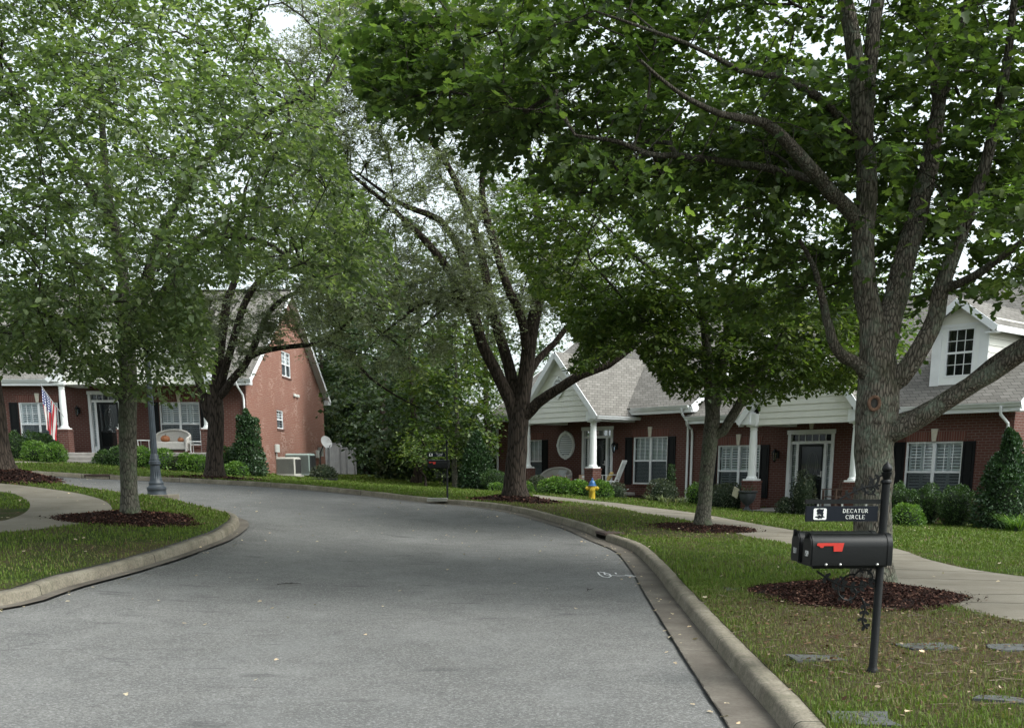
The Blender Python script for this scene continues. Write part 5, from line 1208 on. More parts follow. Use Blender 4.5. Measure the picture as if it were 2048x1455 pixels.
# ------------------------------------------------------------ objects on the porches
def wl(h, x, y, z):      # local to world
    return h.matrix_world @ Vector((x, y, z)) if False else Vector((h.location.x + x * math.cos(h.rotation_euler.z) - y * math.sin(h.rotation_euler.z), h.location.y + x * math.sin(h.rotation_euler.z) + y * math.cos(h.rotation_euler.z), z))
def loveseat(label, loc, rz, cushions=None, w=1.3, pill=True):
    r = empty('wicker_loveseat', tuple(loc), rz, label, 'loveseat'); h = w / 2
    mb = MB(); mb.bbox(-h + .08, h - .08, -.30, .30, .30, .42, .03)
    mb.box(-h + .08, h - .08, -.31, -.28, .14, .30); mb.build('seat', MATS['wicker_white'], r)
    mb = MB(); n = 24; vs = []; 
    pr2 = [(math.pi * t) for t in np.linspace(0, 1, n)]
    def arm(a): x = -math.cos(a); return (x * h, .34 * math.sin(a) ** .6 - .02, .60 + .30 * math.sin(a) ** .9)
    for a in pr2:
        p = arm(a); vs += [(p[0], p[1], .08), (p[0], p[1], p[2]), (p[0] * 1.07, p[1] * 1.15 + .02, p[2]), (p[0] * 1.03, p[1] + .06, .08)]
    fs = []
    for i in range(n - 1):
        for k in range(4): fs.append((i * 4 + k, i * 4 + (k + 1) % 4, i * 4 + 4 + (k + 1) % 4, i * 4 + 4 + k))
    mb.add(vs, fs); mb.tube([arm(a) for a in pr2], .045, 8)
    for s in (-1, 1): mb.tube([(s * h, -.02, .60), (s * h, -.25, .58), (s * h * .98, -.33, .50), (s * h * .95, -.33, .05)], .04, 7); mb.box(s * h - .02, s * h + .02, -.32, -.02, .10, .56)
    mb.build('back_and_arms', MATS['wicker_white'], r, True)
    mb = MB()
    for x in (-h + .08, h - .08):
        for y in (-.28, .28): mb.tube([(x, y, 0), (x, y, .3)], .025, 6)
    mb.build('leg', MATS['wicker_white'], r)
    return r
def pillow(label, loc, rz, mat, s=.42, tilt=.35):
    mb = MB(); n = 8; vs = []
    for sgn in (-1, 1):
        for i in range(n + 1):
            for j in range(n + 1):
                u, v = i / n * 2 - 1, j / n * 2 - 1; b = .09 * (1 - u * u) ** .5 * (1 - v * v) ** .5; k = 1 - .08 * (1 - abs(u * v))
                vs.append((u * s / 2 * (1 - .10 * (1 - v * v)), sgn * b + (v * s / 2) * tilt, s / 2 + v * s / 2 * (1 - .10 * (1 - u * u))))
    fs = []
    for q in range(2):
        for i in range(n):
            for j in range(n): a = q * (n + 1) ** 2 + i * (n + 1) + j; fs.append((a, a + 1, a + n + 2, a + n + 1))
    mb.add(vs, fs); o = mb.build('pillow', mat, None, True); o.location = loc; o.rotation_euler = (0, 0, rz); return tag(o, label, 'pillow')
p = wl(hA, 5.1, -1.0, .60); loveseat('white wicker loveseat on the porch beside the round wall vent', wl(hA, 5.0, -1.15, .60), aR + .25, w=1.35)
pillow('grey square pillow leaning in the right corner of the porch loveseat', wl(hA, 5.38, -1.15, 1.02), aR + .3, MATS['cushion_grey'], .42, .45)
loveseat('off-white wicker loveseat holding orange pumpkins, on the left house porch', wl(hL, -2.35, -1.1, 2.09), rad(-2), w=1.4)
def pumpkin(label, loc, r):
    t = empty('pumpkin', tuple(loc), R.uniform(0, 6), label, 'pumpkin'); n = 32; mb = MB(); prof = [(.15, .02), (.7, .12), (.98, .4), (1.0, .7), (.85, 1.05), (.45, 1.3), (.1, 1.28)]; vs = []; fs = []
    for rr, z in prof:
        for k in range(n): a = 2 * math.pi * k / n; q = rr * r * (1 - .08 * abs(math.sin(a * 5))); vs.append((q * math.cos(a), q * math.sin(a), z * r))
    for i in range(len(prof) - 1):
        for k in range(n): fs.append((i * n + k, i * n + (k + 1) % n, i * n + n + (k + 1) % n, i * n + n + k))
    mb.add(vs, fs); mb.build('flesh', MATS['pumpkin'], t, True)
    mb = MB(); mb.tube([(0, 0, 1.2 * r), (.02, 0, 1.5 * r), (.06, .02, 1.65 * r)], [.02, .014, .012], 6); mb.build('stem', MATS['wood_teak'], t)
pumpkin('larger orange pumpkin on the left side of the wicker loveseat', wl(hL, -2.6, -1.15, 2.51), .19)
pumpkin('smaller tan pumpkin on the right side of the wicker loveseat', wl(hL, -1.98, -1.15, 2.51), .13)
def side_table(label, loc, rz, w, d, h, mat, th=.03):
    t = empty('side_table', tuple(loc), rz, label, 'table'); mb = MB(); mb.bbox(-w / 2, w / 2, -d / 2, d / 2, h - th, h, .008); mb.build('tabletop', mat, t)
    for x in (-w / 2 + .03, w / 2 - .03):
        for y in (-d / 2 + .03, d / 2 - .03): m = MB(); m.tube([(x, y, 0), (x, y, h - th)], .016, 6); m.build('leg', mat, t)
    return t
side_table('low white table with a book on it, between the loveseat and the porch pier', wl(hA, 6.35, -.75, .60), aR, .9, .45, .48, MATS['white_paint'])
mb = MB(); mb.bbox(-.15, .15, -.1, .1, 0, .16, .005); o = mb.build('cardboard_box', MATS['box_card']); o.location = wl(hA, 6.2, -.75, 1.08); o.rotation_euler = (0, 0, aR + .3); tag(o, 'small cardboard parcel on the low white porch table', 'box')
mb = MB(); mb.box(-.06, .06, -.004, .0, -.04, .05); q = mb.build('label_patch', MATS['white_paint'], o); q.location = (.05, -.102, .08)
side_table('small white side table left of the pumpkin loveseat', wl(hL, -3.42, -1.2, 2.09), 0, .5, .4, .5, MATS['white_paint'])
side_table('small white side table right of the pumpkin loveseat', wl(hL, -1.3, -1.2, 2.09), 0, .5, .4, .45, MATS['white_paint'])
# rocking chair
def rocker(label, loc, rz):
    t = empty('rocking_chair', tuple(loc), rz, label, 'chair'); m = MATS['white_paint']
    mb = MB(); mb.bbox(-.25, .25, -.27, .22, .40, .43, .01); mb.build('seat', m, t)
    mb = MB()
    for x in (-.24, .24): mb.obox((x, .20, .38), (x, .52, 1.18), .035, .045)
    for i in range(5): x = -.16 + .08 * i; mb.obox((x, .225, .48), (x, .475, 1.10), .05, .012)
    mb.obox((-.26, .50, 1.12), (.26, .50, 1.12), .02, .13); mb.obox((-.24, .23, .5), (.24, .23, .5), .02, .06); mb.build('backrest', m, t)
    for s in (-1, 1):
        m2 = MB(); m2.obox((s * .27, -.30, .64), (s * .27, .32, .66), .07, .02); m2.tube([(s * .26, -.25, .43), (s * .26, -.25, .63)], .018, 6); m2.build('arm', m, t)
        m2 = MB(); m2.tube([(s * .24, -.55, .09), (s * .24, -.30, .03), (s * .24, 0, .018), (s * .24, .3, .04), (s * .24, .62, .13)], .018, 6); m2.tube([(s * .24, -.25, .03), (s * .24, -.25, .40)], .02, 6); m2.tube([(s * .24, .22, .03), (s * .24, .2, .40)], .02, 6); m2.build('rocker_and_legs', m, t)
rocker('white slatted rocking chair on the porch beside the right brick pier', wl(hA, 7.9, -.95, .60), aR - 1.1)
pillow('small yellow cushion on the seat of the white rocking chair', wl(hA, 7.86, -.97, 1.03), aR - 1.1, plain('cushion_yellow', (.45, .33, .12), .9), .34, .45)
# teak bench, urn, rug sign on unit B porch
t = empty('wooden_chair', tuple(wl(hB, 17.35, -.7, .24)), aR - .3, 'weathered slatted wooden armchair on the porch, half hidden by the big trunk', 'chair')
mb = MB(); mb.bbox(-.3, .3, -.28, .25, .40, .43, .01); mb.build('seat', MATS['wood_teak'], t)
mb = MB(); [mb.obox((-.24 + .096 * i, .24, .43), (-.24 + .096 * i, .34, .86), .06, .02) for i in range(6)]; mb.obox((-.3, .34, .89), (.3, .34, .89), .03, .07); mb.build('backrest', MATS['wood_teak'], t)
for x in (-.29, .29):
    for y in (-.27, .26): mb = MB(); mb.obox((x, y, 0), (x, y, .62), .05, .05); mb.build('leg', MATS['wood_teak'], t)
    mb = MB(); mb.obox((x, -.32, .64), (x, .30, .64), .07, .025); mb.build('arm', MATS['wood_teak'], t)
ub = hit(1524, 1021); ub[2] = lawn_z(ub[0], ub[1]); ub = wl(hB, 15.45, -2.6, 0); ub.z = lawn_z(ub.x, ub.y) - .02
t = empty('garden_urn', tuple(ub), 0, 'grey pedestal urn at the foot of the left pier of the nearest porch', 'urn')
mb = MB(); mb.lathe((0, 0, 0), [(.17, 0), (.17, .05), (.10, .08), (.06, .14), (.07, .2), (.14, .26), (.21, .34), (.25, .45), (.26, .56), (.31, .60), (.31, .63), (.26, .62)], 24); mb.build('bowl', MATS['urn_grey'], t, True)
mb = MB(); [mb.tube([(0, 0, .5), (.15 * math.cos(a), .15 * math.sin(a), .72), (.28 * math.cos(a), .28 * math.sin(a), .74 + .1 * math.sin(3 * a))], .006, 4) for a in np.linspace(0, 6, 9)]; mb.build('stems', plain('stem_green', (.05, .08, .03), .7), t)
sp = wl(hB, 14.95, -2.75, 0); sp.z = lawn_z(sp.x, sp.y)
t = empty('garden_plaque', tuple(sp), aR - .25, 'small pale tilted yard plaque leaning beside the grey urn', 'yard sign')
mb = MB(Matrix.Rotation(.35, 4, 'Y')); mb.bbox(-.14, .14, -.012, .012, .42, .72, .01); mb.build('panel', plain('plaque_cream', (.48, .44, .32), .7, .25, 12), t)
mb = MB(); mb.tube([(0.1, 0, 0), (.16, 0, .45)], .008, 5); mb.build('stake', MATS['iron_black'], t)

# flag on a tilted pole, fixed to the porch column of the left house
fb = wl(hL, -6.16, -2.24, 3.44); t = empty('flag', tuple(fb), rad(-2.35), 'american flag hanging from a tilted pole on the left house porch column', 'flag')
mb = MB(); top = Vector((-.64, -.25, 1.14)); mb.tube([(0, .05, 0), top], .016, 8); mb.lathe(tuple(top), [(.01, -.01), (.03, .02), (.02, .05), (.005, .06)], 8); mb.build('pole', plain('pole_grey', (.25, .25, .25), .4), t)
def flag_mat():
    b = NB('flag_cloth'); s_ = b.n('ShaderNodeSeparateXYZ', {'Vector': b.n('ShaderNodeUVMap').outputs[0]}); u, v = s_.outputs[0], s_.outputs[1]
    st = b.math('GREATER_THAN', b.math('MODULO', b.math('MULTIPLY', v, 6.5), 1.0), .5)
    col = b.mix(st, (.30, .022, .03), (.46, .44, .43))
    can = b.math('MULTIPLY', b.math('LESS_THAN', u, .40), b.math('GREATER_THAN', v, 6 / 13))
    fu = b.math('SUBTRACT', b.math('MODULO', b.math('MULTIPLY', u, 15.0), 1.0), .5); fv = b.math('SUBTRACT', b.math('MODULO', b.math('MULTIPLY', v, 12.0), 1.0), .5)
    star = b.math('LESS_THAN', b.math('ADD', b.math('MULTIPLY', fu, fu), b.math('MULTIPLY', fv, fv)), .07)
    blue = b.mix(star, (.025, .035, .12), (.7, .7, .72)); b.mix
    MATS['flag'] = b.pr(b.mix(can, col, blue), .9)
flag_mat()
n, m = 26, 34; V = []; UV = []
for j in range(m + 1):
    for i in range(n + 1):
        u = j / m; v = i / n          # u runs from the pole along the fly, v along the pole
        pole = top * (.30 + .68 * v)                  # attachment on the pole
        fold = .055 * math.sin(v * 17 + u * 2) * min(1, u * 3)
        x = pole.x * (1 - .72 * min(1, u * 1.15)) + (-.47) * .72 * min(1, u * 1.15) + (.5 - v) * .10 * u + fold * .5
        y = pole.y + fold; z = pole.z - u * (1.38 + .30 * (v - .5)) - .02
        V.append((x, y, z)); UV.append((u, v))
T = [(j * (n + 1) + i, j * (n + 1) + i + 1, (j + 1) * (n + 1) + i + 1, (j + 1) * (n + 1) + i) for j in range(m) for i in range(n)]
link('cloth', np_mesh('cloth', np.array(V), np.array(T), True, uv=np.array(UV)), MATS['flag'], t)

# ------------------------------------------------------------ street lamp
lb = hit(314, 990); t = empty('street_lamp', tuple(lb), 0, 'slate blue fluted street lamp post on the tip of the inner lawn', 'street lamp')
mb = MB(); mb.lathe((0, 0, 0), [(.215, -.1), (.215, .03), (.20, .06), (.20, .12), (.215, .14), (.21, .18), (.165, .21), (.155, .24), (.165, .27), (.13, .33), (.115, .45), (.105, .60), (.10, .66), (.125, .68), (.125, .74), (.10, .76), (.105, .79), (.09, .82), (.09, .86), (.075, .90)], 32, .12, (.28, .62)); mb.build('base', MATS['lamp_paint'], t, True)
mb = MB(); mb.lathe((0, 0, 0), [(.072, .88), (.066, 1.6), (.058, 2.4), (.050, 3.25), (.07, 3.27), (.075, 3.32), (.05, 3.36), (.05, 3.42)], 24, .10, (.85, 3.26)); mb.build('post', MATS['lamp_paint'], t)
mb = MB(); mb.lathe((0, 0, 0), [(.09, 3.42), (.12, 3.46), (.13, 3.50), (.09, 3.51)], 20); mb.lathe((0, 0, 0), [(.17, 3.84), (.16, 3.90), (.08, 3.98), (.03, 4.02), (.02, 4.10), (.004, 4.14)], 20); mb.build('lantern_cap', MATS['lamp_paint'], t, True)
mb = MB(); mb.lathe((0, 0, 0), [(.09, 3.51), (.15, 3.62), (.17, 3.72), (.165, 3.84)], 20); mb.build('globe', plain('globe_white', (.6, .62, .62), .3), t, True)
mb = MB(); z0 = lb[2]; mb.bbox(lb[0] - .38, lb[0] + .38, lb[1] - .38, lb[1] + .38, z0 - .1, z0 + .02, .01); o = mb.build('lamp_footing', MATS['sidewalk']); tag(o, 'square concrete pad under the fluted street lamp', 'footing')

# ------------------------------------------------------------ hydrant
hb = at(1184, 996, 34.3); hb[2] = lawn_z(hb[0], hb[1]) - .03; zz = hb[2]
t = empty('fire_hydrant', tuple(hb), 0, 'yellow fire hydrant with blue bonnet on the lawn before the first porch', 'hydrant')
mb = MB(); mb.lathe((0, 0, 0), [(.15, 0), (.15, .04), (.11, .05), (.11, .34), (.115, .36), (.115, .44), (.14, .45), (.14, .48)], 20)
mb.build('barrel', MATS['hydrant_yellow'], t, True)
for s in (-1, 1): mb = MB(Matrix.Rotation(s * math.pi / 2, 4, 'Y')); mb.lathe((-.40 if s > 0 else .40, 0, 0), [(.06, .08), (.06, .15), (.075, .16), (.075, .20), (.03, .21), (.03, .24)], 12); mb.build('side_nozzle', MATS['hydrant_yellow'], t, True)
mb = MB(Matrix.Rotation(math.pi / 2, 4, 'X')); mb.lathe((0, .34, 0), [(.075, .08), (.075, .15), (.095, .16), (.095, .20), (.03, .21), (.03, .24)], 14); mb.build('front_nozzle', MATS['hydrant_yellow'], t, True)
mb = MB(); mb.lathe((0, 0, 0), [(.15, .48), (.15, .51), (.115, .53), (.11, .58), (.085, .64), (.05, .68), (.035, .69), (.04, .73), (.03, .76), (.01, .77)], 20); mb.build('bonnet', MATS['hydrant_blue'], t, True)
t.scale = (.95, .95, .92)

# ------------------------------------------------------------ mailboxes
def stroke_text(mb, text, x, z, h, y, sw, gap=.28, M=None):
    """roman capitals drawn as slabs with thick stems and fine serifs, in the plane y"""
    th, tn = sw, sw * .5
    G = {'D': (.75, [('v', 0, 0, 1), ('arc', 0, .5, .68, .5, -90, 90)]), 'E': (.6, [('v', 0, 0, 1), ('h', 0, .55, 1), ('h', 0, .45, .52), ('h', 0, .58, 0), ('s', .55, .86, 1), ('s', .58, 0, .14)]),
         'C': (.72, [('arc', .42, .5, .40, .5, 50, 310), ('s', .68, .72, .95)]), 'A': (.72, [('l', 0, 0, .34, 1, 0), ('l', .34, 1, .70, 0, 1), ('h', .14, .56, .34)]), 'T': (.68, [('v', .31, 0, 1), ('h', 0, .68, 1), ('s', 0, .84, 1), ('s', .66, .84, 1)]),
         'U': (.74, [('v', .08, .28, 1), ('arc', .37, .30, .29, .30, 180, 360), ('s', .66, .28, 1), ('h', -.02, .2, 1), ('h', .56, .76, 1)]), 'R': (.72, [('v', .04, 0, 1), ('arc', .08, .74, .44, .26, -90, 90), ('l', .28, .48, .66, 0, 1)]), 'I': (.3, [('v', .12, 0, 1), ('h', 0, .28, 1), ('h', 0, .28, 0)]),
         'L': (.6, [('v', .06, 0, 1), ('h', 0, .56, 0), ('s', .54, 0, .18), ('h', -.04, .2, 1)])}
    def seg(a, b, w_):
        mb.obox((a[0], y, a[1]), (b[0], y, b[1]), .002, w_) if abs(a[0] - b[0]) > 1e-6 or True else None
    for ch in text:
        wch, st = G[ch]
        for q in st:
            X = lambda u: x + u * h; Zf = lambda v: z + v * h
            if q[0] == 'v': mb.box(X(q[1]) - th / 2, X(q[1]) + th / 2, y - .001, y + .001, Zf(q[2]), Zf(q[3])); mb.box(X(q[1]) - th, X(q[1]) + th, y - .0012, y + .0008, Zf(0), Zf(0) + tn * .7) if q[2] == 0 else None
            elif q[0] == 'h': mb.box(X(q[1]), X(q[2]), y - .0014, y + .0006, Zf(q[3]) - tn / 2, Zf(q[3]) + tn / 2)
            elif q[0] == 's': mb.box(X(q[1]) - tn / 2, X(q[1]) + tn / 2, y - .0016, y + .0004, Zf(q[2]), Zf(q[3]))
            elif q[0] == 'l': mb.obox((X(q[1]), y - .0002, Zf(q[2])), (X(q[3]), y - .0002, Zf(q[4])), .002, th if q[5] else tn)
            elif q[0] == 'arc':
                cx, cz, rx, rz, a0, a1 = q[1:]; k = 12
                for i in range(k):
                    a = rad(a0 + (a1 - a0) * i / k); b = rad(a0 + (a1 - a0) * (i + 1) / k)
                    wd = tn + (th - tn) * abs(math.cos((a + b) / 2)); mb.obox((X(cx + rx * math.cos(a)), y + .0002, Zf(cz + rz * math.sin(a))), (X(cx + rx * math.cos(b)), y + .0002, Zf(cz + rz * math.sin(b))), .002, wd)
        x += (wch + gap) * h
    return x
def text_width(text, h, gap): 
    Wd = {'D': .75, 'E': .6, 'C': .72, 'A': .72, 'T': .68, 'U': .74, 'R': .72, 'I': .3, 'L': .6}; return sum(Wd[c] + gap for c in text) * h - gap * h
def digits_mesh(text, size):
    cu = bpy.data.curves.new('numerals', 'FONT'); cu.body = text; cu.size = size; cu.extrude = .0006; cu.align_x = 'CENTER'; cu.align_y = 'CENTER'
    ob = bpy.data.objects.new('tmp', cu); COL.objects.link(ob); dg = bpy.context.evaluated_depsgraph_get(); me = bpy.data.meshes.new_from_object(ob.evaluated_get(dg)); bpy.data.objects.remove(ob); return me
def leafy_scroll(mb, pts, r, leaf=.03, every=.05):
    pts = [Vector(p) for p in pts]; mb.tube(pts, r, 6); L = 0
    for i in range(1, len(pts)):
        L += (pts[i] - pts[i - 1]).length
        if L > every:
            L = 0; d = (pts[i] - pts[i - 1]).normalized()
            for s in (-1, 1):
                a = pts[i]; nrm = Vector((-d.z, 0, d.x)) * s; c = a + nrm * leaf + d * leaf * .4
                q = [a - d * .006, a + nrm * leaf * .5 - d * leaf * .35, c - d * leaf * .2 + nrm * leaf * .25, c + d * leaf * .35, a + nrm * leaf * .35 + d * leaf * .45, a + d * .006]
                mb.prism(q, (0, -.003, 0), (0, .003, 0))
def spiral(cx, cz, r0, r1, a0, a1, n=22): return [(cx + (r0 + (r1 - r0) * t) * math.cos(a0 + (a1 - a0) * t), 0, cz + (r0 + (r1 - r0) * t) * math.sin(a0 + (a1 - a0) * t)) for t in np.linspace(0, 1, n)]
def mailbox_stand(loc, rz, lab_post, lab_sign, lab_boxes, sc_=1.0, detail=True, nums=('1509', '1511'), open_=0, grp=None, bz=.775, topz=1.33, blen=.555):
    IB = MATS['iron_black']; M0 = Matrix.Translation(Vector(loc)) @ Matrix.Rotation(rz, 4, 'Z')
    post = empty('mailbox_post', tuple(loc), rz, lab_post, 'post', None)
    mb = MB(); mb.lathe((0, 0, 0), [(.045, -.15), (.045, 0), (.036, .02), (.028, .04), (.028, topz), (.036, topz + .008), (.036, topz + .022), (.03, topz + .03)], 16); mb.build('shaft', IB, post, True)
    mb = MB(); mb.lathe((0, 0, topz + .02), [(.018, 0), (.024, .02), (.036, .05), (.038, .06), (.024, .062), (.034, .075), (.034, .09), (.024, .11), (.008, .125), (.003, .135)], 14); mb.build('finial', IB, post, True)
    # bracket under the boxes and sign arm
    mb = MB(); mb.box(-.50, .03, -.04, .30, bz - .016, bz - .004); mb.box(-.48, .02, .0, .03, bz - .032, bz - .016)
    leafy_scroll(mb, [(-.45 + .42 * t, 0, bz - .05 - .10 * math.sin(t * 2.6) - .02 * t) for t in np.linspace(0, 1, 14)], .008, .034, .05)
    leafy_scroll(mb, spiral(-.20, bz - .19, .12, .03, 1.4, 6.8), .007, .022, .06); leafy_scroll(mb, spiral(-.10, bz - .11, .085, .03, 3.0, -1.8), .007, .02, .06)
    leafy_scroll(mb, [(-.12 + .03 * math.sin(t * 5) + .09 * t ** 3, 0, bz - .24 - .22 * t) for t in np.linspace(0, 1, 14)], .008, .03, .045)
    mb.build('scroll_bracket', IB, post)
    zs = bz + .42
    mb = MB(); mb.box(-.56, -.03, -.012, .012, zs, zs + .03)
    leafy_scroll(mb, [(-.32 + .28 * t, 0, zs + .03 + .05 * math.sin(t * 3.0) + .09 * t * t) for t in np.linspace(0, 1, 12)], .007, .026, .045); leafy_scroll(mb, spiral(-.10, zs + .10, .05, .015, 2.5, 7.5), .006, .018, .05)
    leafy_scroll(mb, [(-.02 - .10 * t, 0, zs + .20 - .05 * t) for t in np.linspace(0, 1, 6)], .006, .024, .03); mb.build('sign_arm', IB, post)
    # hanging name board
    sp_ = M0 @ Vector((-.30, 0, zs - .004)); sg = empty('street_sign', tuple(sp_), rz, lab_sign, 'sign')
    sw_, sh_ = .51, .105
    mb = MB(); mb.bbox(-sw_ / 2, sw_ / 2, -.008, .008, -.012 - sh_, -.012, .003); mb.build('board', MATS['sign_board'], sg)
    mb = MB(); [mb.box(x - .006, x + .006, -.005, .005, -.012, .004) for x in (-.17, .0, .17)]; mb.build('hanger', MATS['metal_bolt'], sg)
    mb = MB(); h = .026
    zc = -.012 - sh_ / 2; wd = text_width('DECATUR', h, .30); stroke_text(mb, 'DECATUR', .095 - wd / 2, zc + .007, h, -.0105, .0036, .30)
    wd = text_width('CIRCLE', h, .30); stroke_text(mb, 'CIRCLE', .095 - wd / 2, zc - .035, h, -.0105, .0036, .30); mb.build('lettering', MATS['letter_white'], sg)
    mb = MB(); c = (-.155, zc - .002); r = .046; k = .010; q = []
    for ax_, az_, a0 in ((1, 1, 0), (-1, 1, 90), (-1, -1, 180), (1, -1, 270)):
        for a in (0, 30, 60, 90): q.append((c[0] + ax_ * (r - k) + k * math.cos(rad(a0 + a)), -.009, c[1] + az_ * (r * .85 - k) + k * math.sin(rad(a0 + a))))
    mb.prism(q, (0, -.0015, 0), (0, 0, 0)); em = mb.build('emblem', MATS['letter_white'], sg)
    mb = MB(); q = [(-.02, .034), (-.006, .038), (.010, .034), (.026, .036), (.024, .022), (.020, .014), (.026, .006), (.022, -.006), (.026, -.016), (.034, -.018), (.034, -.022), (.018, -.024), (.012, -.032), (0, -.028), (-.010, -.034), (-.018, -.026), (-.034, -.022), (-.034, -.017), (-.022, -.015), (-.018, -.006), (-.024, .004), (-.020, .012), (-.026, .020), (-.024, .030)]
    mb.prism([(c[0] + a, -.0105, c[1] + b) for a, b in q], (0, -.0015, 0), (0, 0, 0)); mb.build('emblem_figure', MATS['sign_board'], em)
    mb = MB(); mb.tube([(c[0] - .006 + .012 * math.cos(a), -.0125, c[1] - .012 + .008 * math.sin(a)) for a in np.linspace(0, 4, 10)], .0012, 4); mb.build('emblem_line', MATS['letter_white'], em)
    # the two boxes
    for bi, (yo, lab, num) in enumerate(zip((-.01, .26), lab_boxes, nums)):
        bp = M0 @ Vector((0.035, yo, bz)); bx = empty('mailbox', tuple(bp), rz, lab, 'mailbox', grp); w2, hh = .092, .218; L = blen; n = 12
        def sec(g=0, zz=0): 
            q = [(-w2 - g, 0 - zz), (w2 + g, 0 - zz), (w2 + g, hh - w2)]
            q += [((w2 + g) * math.cos(a), hh - w2 + (w2 + g) * math.sin(a) * .98) for a in np.linspace(0, math.pi, n)][1:-1]
            return q + [(-w2 - g, hh - w2)]
        mb = MB(); mb.prism([(0, a, b) for a, b in sec()], (-L, 0, 0), (0, 0, 0)); body = mb.build('body', MATS['mailbox_black'], bx, True)
        for ra, rb in ((-.03, .004), (-L - .004, -L + .014)): mb = MB(); mb.prism([(0, a, b) for a, b in sec(.005, .002)], (ra, 0, 0), (rb, 0, 0)); mb.build('rim', MATS['mailbox_black'], body, True)
        mb = MB(); mb.prism([(0, a * .97, b * .985 + .002) for a, b in sec()], (-L - .013, 0, 0), (-L - .0045, 0, 0)); dr = mb.build('door', MATS['mailbox_black'], bx, True)
        mb = MB(); mb.obox((-L - .02, 0, hh - .035), (-L - .02, 0, hh + .012), .022, .012); mb.build('latch', MATS['mailbox_black'], dr)
        if detail: me = digits_mesh(num, .050); o = link('house_number', me, MATS['letter_white'], dr); o.matrix_local = Matrix.Translation((-L - .0145, 0, .075)) @ Matrix.Rotation(-math.pi / 2, 4, 'Z') @ Matrix.Rotation(math.pi / 2, 4, 'X') @ Matrix.Scale(.80, 4, (1, 0, 0)) @ Matrix.Scale(1.15, 4, (0, 1, 0))
        if bi == 0 or not detail:
            y = -w2 - .004; mb = MB()
            q = [(-.53, .152), (-.53, .138), (-.515, .136), (-.505, .124), (-.487, .124), (-.48, .136), (-.415, .136), (-.412, .098), (-.353, .098), (-.341, .156), (-.52, .156)]
            mb.prism([(a, y, b) for a, b in q], (0, -.004, 0), (0, 0, 0)); mb.build('flag_arm', MATS['flag_red'], bx)
        if bi == 0 and detail:
            mb = MB()
            for a in (-.46, -.36, -.10): mb.lathe((a, -w2 - .006, .008), [(.008, -.008), (.010, 0), (.006, .006)], 8)
            mb.build('bolts', MATS['metal_bolt'], bx)
mb_loc = hit(1745, 1342)
mailbox_stand(mb_loc, rad(2), 'round black iron post with scroll brackets carrying the two near mailboxes',
              'near black hanging street name board lettered in white, above the two big mailboxes',
              ['nearer of the two near mailboxes, black with a red flag and number 1509', 'black mailbox numbered 1511, on the far side of the one with the red flag'])
fm = at(893, 1004, 28.9); fm = at(895, 996, 29.3); fm[2] = lawn_z(fm[0], fm[1])
mailbox_stand(fm, rad(-4), 'far black mailbox post across the road before the dark woodland trees', 'small far street name board above the distant mailboxes across the road',
              ['front one of the distant pair of black mailboxes across the road', 'rear one of the distant pair of black mailboxes across the road'], detail=False, nums=('', ''), bz=.86, topz=1.48, blen=.56)
o = MB(); fp = fm + np.array((-.25, -.5, 0)); o.bbox(fp[0] - .28, fp[0] + .28, fp[1] - .18, fp[1] + .18, fp[2] - .05, lawn_z(fp[0], fp[1]) + .03, .01); tag(o.build('stepping_stone', MATS['slate_pale']), 'pale flat stone in the grass by the distant mailbox post', 'stone')

# ------------------------------------------------------------ storm inlets, paint, utilities
def inlet(line, i, sgn, label, n=2, wide=1.0):
    a = line[i]; b = line[i + n]; mid = (a + b) / 2; d = (b - a) / np.linalg.norm(b - a); ang = math.atan2(d[1], d[0]); z = s1(*mid); Lh = np.linalg.norm(b - a) / 2 + .03
    t = empty('storm_inlet', (mid[0], mid[1], z), ang, label, 'storm drain'); s = -1 if sgn > 0 else 1
    mb = MB(); mb.bbox(-Lh, Lh, s * -.02, s * .40, .085, .138, .01) if s > 0 else mb.bbox(-Lh, Lh, -.40, .02, .085, .138, .01); mb.build('hood', MATS['iron_rust'], t)
    mb = MB(); y0, y1 = (.0, .38) if s > 0 else (-.38, 0); 
    mb.box(-Lh, -Lh + .03, y0, y1, -.05, .085); mb.build('cheek', MATS['kerb'], t); mb = MB(); mb.box(Lh - .03, Lh, y0, y1, -.05, .085); mb.build('cheek', MATS['kerb'], t)
    mb = MB(); mb.box(-Lh + .03, Lh - .03, s * .30, s * .36, -.05, .085); mb.box(-Lh + .03, Lh - .03, s * .02, s * .30, -.05, -.02); mb.build('opening', MATS['black_plastic'], t)
inlet(O_LINE, ii, -1 if False else 1, 'rusty iron kerb inlet on the right of the road', 2)
inlet(O_LINE, jf, 1, 'dark kerb inlet across the road before the left house', 2)
def ground_strokes(mb, strokes, w_=.03):
    for s in strokes:
        pts = [hit(a, b, .0) for a, b in s]; pts = [(p[0], p[1], s1(p[0], p[1]) + .009) for p in pts]
        for a, b in zip(pts[:-1], pts[1:]): mb.obox(a, b, w_, .002)
mb = MB()
X0, Y0_, sx = 1100, 1000, 1 / 3.198
pt = lambda L: [(X0 + a * sx, Y0_ + b * sx) for a, b in L]
ground_strokes(mb, [pt([(305, 462), (318, 480), (340, 492), (372, 496), (390, 488), (380, 474), (350, 466), (315, 460)]), pt([(345, 462), (352, 478), (388, 482), (440, 486), (490, 484), (520, 490), (548, 492)]), pt([(480, 480), (510, 482), (545, 488)]), pt([(418, 466), (424, 474)])], .022)
o = mb.build('painted_mark', MATS['paint_mark']); tag(o, 'white sprayed utility mark on the asphalt near the right gutter', 'road marking')

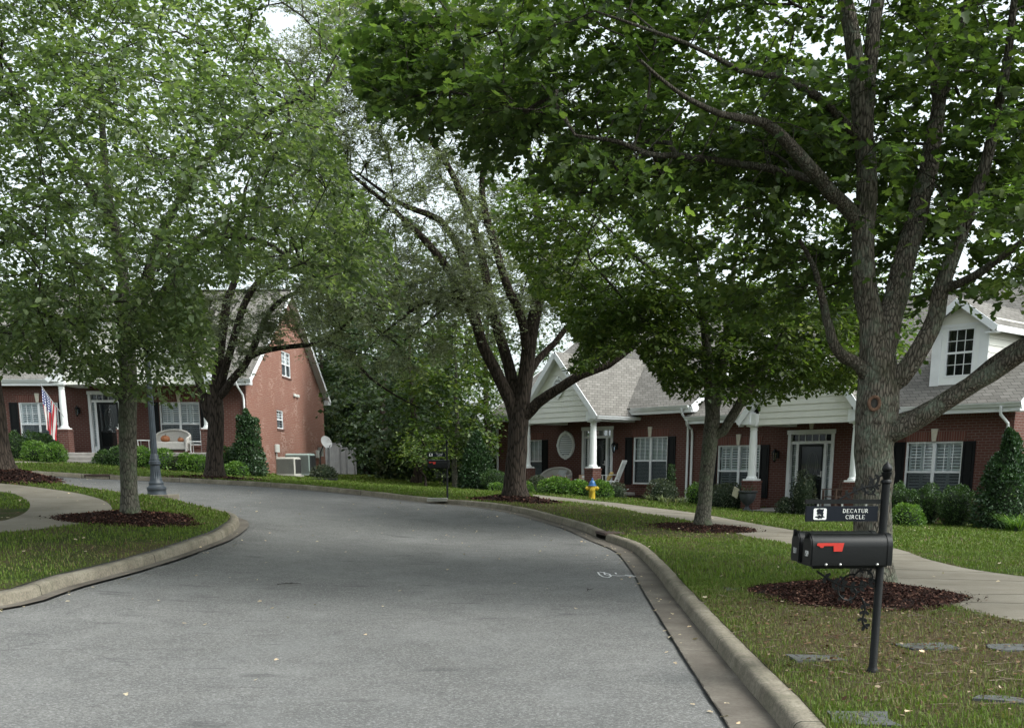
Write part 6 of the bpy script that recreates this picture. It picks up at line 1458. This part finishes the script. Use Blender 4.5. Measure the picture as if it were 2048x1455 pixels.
# utilities at the gable wall
def gl(px, py, out_=.5):     # point standing off the gable wall
    y, z = gx_(px, py); return wl(hL, .4 + out_, y, z)
def ac_unit(label, c, w_, d_, h_, mat, rz, grille=True):
    t = empty('air_conditioner', tuple(c), rz, label, 'air conditioner'); mb = MB(); mb.bbox(-w_ / 2, w_ / 2, -d_ / 2, d_ / 2, .05, h_, .05); body = mb.build('casing', mat, t, True)
    mb = MB(); z = .14
    n = int(w_ / .045)
    for i in range(n):
        x = -w_ / 2 + .06 + (w_ - .12) * i / (n - 1); mb.box(x - .008, x + .008, -d_ / 2 - .01, -d_ / 2 + .002, .12, h_ - .09)
    n = int(d_ / .045)
    for i in range(n): y = -d_ / 2 + .06 + (d_ - .12) * i / (n - 1); mb.box(w_ / 2 - .002, w_ / 2 + .01, y - .008, y + .008, .12, h_ - .09)
    mb.build('grille', MATS['ac_dark'], t)
    mb = MB(); mb.bbox(-w_ / 2 - .08, w_ / 2 + .08, -d_ / 2 - .08, d_ / 2 + .08, -.1, .05, .01); mb.build('pad', MATS['porch_concrete'], t)
def onl(px, py, Y): p = at(px, py, Y); p[2] = lawn_z(p[0], p[1]); return p
ac_unit('beige box air conditioner, left and nearer of the two by the brick gable', onl(578, 950, 44.5), .85, .8, .80, MATS['ac_beige'], rad(-8))
ac_unit('taller grey-green air conditioner behind the beige one', onl(602, 946, 47.5), 1.15, .9, 1.0, MATS['ac_green'], rad(-8))
def wallbox(name, label, px0, px1, py0, py1, mat, cat, dep=.12):
    y0, z1 = gx_(px0, py0); y1, z0 = gx_(px1, py1); y1 = min(y1, DL - .05); y0 = min(y0, y1 - .25); mb = MB(Mg); mb.bbox(y0, y1, -dep, -.003, z0, z1, .02); o = mb.build(name, mat, hL); return o
wallbox('disconnect_box', '', 548.5, 555, 888, 904, MATS['utility_grey'], 'box'); wallbox('electric_meter', '', 636, 640, 894, 912, MATS['utility_grey'], 'meter', .2); wallbox('utility_box', '', 631, 634, 900, 915, MATS['utility_grey'], 'box', .15)
mb = MB(Mg); y_, z_ = gx_(551, 905); mb.tube([(y_, -.05, z_), (y_, -.06, z_ - .5), (y_ + .5, -.1, 1.9), (y_ + 1.0, -.3, 1.5)], .025, 6); y_, z_ = gx_(637, 915); mb.tube([(y_, -.06, z_), (y_, -.06, 1.0)], .035, 6); mb.build('conduit', MATS['utility_grey'], hL)
# satellite dish on a mast
dy, dz_ = gx_(643, 905); db = onl(651, 945, 55.5); t = empty('satellite_dish', tuple(db), rad(20), 'pale satellite dish on a mast between the gable and the grey fence', 'satellite dish')
zt_ = at(655, 885, 55.5)[2] - db[2]
mb = MB(); mb.tube([(-.25, 0, 0), (-.25, 0, zt_ - .55), (-.05, 0, zt_ - .1)], .03, 8); mb.tube([(0, 0, zt_ - .15), (.15, -.35, zt_ - .30), (.22, -.48, zt_ - .12)], .015, 6); mb.build('mast', MATS['ac_dark'], t)
mb = MB(Matrix.Translation((.05, -.04, zt_)) @ Matrix.Rotation(rad(28), 4, 'Z') @ Matrix.Rotation(rad(68), 4, 'X')); mb.lathe((0, 0, 0), [(.005, .0), (.1, .01), (.2, .03), (.3, .065), (.35, .09), (.352, .10), (.30, .075), (.2, .04), (.1, .02), (.005, .01)], 24); mb.build('reflector', MATS['dish_grey'], t, True)
# grey privacy fence behind the gable, stepping down
def fence_pt(px, py, Y): return at(px, py, Y)
fp = [(646, 880, 58.5), (660, 884, 58.8), (683, 888.5, 59.3), (695, 897, 59.6), (711, 901, 60)]
t = empty('privacy_fence', (0, 0, 0), 0, 'grey board privacy fence stepping down behind the brick gable', 'fence')
tops = [884.5, 887, 896, 900.5]
for i in range(4):
    a = at(fp[i][0], 945, fp[i][2]); b = at(fp[i + 1][0], 945, fp[i + 1][2]); zt_ = at(fp[i][0], tops[i], fp[i][2])[2]; n = 7
    mb = MB()
    for k in range(n):
        u0, u1 = (k + .03) / n, (k + .97) / n; p, q = a + (b - a) * u0, a + (b - a) * u1; z0 = lawn_z(p[0], p[1]) - .05
        mb.prism([(p[0], p[1], z0), (q[0], q[1], z0), (q[0], q[1], zt_), (p[0], p[1], zt_)], (0, 0, 0), (0, .03, 0))
    mb.obox((a[0], a[1] + .01, zt_ + .02), (b[0], b[1] + .01, zt_ + .02), .09, .05); mb.build('panel', MATS['fence_grey'], t)
for i in range(5):
    a = at(fp[i][0], 945, fp[i][2]); zt_ = at(fp[i][0], tops[min(i, 3)] - 3.5, fp[i][2])[2]; z0 = lawn_z(a[0], a[1]) - .1; mb = MB(); mb.bbox(a[0] - .06, a[0] + .06, a[1] - .09, a[1] + .03, z0, zt_, .01); mb.lathe((a[0], a[1] - .03, zt_), [(.10, 0), (.10, .03), (.02, .09)], 4); mb.build('post', MATS['fence_grey'], t)
c = onl(628, 957, 42); mb = MB(Matrix.Translation(Vector(c)) @ Matrix.Rotation(-.12, 4, 'Z')); mb.prism([(-.9, -.35, 0), (1.0, -.25, 0), (.95, .12, 0), (-.6, .3, 0)], (0, 0, -.02), (0, 0, .05)); tag(mb.build('ground_mat', MATS['black_plastic']), 'flat black plastic sheet lying on the lawn before the air conditioners', 'mat')

# ------------------------------------------------------------ stepping stones, mulch, litter
def stone(px, py, w_, d_, rz, mat, label, lift=.012):
    p = hit(px, py); n = 9; q = []
    for k in range(4):
        sx_, sy_ = [(-1, -1), (1, -1), (1, 1), (-1, 1)][k]; q.append((sx_ * w_ / 2 + R.normal(0, .02), sy_ * d_ / 2 + R.normal(0, .02)))
        k2_ = (k + 1) % 4; s2 = [(-1, -1), (1, -1), (1, 1), (-1, 1)][k2_]; q.append(((sx_ + s2[0]) / 2 * w_ / 2 + R.normal(0, .012), (sy_ + s2[1]) / 2 * d_ / 2 + R.normal(0, .012)))
    mb = MB(); mb.prism([(a, b, 0) for a, b in q], (0, 0, -.04), (0, 0, lift)); o = mb.build('stepping_stone', mat); o.location = p; o.rotation_euler = (R.normal(0, .02), R.normal(0, .02), rz); tag(o, label, 'stepping stone', 'flat stones set in the grass')
SL, SP = MATS['slate_stone'], MATS['slate_pale']
stone(1632, 1316, .36, .24, .05, SL, 'dark slate stone in the grass left of the near mailbox post foot')
stone(1855, 1293, .42, .30, .1, SL, 'dark rectangular slate stone right of the near mailbox post')
stone(2025, 1296, .40, .26, 0, SL, 'dark slate stone at the right edge below the pavement', .015)
stone(1722, 1438, .34, .26, -.2, SL, 'dark slate stone nearest the viewer at the bottom edge', .015)
stone(2008, 1400, .34, .16, -.5, SL, 'narrow slate stone half sunk in the grass at bottom right', .015)
stone(1606, 1174, .44, .22, 0, SP, 'pale stone slab left of the mulch ring of the big maple', .02)
stone(1482, 1178, .44, .22, 0, SL, 'dull stone slab nearer the kerb, far left of the mulch ring', .012)
def mulch(c, r, h, label, n, ell=1.0, s=.05, group='mulch rings around street trees'):
    c = np.array(c, float); root = empty('mulch_bed', tuple(c), 0, label, 'mulch', group); A, B = 40, 12; V = [(0, 0, h)]; ph = R.uniform(0, 6, 3)
    rr = lambda a: r * (1 + .07 * math.sin(3 * a + ph[0]) + .05 * math.sin(5 * a + ph[1]))
    def zz(x, y, t): return s1(c[0] + x, c[1] + y) + LAWN - c[2] + h * (1 - t) ** 1.1 - .03 * (t > .98) + .006
    for i in range(1, B + 1):
        t = i / B
        for k in range(A): a = 2 * math.pi * k / A; x, y = rr(a) * t * math.cos(a), rr(a) * t * math.sin(a) * ell; V.append((x, y, zz(x, y, t) + R.normal(0, .006)))
    F3 = [(0, 1 + k, 1 + (k + 1) % A) for k in range(A)]
    for i in range(B - 1):
        for k in range(A): a, b = 1 + i * A + k, 1 + i * A + (k + 1) % A; F3 += [(a, a + A, b + A), (a, b + A, b)]
    link('mound', np_mesh('mound', np.array(V), np.array(F3), True), MATS['mulch'], root)
    a = R.uniform(0, 2 * np.pi, n); t = np.sqrt(R.uniform(0, 1.06, n)); t = np.where(R.uniform(0, 1, n) < .02, R.uniform(1.0, 1.2, n), t); X = np.array([rr(q) for q in a]) * t * np.cos(a); Y = np.array([rr(q) for q in a]) * t * np.sin(a) * ell
    Z = S(c[0] + X, c[1] + Y) + LAWN - c[2] + h * np.clip(1 - t, 0, 1) ** 1.1 + .012
    D = R.normal(0, 1, (n, 3)); D[:, 2] *= .25; Nn = R.normal(0, .4, (n, 3)); Nn[:, 2] += 1
    v = R.uniform(0, 1, n) ** 2.2
    leaves_mesh('chips', np.column_stack([X, Y, Z]), D, Nn, s * R.uniform(.4, 1.3, n), 'rhomb', MATS['mulch_chip'], root, v)
mulch(b1 + np.array((-.45, -.68, 0)), 1.22, .20, 'broad red-brown mulch mound around the big maple by the mailboxes', 16000, .95, .032)
mulch(b2, 1.15, .10, 'mulch ring around the middle maple between kerb and pavement', 6000, 1, .042)
mulch(b4, 1.15, .12, 'dark mulch ring around the maple inside the bend', 7500, .95, .04)
mulch((b3[0], b3[1], b3[2] - .1), 1.3, .22, 'mulch mound at the foot of the dark spreading tree before the first porch', 2500, 1, .08)
mulch((b5[0], b5[1], b5[2]), 1.7, .10, 'mulch bed under the dark tree before the left brick house', 2000, .7, .08)
mulch((b6[0] + .1, b6[1], b6[2] - .05), 1.35, .30, 'mulch mound around the trunk at the left edge', 2500, 1, .08)

BX, BR, HO, LF, DU = MATS['leaf_box'], MATS['leaf_bright'], MATS['leaf_holly'], MATS['leaf_maple'], MATS['leaf_dull']
def sg(px, py, Y): p = at(px, py, Y); p[2] = lawn_z(p[0], p[1]) - .02; return p
# planting beds: dark mulch along the fronts
def bed(h, x0, x1, y0, y1, label):
    mb = MB(); n = 14
    P = []
    for i in range(n + 1):
        for y in (y0 + .12 * math.sin(i * 1.7), y1): x = x0 + (x1 - x0) * i / n; p = wl(h, x, y, 0); P.append((p.x, p.y, lawn_z(p.x, p.y) + .025))
    o = link('planting_bed', np_mesh('planting_bed', np.array(P), np.array([(2 * i, 2 * i + 2, 2 * i + 3, 2 * i + 1) for i in range(n)]), True), MATS['mulch']); tag(o, label, 'planting bed')
bed(hA, .1, 4.2, -1.2, -.02, 'dark mulched bed along the left of the first porch'); bed(hA, 3.9, 8.4, -3.0, -2.3, 'dark mulched bed in front of the first porch shrubs'); bed(hA, 8.4, 10.9, -1.6, -.02, 'dark mulched bed under the first unit right window')
bed(hB, 11.0, 14.6, -1.5, -.02, 'dark mulched bed under the left window of the nearest unit'); bed(hB, 19.1, 22.2, -1.9, -.02, 'dark mulched bed below the right window of the nearest unit'); bed(hL, -10.4, -6.7, -1.9, -.02, 'dark mulched bed under the left window of the flag house'); bed(hL, -4.0, .6, -3.1, -2.3, 'dark mulched bed before the flag house porch')
shrub('conical_shrub', 'tall glossy conical shrub at the front corner of the left brick gable', sg(500, 945, 40.3), .74, 2.55, HO, 7000, .10, 'cone')
shrub('conical_shrub', 'conical shrub left of the first porch, beside the dark spreading tree', sg(955, 978, 40.5), .80, 2.20, HO, 7000, .10, 'cone')
shrub('conical_shrub', 'large conical shrub at the right edge by the brick corner', sg(2004, 1047, 26.6), .80, 2.42, HO, 9000, .085, 'cone')
def gs(label, px, py, Y, r, h, mat, n=1500, size=.09, shape='round', name='shrub', **k): return shrub(name, label, sg(px, py, Y), r, h, mat, n, size, shape, **k)
gs('clipped dark boxwood between the conical shrub and the dark tree trunk', 995, 978, 39.5, .62, .78, BX, 3000, .06, 'box', name='boxwood')
gs('tall clipped boxwood under the right window, left one of the pair', 1849, 1042, 28.3, .42, .98, BX, 4500, .05, 'box', name='boxwood')
gs('tall clipped boxwood under the right window, beside the big conical shrub', 1909, 1044, 27.6, .45, 1.0, BX, 4500, .05, 'box', name='boxwood')
gs('dark boxwood half hidden behind the near mailbox post', 1790, 1036, 28.9, .40, 1.0, BX, 4000, .05, 'box', name='boxwood')
gs('rounded light green shrub below the boxwoods, right of the big trunk', 1814, 1043, 26.9, .46, .55, BR, 3000, .055, 'round')
gs('light green shrub in front of the pink flowers on the first porch', 1114, 990, 37.2, .62, .62, BR, 3000, .075)
gs('light green shrub just left of the fire hydrant', 1156, 993, 36.6, .48, .52, BR, 2200, .075)
gs('light green shrub just right of the fire hydrant', 1203, 995, 36.0, .42, .55, BR, 2200, .07)
gs('small green shrub at the foot of the left pier of the first porch', 1072, 984, 38.6, .42, .62, DU, 1500, .07)
gs('small bright shrub left of the dark trunk', 994, 984, 38.2, .33, .34, BR, 1000, .06)
gs('small bright shrub just right of the dark trunk', 1052, 985, 37.9, .3, .36, BR, 1000, .06)
gs('upright dark shrub with red stems at the right end of the first porch', 1232, 1000, 36.4, .36, .5, DU, 900, .06)
gs('dark green shrub under the first unit right window', 1325, 1003, 35.4, .55, .72, DU, 2200, .06)
gs('slender upright shrub against the right shutter of the first unit', 1341, 996, 36.0, .16, 1.25, BX, 1200, .05, 'box')
gs('bushy shrub under the left window of the nearest unit', 1455, 1018, 33.8, .85, .75, DU, 3500, .065)
gs('yellowish shrub at the foot of the pair of white downspouts', 1393, 1008, 35.0, .40, .65, BR, 1300, .07)
gs('tall loose shrub in front of the black door of the nearest unit', 1604, 1027, 31.2, .38, 1.20, DU, 1300, .07, 'box', loose=.3)
gs('shrub at the foot of the porch between piers, behind the sign board', 1570, 1024, 31.4, .3, .5, DU, 900, .06)
# azaleas etc. at left house
gs('round light green shrub under the left window of the flag house, left one', 76, 921, 39.6, .52, .72, BR, 2200, .08)
gs('round light green shrub under the left window of the flag house, right one', 108, 923, 39.2, .48, .68, BR, 2200, .08)
gs('dark shrub at the far left against the flag house wall', 32, 913, 41.8, .6, 1.1, BX, 2000, .09)
gs('dark leafy shrub below the left window and behind the flag', 82, 906, 42.2, .9, 1.05, BX, 2600, .09)
for i, (px, r_, h_, m_) in enumerate([(214, .5, .5, BX), (245, .55, .75, BX), (288, .5, .78, BR), (322, .62, .75, BR), (352, .35, .5, DU), (374, .4, .62, BR), (396, .42, .62, BR)]):
    gs(['low green shrub beside the porch steps of the flag house', 'dark green shrub behind the inner maple trunk', 'light shrub just left of the lamp post', 'light shrub just right of the lamp post', 'thin shrub under the pumpkin loveseat', 'light shrub between loveseat and dark trunk, left one', 'light shrub between loveseat and dark trunk, right one'][i], px, 930, 39.9, r_, h_, m_, 1700, .08)
gs('dark shrub between the dark trunk and the tall conical shrub', 462, 940, 41, .6, 1.0, BX, 1800, .09); gs('low grassy shrub in front of the tall conical shrub', 472, 948, 39.4, .5, .5, BR, 1200, .09)
gs('small grey-green bush beside the air conditioners', 648, 952, 45.5, .62, .55, DU, 1300, .08)
# grasses and flowers
def grass_clump(label, c, r, h, n, mat, name='ornamental_grass', w_=.02):
    c = np.array(c, float); root = empty(name, tuple(c), 0, label, 'plant'); a = R.uniform(0, 6.28, n); V = []; T = []; rn = []
    for i in range(n):
        d = np.array((math.cos(a[i]), math.sin(a[i]), 0)); s = np.array((-d[1], d[0], 0)) * w_ / 2; l = R.uniform(.4, 1); b = R.normal(0, .08, 3) * (1, 1, 0); k = len(V)
        for t in (0, .4, .75, 1): p = b + d * r * l * t ** 1.3 + np.array((0, 0, h * l * (1.6 * t - .95 * t * t * R.uniform(.7, 1.2)))); ww = (1 - t * .9); V += [p - s * ww, p + s * ww]
        T += [(k, k + 1, k + 3, k + 2), (k + 2, k + 3, k + 5, k + 4), (k + 4, k + 5, k + 7, k + 6)]; rn += [R.uniform(0, 1)] * 8
    link('blades', np_mesh('blades', np.array(V), np.array(T), attr=np.array(rn)), mat, root)
    mb = MB(); mb.lathe((0, 0, 0), [(r * .25, 0), (r * .2, h * .25), (.02, h * .35)], 8); mb.build('crown_base', MATS['core_dark'], root)
grass_clump('bright arching grass clump at the right edge below the conical shrub', sg(2032, 1050, 25.4), .75, .62, 260, BR)
for px, Y_, lab in ((1302, 35.2, 'pale spiky grass clump below the first unit window, left one'), (1328, 34.6, 'pale spiky grass clump below the first unit window, middle one'), (1362, 34.4, 'pale spiky grass clump by the white downspouts')):
    grass_clump(lab, sg(px, 1006, Y_), .36, .36, 130, foliage('blade_pale', (.08, .10, .05), (.16, .20, .10), (.36, .38, .24), .2) if 'blade_pale' not in MATS else MATS['blade_pale'])
c = wl(hA, 5.75, -1.75, .60); root = empty('flowering_plant', tuple(c), 0, 'pink-red flowering plant in front of the first porch loveseat', 'plant')
n = 900; P = R.normal(0, 1, (n, 3)) * (.20, .16, .10) + (0, 0, .36); leaves_mesh('blooms', P, R.normal(0, 1, (n, 3)), R.normal(0, 1, (n, 3)), .06, 'rhomb', MATS['bloom_red'], root)
n = 700; P = R.normal(0, 1, (n, 3)) * (.18, .15, .10) + (0, 0, .22); leaves_mesh('leaves', P, R.normal(0, 1, (n, 3)), R.normal(0, 1, (n, 3)), .06, 'rhomb', BX, root); mb = MB(); mb.lathe((0, 0, 0), [(.12, 0), (.17, .22), (.18, .22)], 14); mb.build('pot', MATS['urn_grey'], root)

# ------------------------------------------------------------ turf, fallen leaves
HOUSES = []
for h, x0, x1, y0, y1 in ((hA, 0, 10.9, -2.2, 11), (hB, 10.9, 22.3, 0, 11), (hB, 14.8, 19, -2.3, 0), (hL, -14, .4, 0, 14.3), (hL, -6.6, -.3, -2.3, 0)):
    HOUSES.append([(wl(h, x, y, 0).x, wl(h, x, y, 0).y) for x, y in ((x0, y0), (x1, y0), (x1, y1), (x0, y1))])
MUL = [(b1 + np.array((-.45, -.68, 0)), 1.12), (b2, 1.0), (b4, 1.0), (b3, 1.1), (b6, 1.2)]
def turf_pts(n, x0, x1, y0, y1):
    X = R.uniform(x0, x1, n); Y = R.uniform(y0, y1, n); k = np.abs(X) < Y * .53 + .8; X, Y = X[k], Y[k]
    bad = inside(X, Y, ROADK)
    for pl in WALKS + HOUSES: bad |= inside(X, Y, pl)
    for c, r_ in MUL: bad |= np.hypot(X - c[0], Y - c[1]) < r_ * (1 + .08 * np.sin(5 * np.arctan2(Y - c[1], X - c[0])))
    return X[~bad], Y[~bad]
def blades(X, Y, hgt, wdt, name='turf'):
    n = len(X); Z = S(X, Y) + LAWN; a = R.uniform(0, 6.28, n); l = hgt * R.uniform(.5, 1.25, n); lean = R.uniform(.1, 1.0, n)
    wn = worn(X, Y); l = l * (1 - .35 * wn) * (1 + .9 * np.exp(-(((X - 3.2) / 1.3) ** 2 + ((Y - 13.3) / 1.6) ** 2))) * np.clip(1 + .55 * fbm(np.column_stack([X, Y, 0 * X]), 4.5, 77), .5, 1.8); dx, dy = np.cos(a), np.sin(a); sx_, sy_ = -dy * wdt / 2, dx * wdt / 2
    m_ = np.column_stack([X + dx * l * lean * .3, Y + dy * l * lean * .3, Z + l * .6]); tp = np.column_stack([X + dx * l * lean, Y + dy * l * lean, Z + l * (1 - .35 * lean)])
    V = np.stack([np.column_stack([X - sx_, Y - sy_, Z - .01]), np.column_stack([X + sx_, Y + sy_, Z - .01]), m_ + np.column_stack([sx_, sy_, 0 * sx_]) * .8, m_ - np.column_stack([sx_, sy_, 0 * sx_]) * .8, tp], 1).reshape(-1, 3)
    f = np.array([(0, 1, 2), (0, 2, 3), (3, 2, 4)]); T = (f[None] + (np.arange(n) * 5)[:, None, None]).reshape(-1, 3)
    P = np.column_stack([X, Y, 0 * X]); patch = .5 + .5 * fbm(P, 1.3, 9)
    rn = np.clip(.42 + .4 * R.uniform(0, 1, n) + .25 * (patch - .5), 0, .99); dry = R.uniform(0, 1, n) < np.clip(.10 + .62 * wn + .35 * (patch - .62), .04, .85); rn = np.where(dry, R.uniform(0, .28, n), rn)
    return V, T, np.repeat(rn, 5)
parts = []; off = 0
for n, x0, x1, y0, y1, h_, w_ in ((230000, 1.6, 9, 5.0, 13, .05, .0055), (120000, -8, 14, 11, 20, .05, .010), (120000, -16, 16, 19, 31, .055, .018), (110000, -24, 20, 30, 46, .06, .030), (30000, -12, 4, 45, 60, .08, .06)):
    X, Y = turf_pts(n, x0, x1, y0, y1); wn = worn(X, Y); pn = fbm(np.column_stack([X, Y, 0 * X]), 2.3, 21)
    k = R.uniform(0, 1, len(X)) > np.clip(wn * .75 + .25 * (pn > .15) * (wn > .15), 0, .68); X, Y = X[k], Y[k]
    V, T, rn = blades(X, Y, h_, w_); parts.append((V, T + off, rn)); off += len(V)
o = link('turf', np_mesh('turf', np.concatenate([p[0] for p in parts]), np.concatenate([p[1] for p in parts]), attr=np.concatenate([p[2] for p in parts])), MATS['grass_blade']); o['kind'] = 'stuff'
def litter(n, x0, x1, y0, y1, s, wsel):
    X, Y = turf_pts(n, x0, x1, y0, y1); k = R.uniform(0, 1, len(X)) < wsel(X, Y); return X[k], Y[k], s
LL = [litter(15000, 1.7, 9, 5, 14, .036, lambda X, Y: .03 + .75 * worn(X, Y)), litter(5000, -12, 14, 11, 30, .06, lambda X, Y: .05 + .5 * worn(X, Y))]
PP = []; SS = []
for X, Y, s in LL: PP.append(np.column_stack([X, Y, S(X, Y) + LAWN + R.uniform(.005, .03, len(X))])); SS.append(np.full(len(X), s))
P = np.concatenate(PP); SS = np.concatenate(SS) * R.uniform(.4, 1.3, len(P)); D = R.normal(0, 1, P.shape); D[:, 2] *= .2; Nn = R.normal(0, .35, P.shape); Nn[:, 2] += 1
o = leaves_mesh('dead_leaves', P, D, Nn, SS, 'oval', MATS['leaf_dead'], rnd=R.uniform(0, .8, len(P)) ** 1.5); o['kind'] = 'stuff'
# pale leaves dropped on the road and gutters
X = np.concatenate([R.uniform(-12, 3, 260), offset(O_LINE, -.3)[R.integers(20, 120, 110), 0] + R.normal(0, .15, 110), offset(I_LINE, .3)[R.integers(30, 90, 40), 0] + R.normal(0, .1, 40)])
idx1 = R.integers(20, 120, 110); idx2 = R.integers(30, 90, 40); q1 = offset(O_LINE, -.3)[idx1] + R.normal(0, .13, (110, 2)); q2 = offset(I_LINE, .25)[idx2] + R.normal(0, .1, (40, 2))
q0 = np.column_stack([R.uniform(-14, 3, 420), R.uniform(6, 32, 420)]); q0 = q0[(q0[:, 1] > 16) | (R.uniform(0, 1, 420) < .45)]; Q = np.concatenate([q0, q1, q2]); Q = Q[inside(Q[:, 0], Q[:, 1], ROAD)]
lw = np.column_stack([R.uniform(1.5, 12, 260), R.uniform(5, 28, 260)]); lw = lw[~inside(lw[:, 0], lw[:, 1], ROADK)]; ll = np.column_stack([R.uniform(-11, -3, 160), R.uniform(11, 24, 160)]); ll = ll[~inside(ll[:, 0], ll[:, 1], ROADK)]
Z = np.concatenate([S(Q[:, 0], Q[:, 1]) + .012, S(lw[:, 0], lw[:, 1]) + LAWN + .035, S(ll[:, 0], ll[:, 1]) + LAWN + .035]); Q = np.concatenate([Q, lw, ll]); P = np.column_stack([Q, Z])
D = R.normal(0, 1, P.shape); D[:, 2] *= .15; Nn = R.normal(0, .25, P.shape); Nn[:, 2] += 1
o = leaves_mesh('fallen_leaves', P, D, Nn, .042 * R.uniform(.6, 1.3, len(P)), 'maple', MATS['leaf_dead'], rnd=R.uniform(.72, .99, len(P))); o['kind'] = 'stuff'

# sticks on the road and a few on the worn ground
for (px, py, l, a, lab) in ((578, 968 + 200, .30, .3, 'thin dark twig lying on the asphalt in mid road'), (1180, 1180, .25, 1.2, 'short twig lying near the white sprayed mark')):
    p = hit(px, py, 0); mb = MB(); mb.tube([(-l / 2, 0, .006), (-l * .1, .02, .012), (l / 2, -.01, .007)], [.003, .004, .002], 5); mb.tube([(0, .01, .01), (l * .18, .06, .015)], [.004, .002], 4)
    o = mb.build('fallen_twig', MATS['bark_dark']); o.location = (p[0], p[1], s1(p[0], p[1]) + .003); o.rotation_euler = (0, 0, a); tag(o, lab, 'twig')
n = 500; X = R.uniform(1.9, 6.5, n); Y = R.uniform(5.5, 12.5, n); k = (R.uniform(0, 1, n) < .15 + worn(X, Y)) & ~inside(X, Y, ROADK) & ~inside(X, Y, WALK1); X, Y = X[k], Y[k]; n = len(X)
a = R.uniform(0, 6.28, n); l = R.uniform(.04, .16, n); c = np.column_stack([X, Y, S(X, Y) + LAWN + .02]); d = np.column_stack([np.cos(a), np.sin(a), R.normal(0, .1, n)]) * l[:, None]
V, T = twig_tris((c - d, c + d), .0035); o = link('twig_litter', np_mesh('twig_litter', V, T), plain('dry_twig', (.16, .12, .09), .9, .3)); o['kind'] = 'stuff'
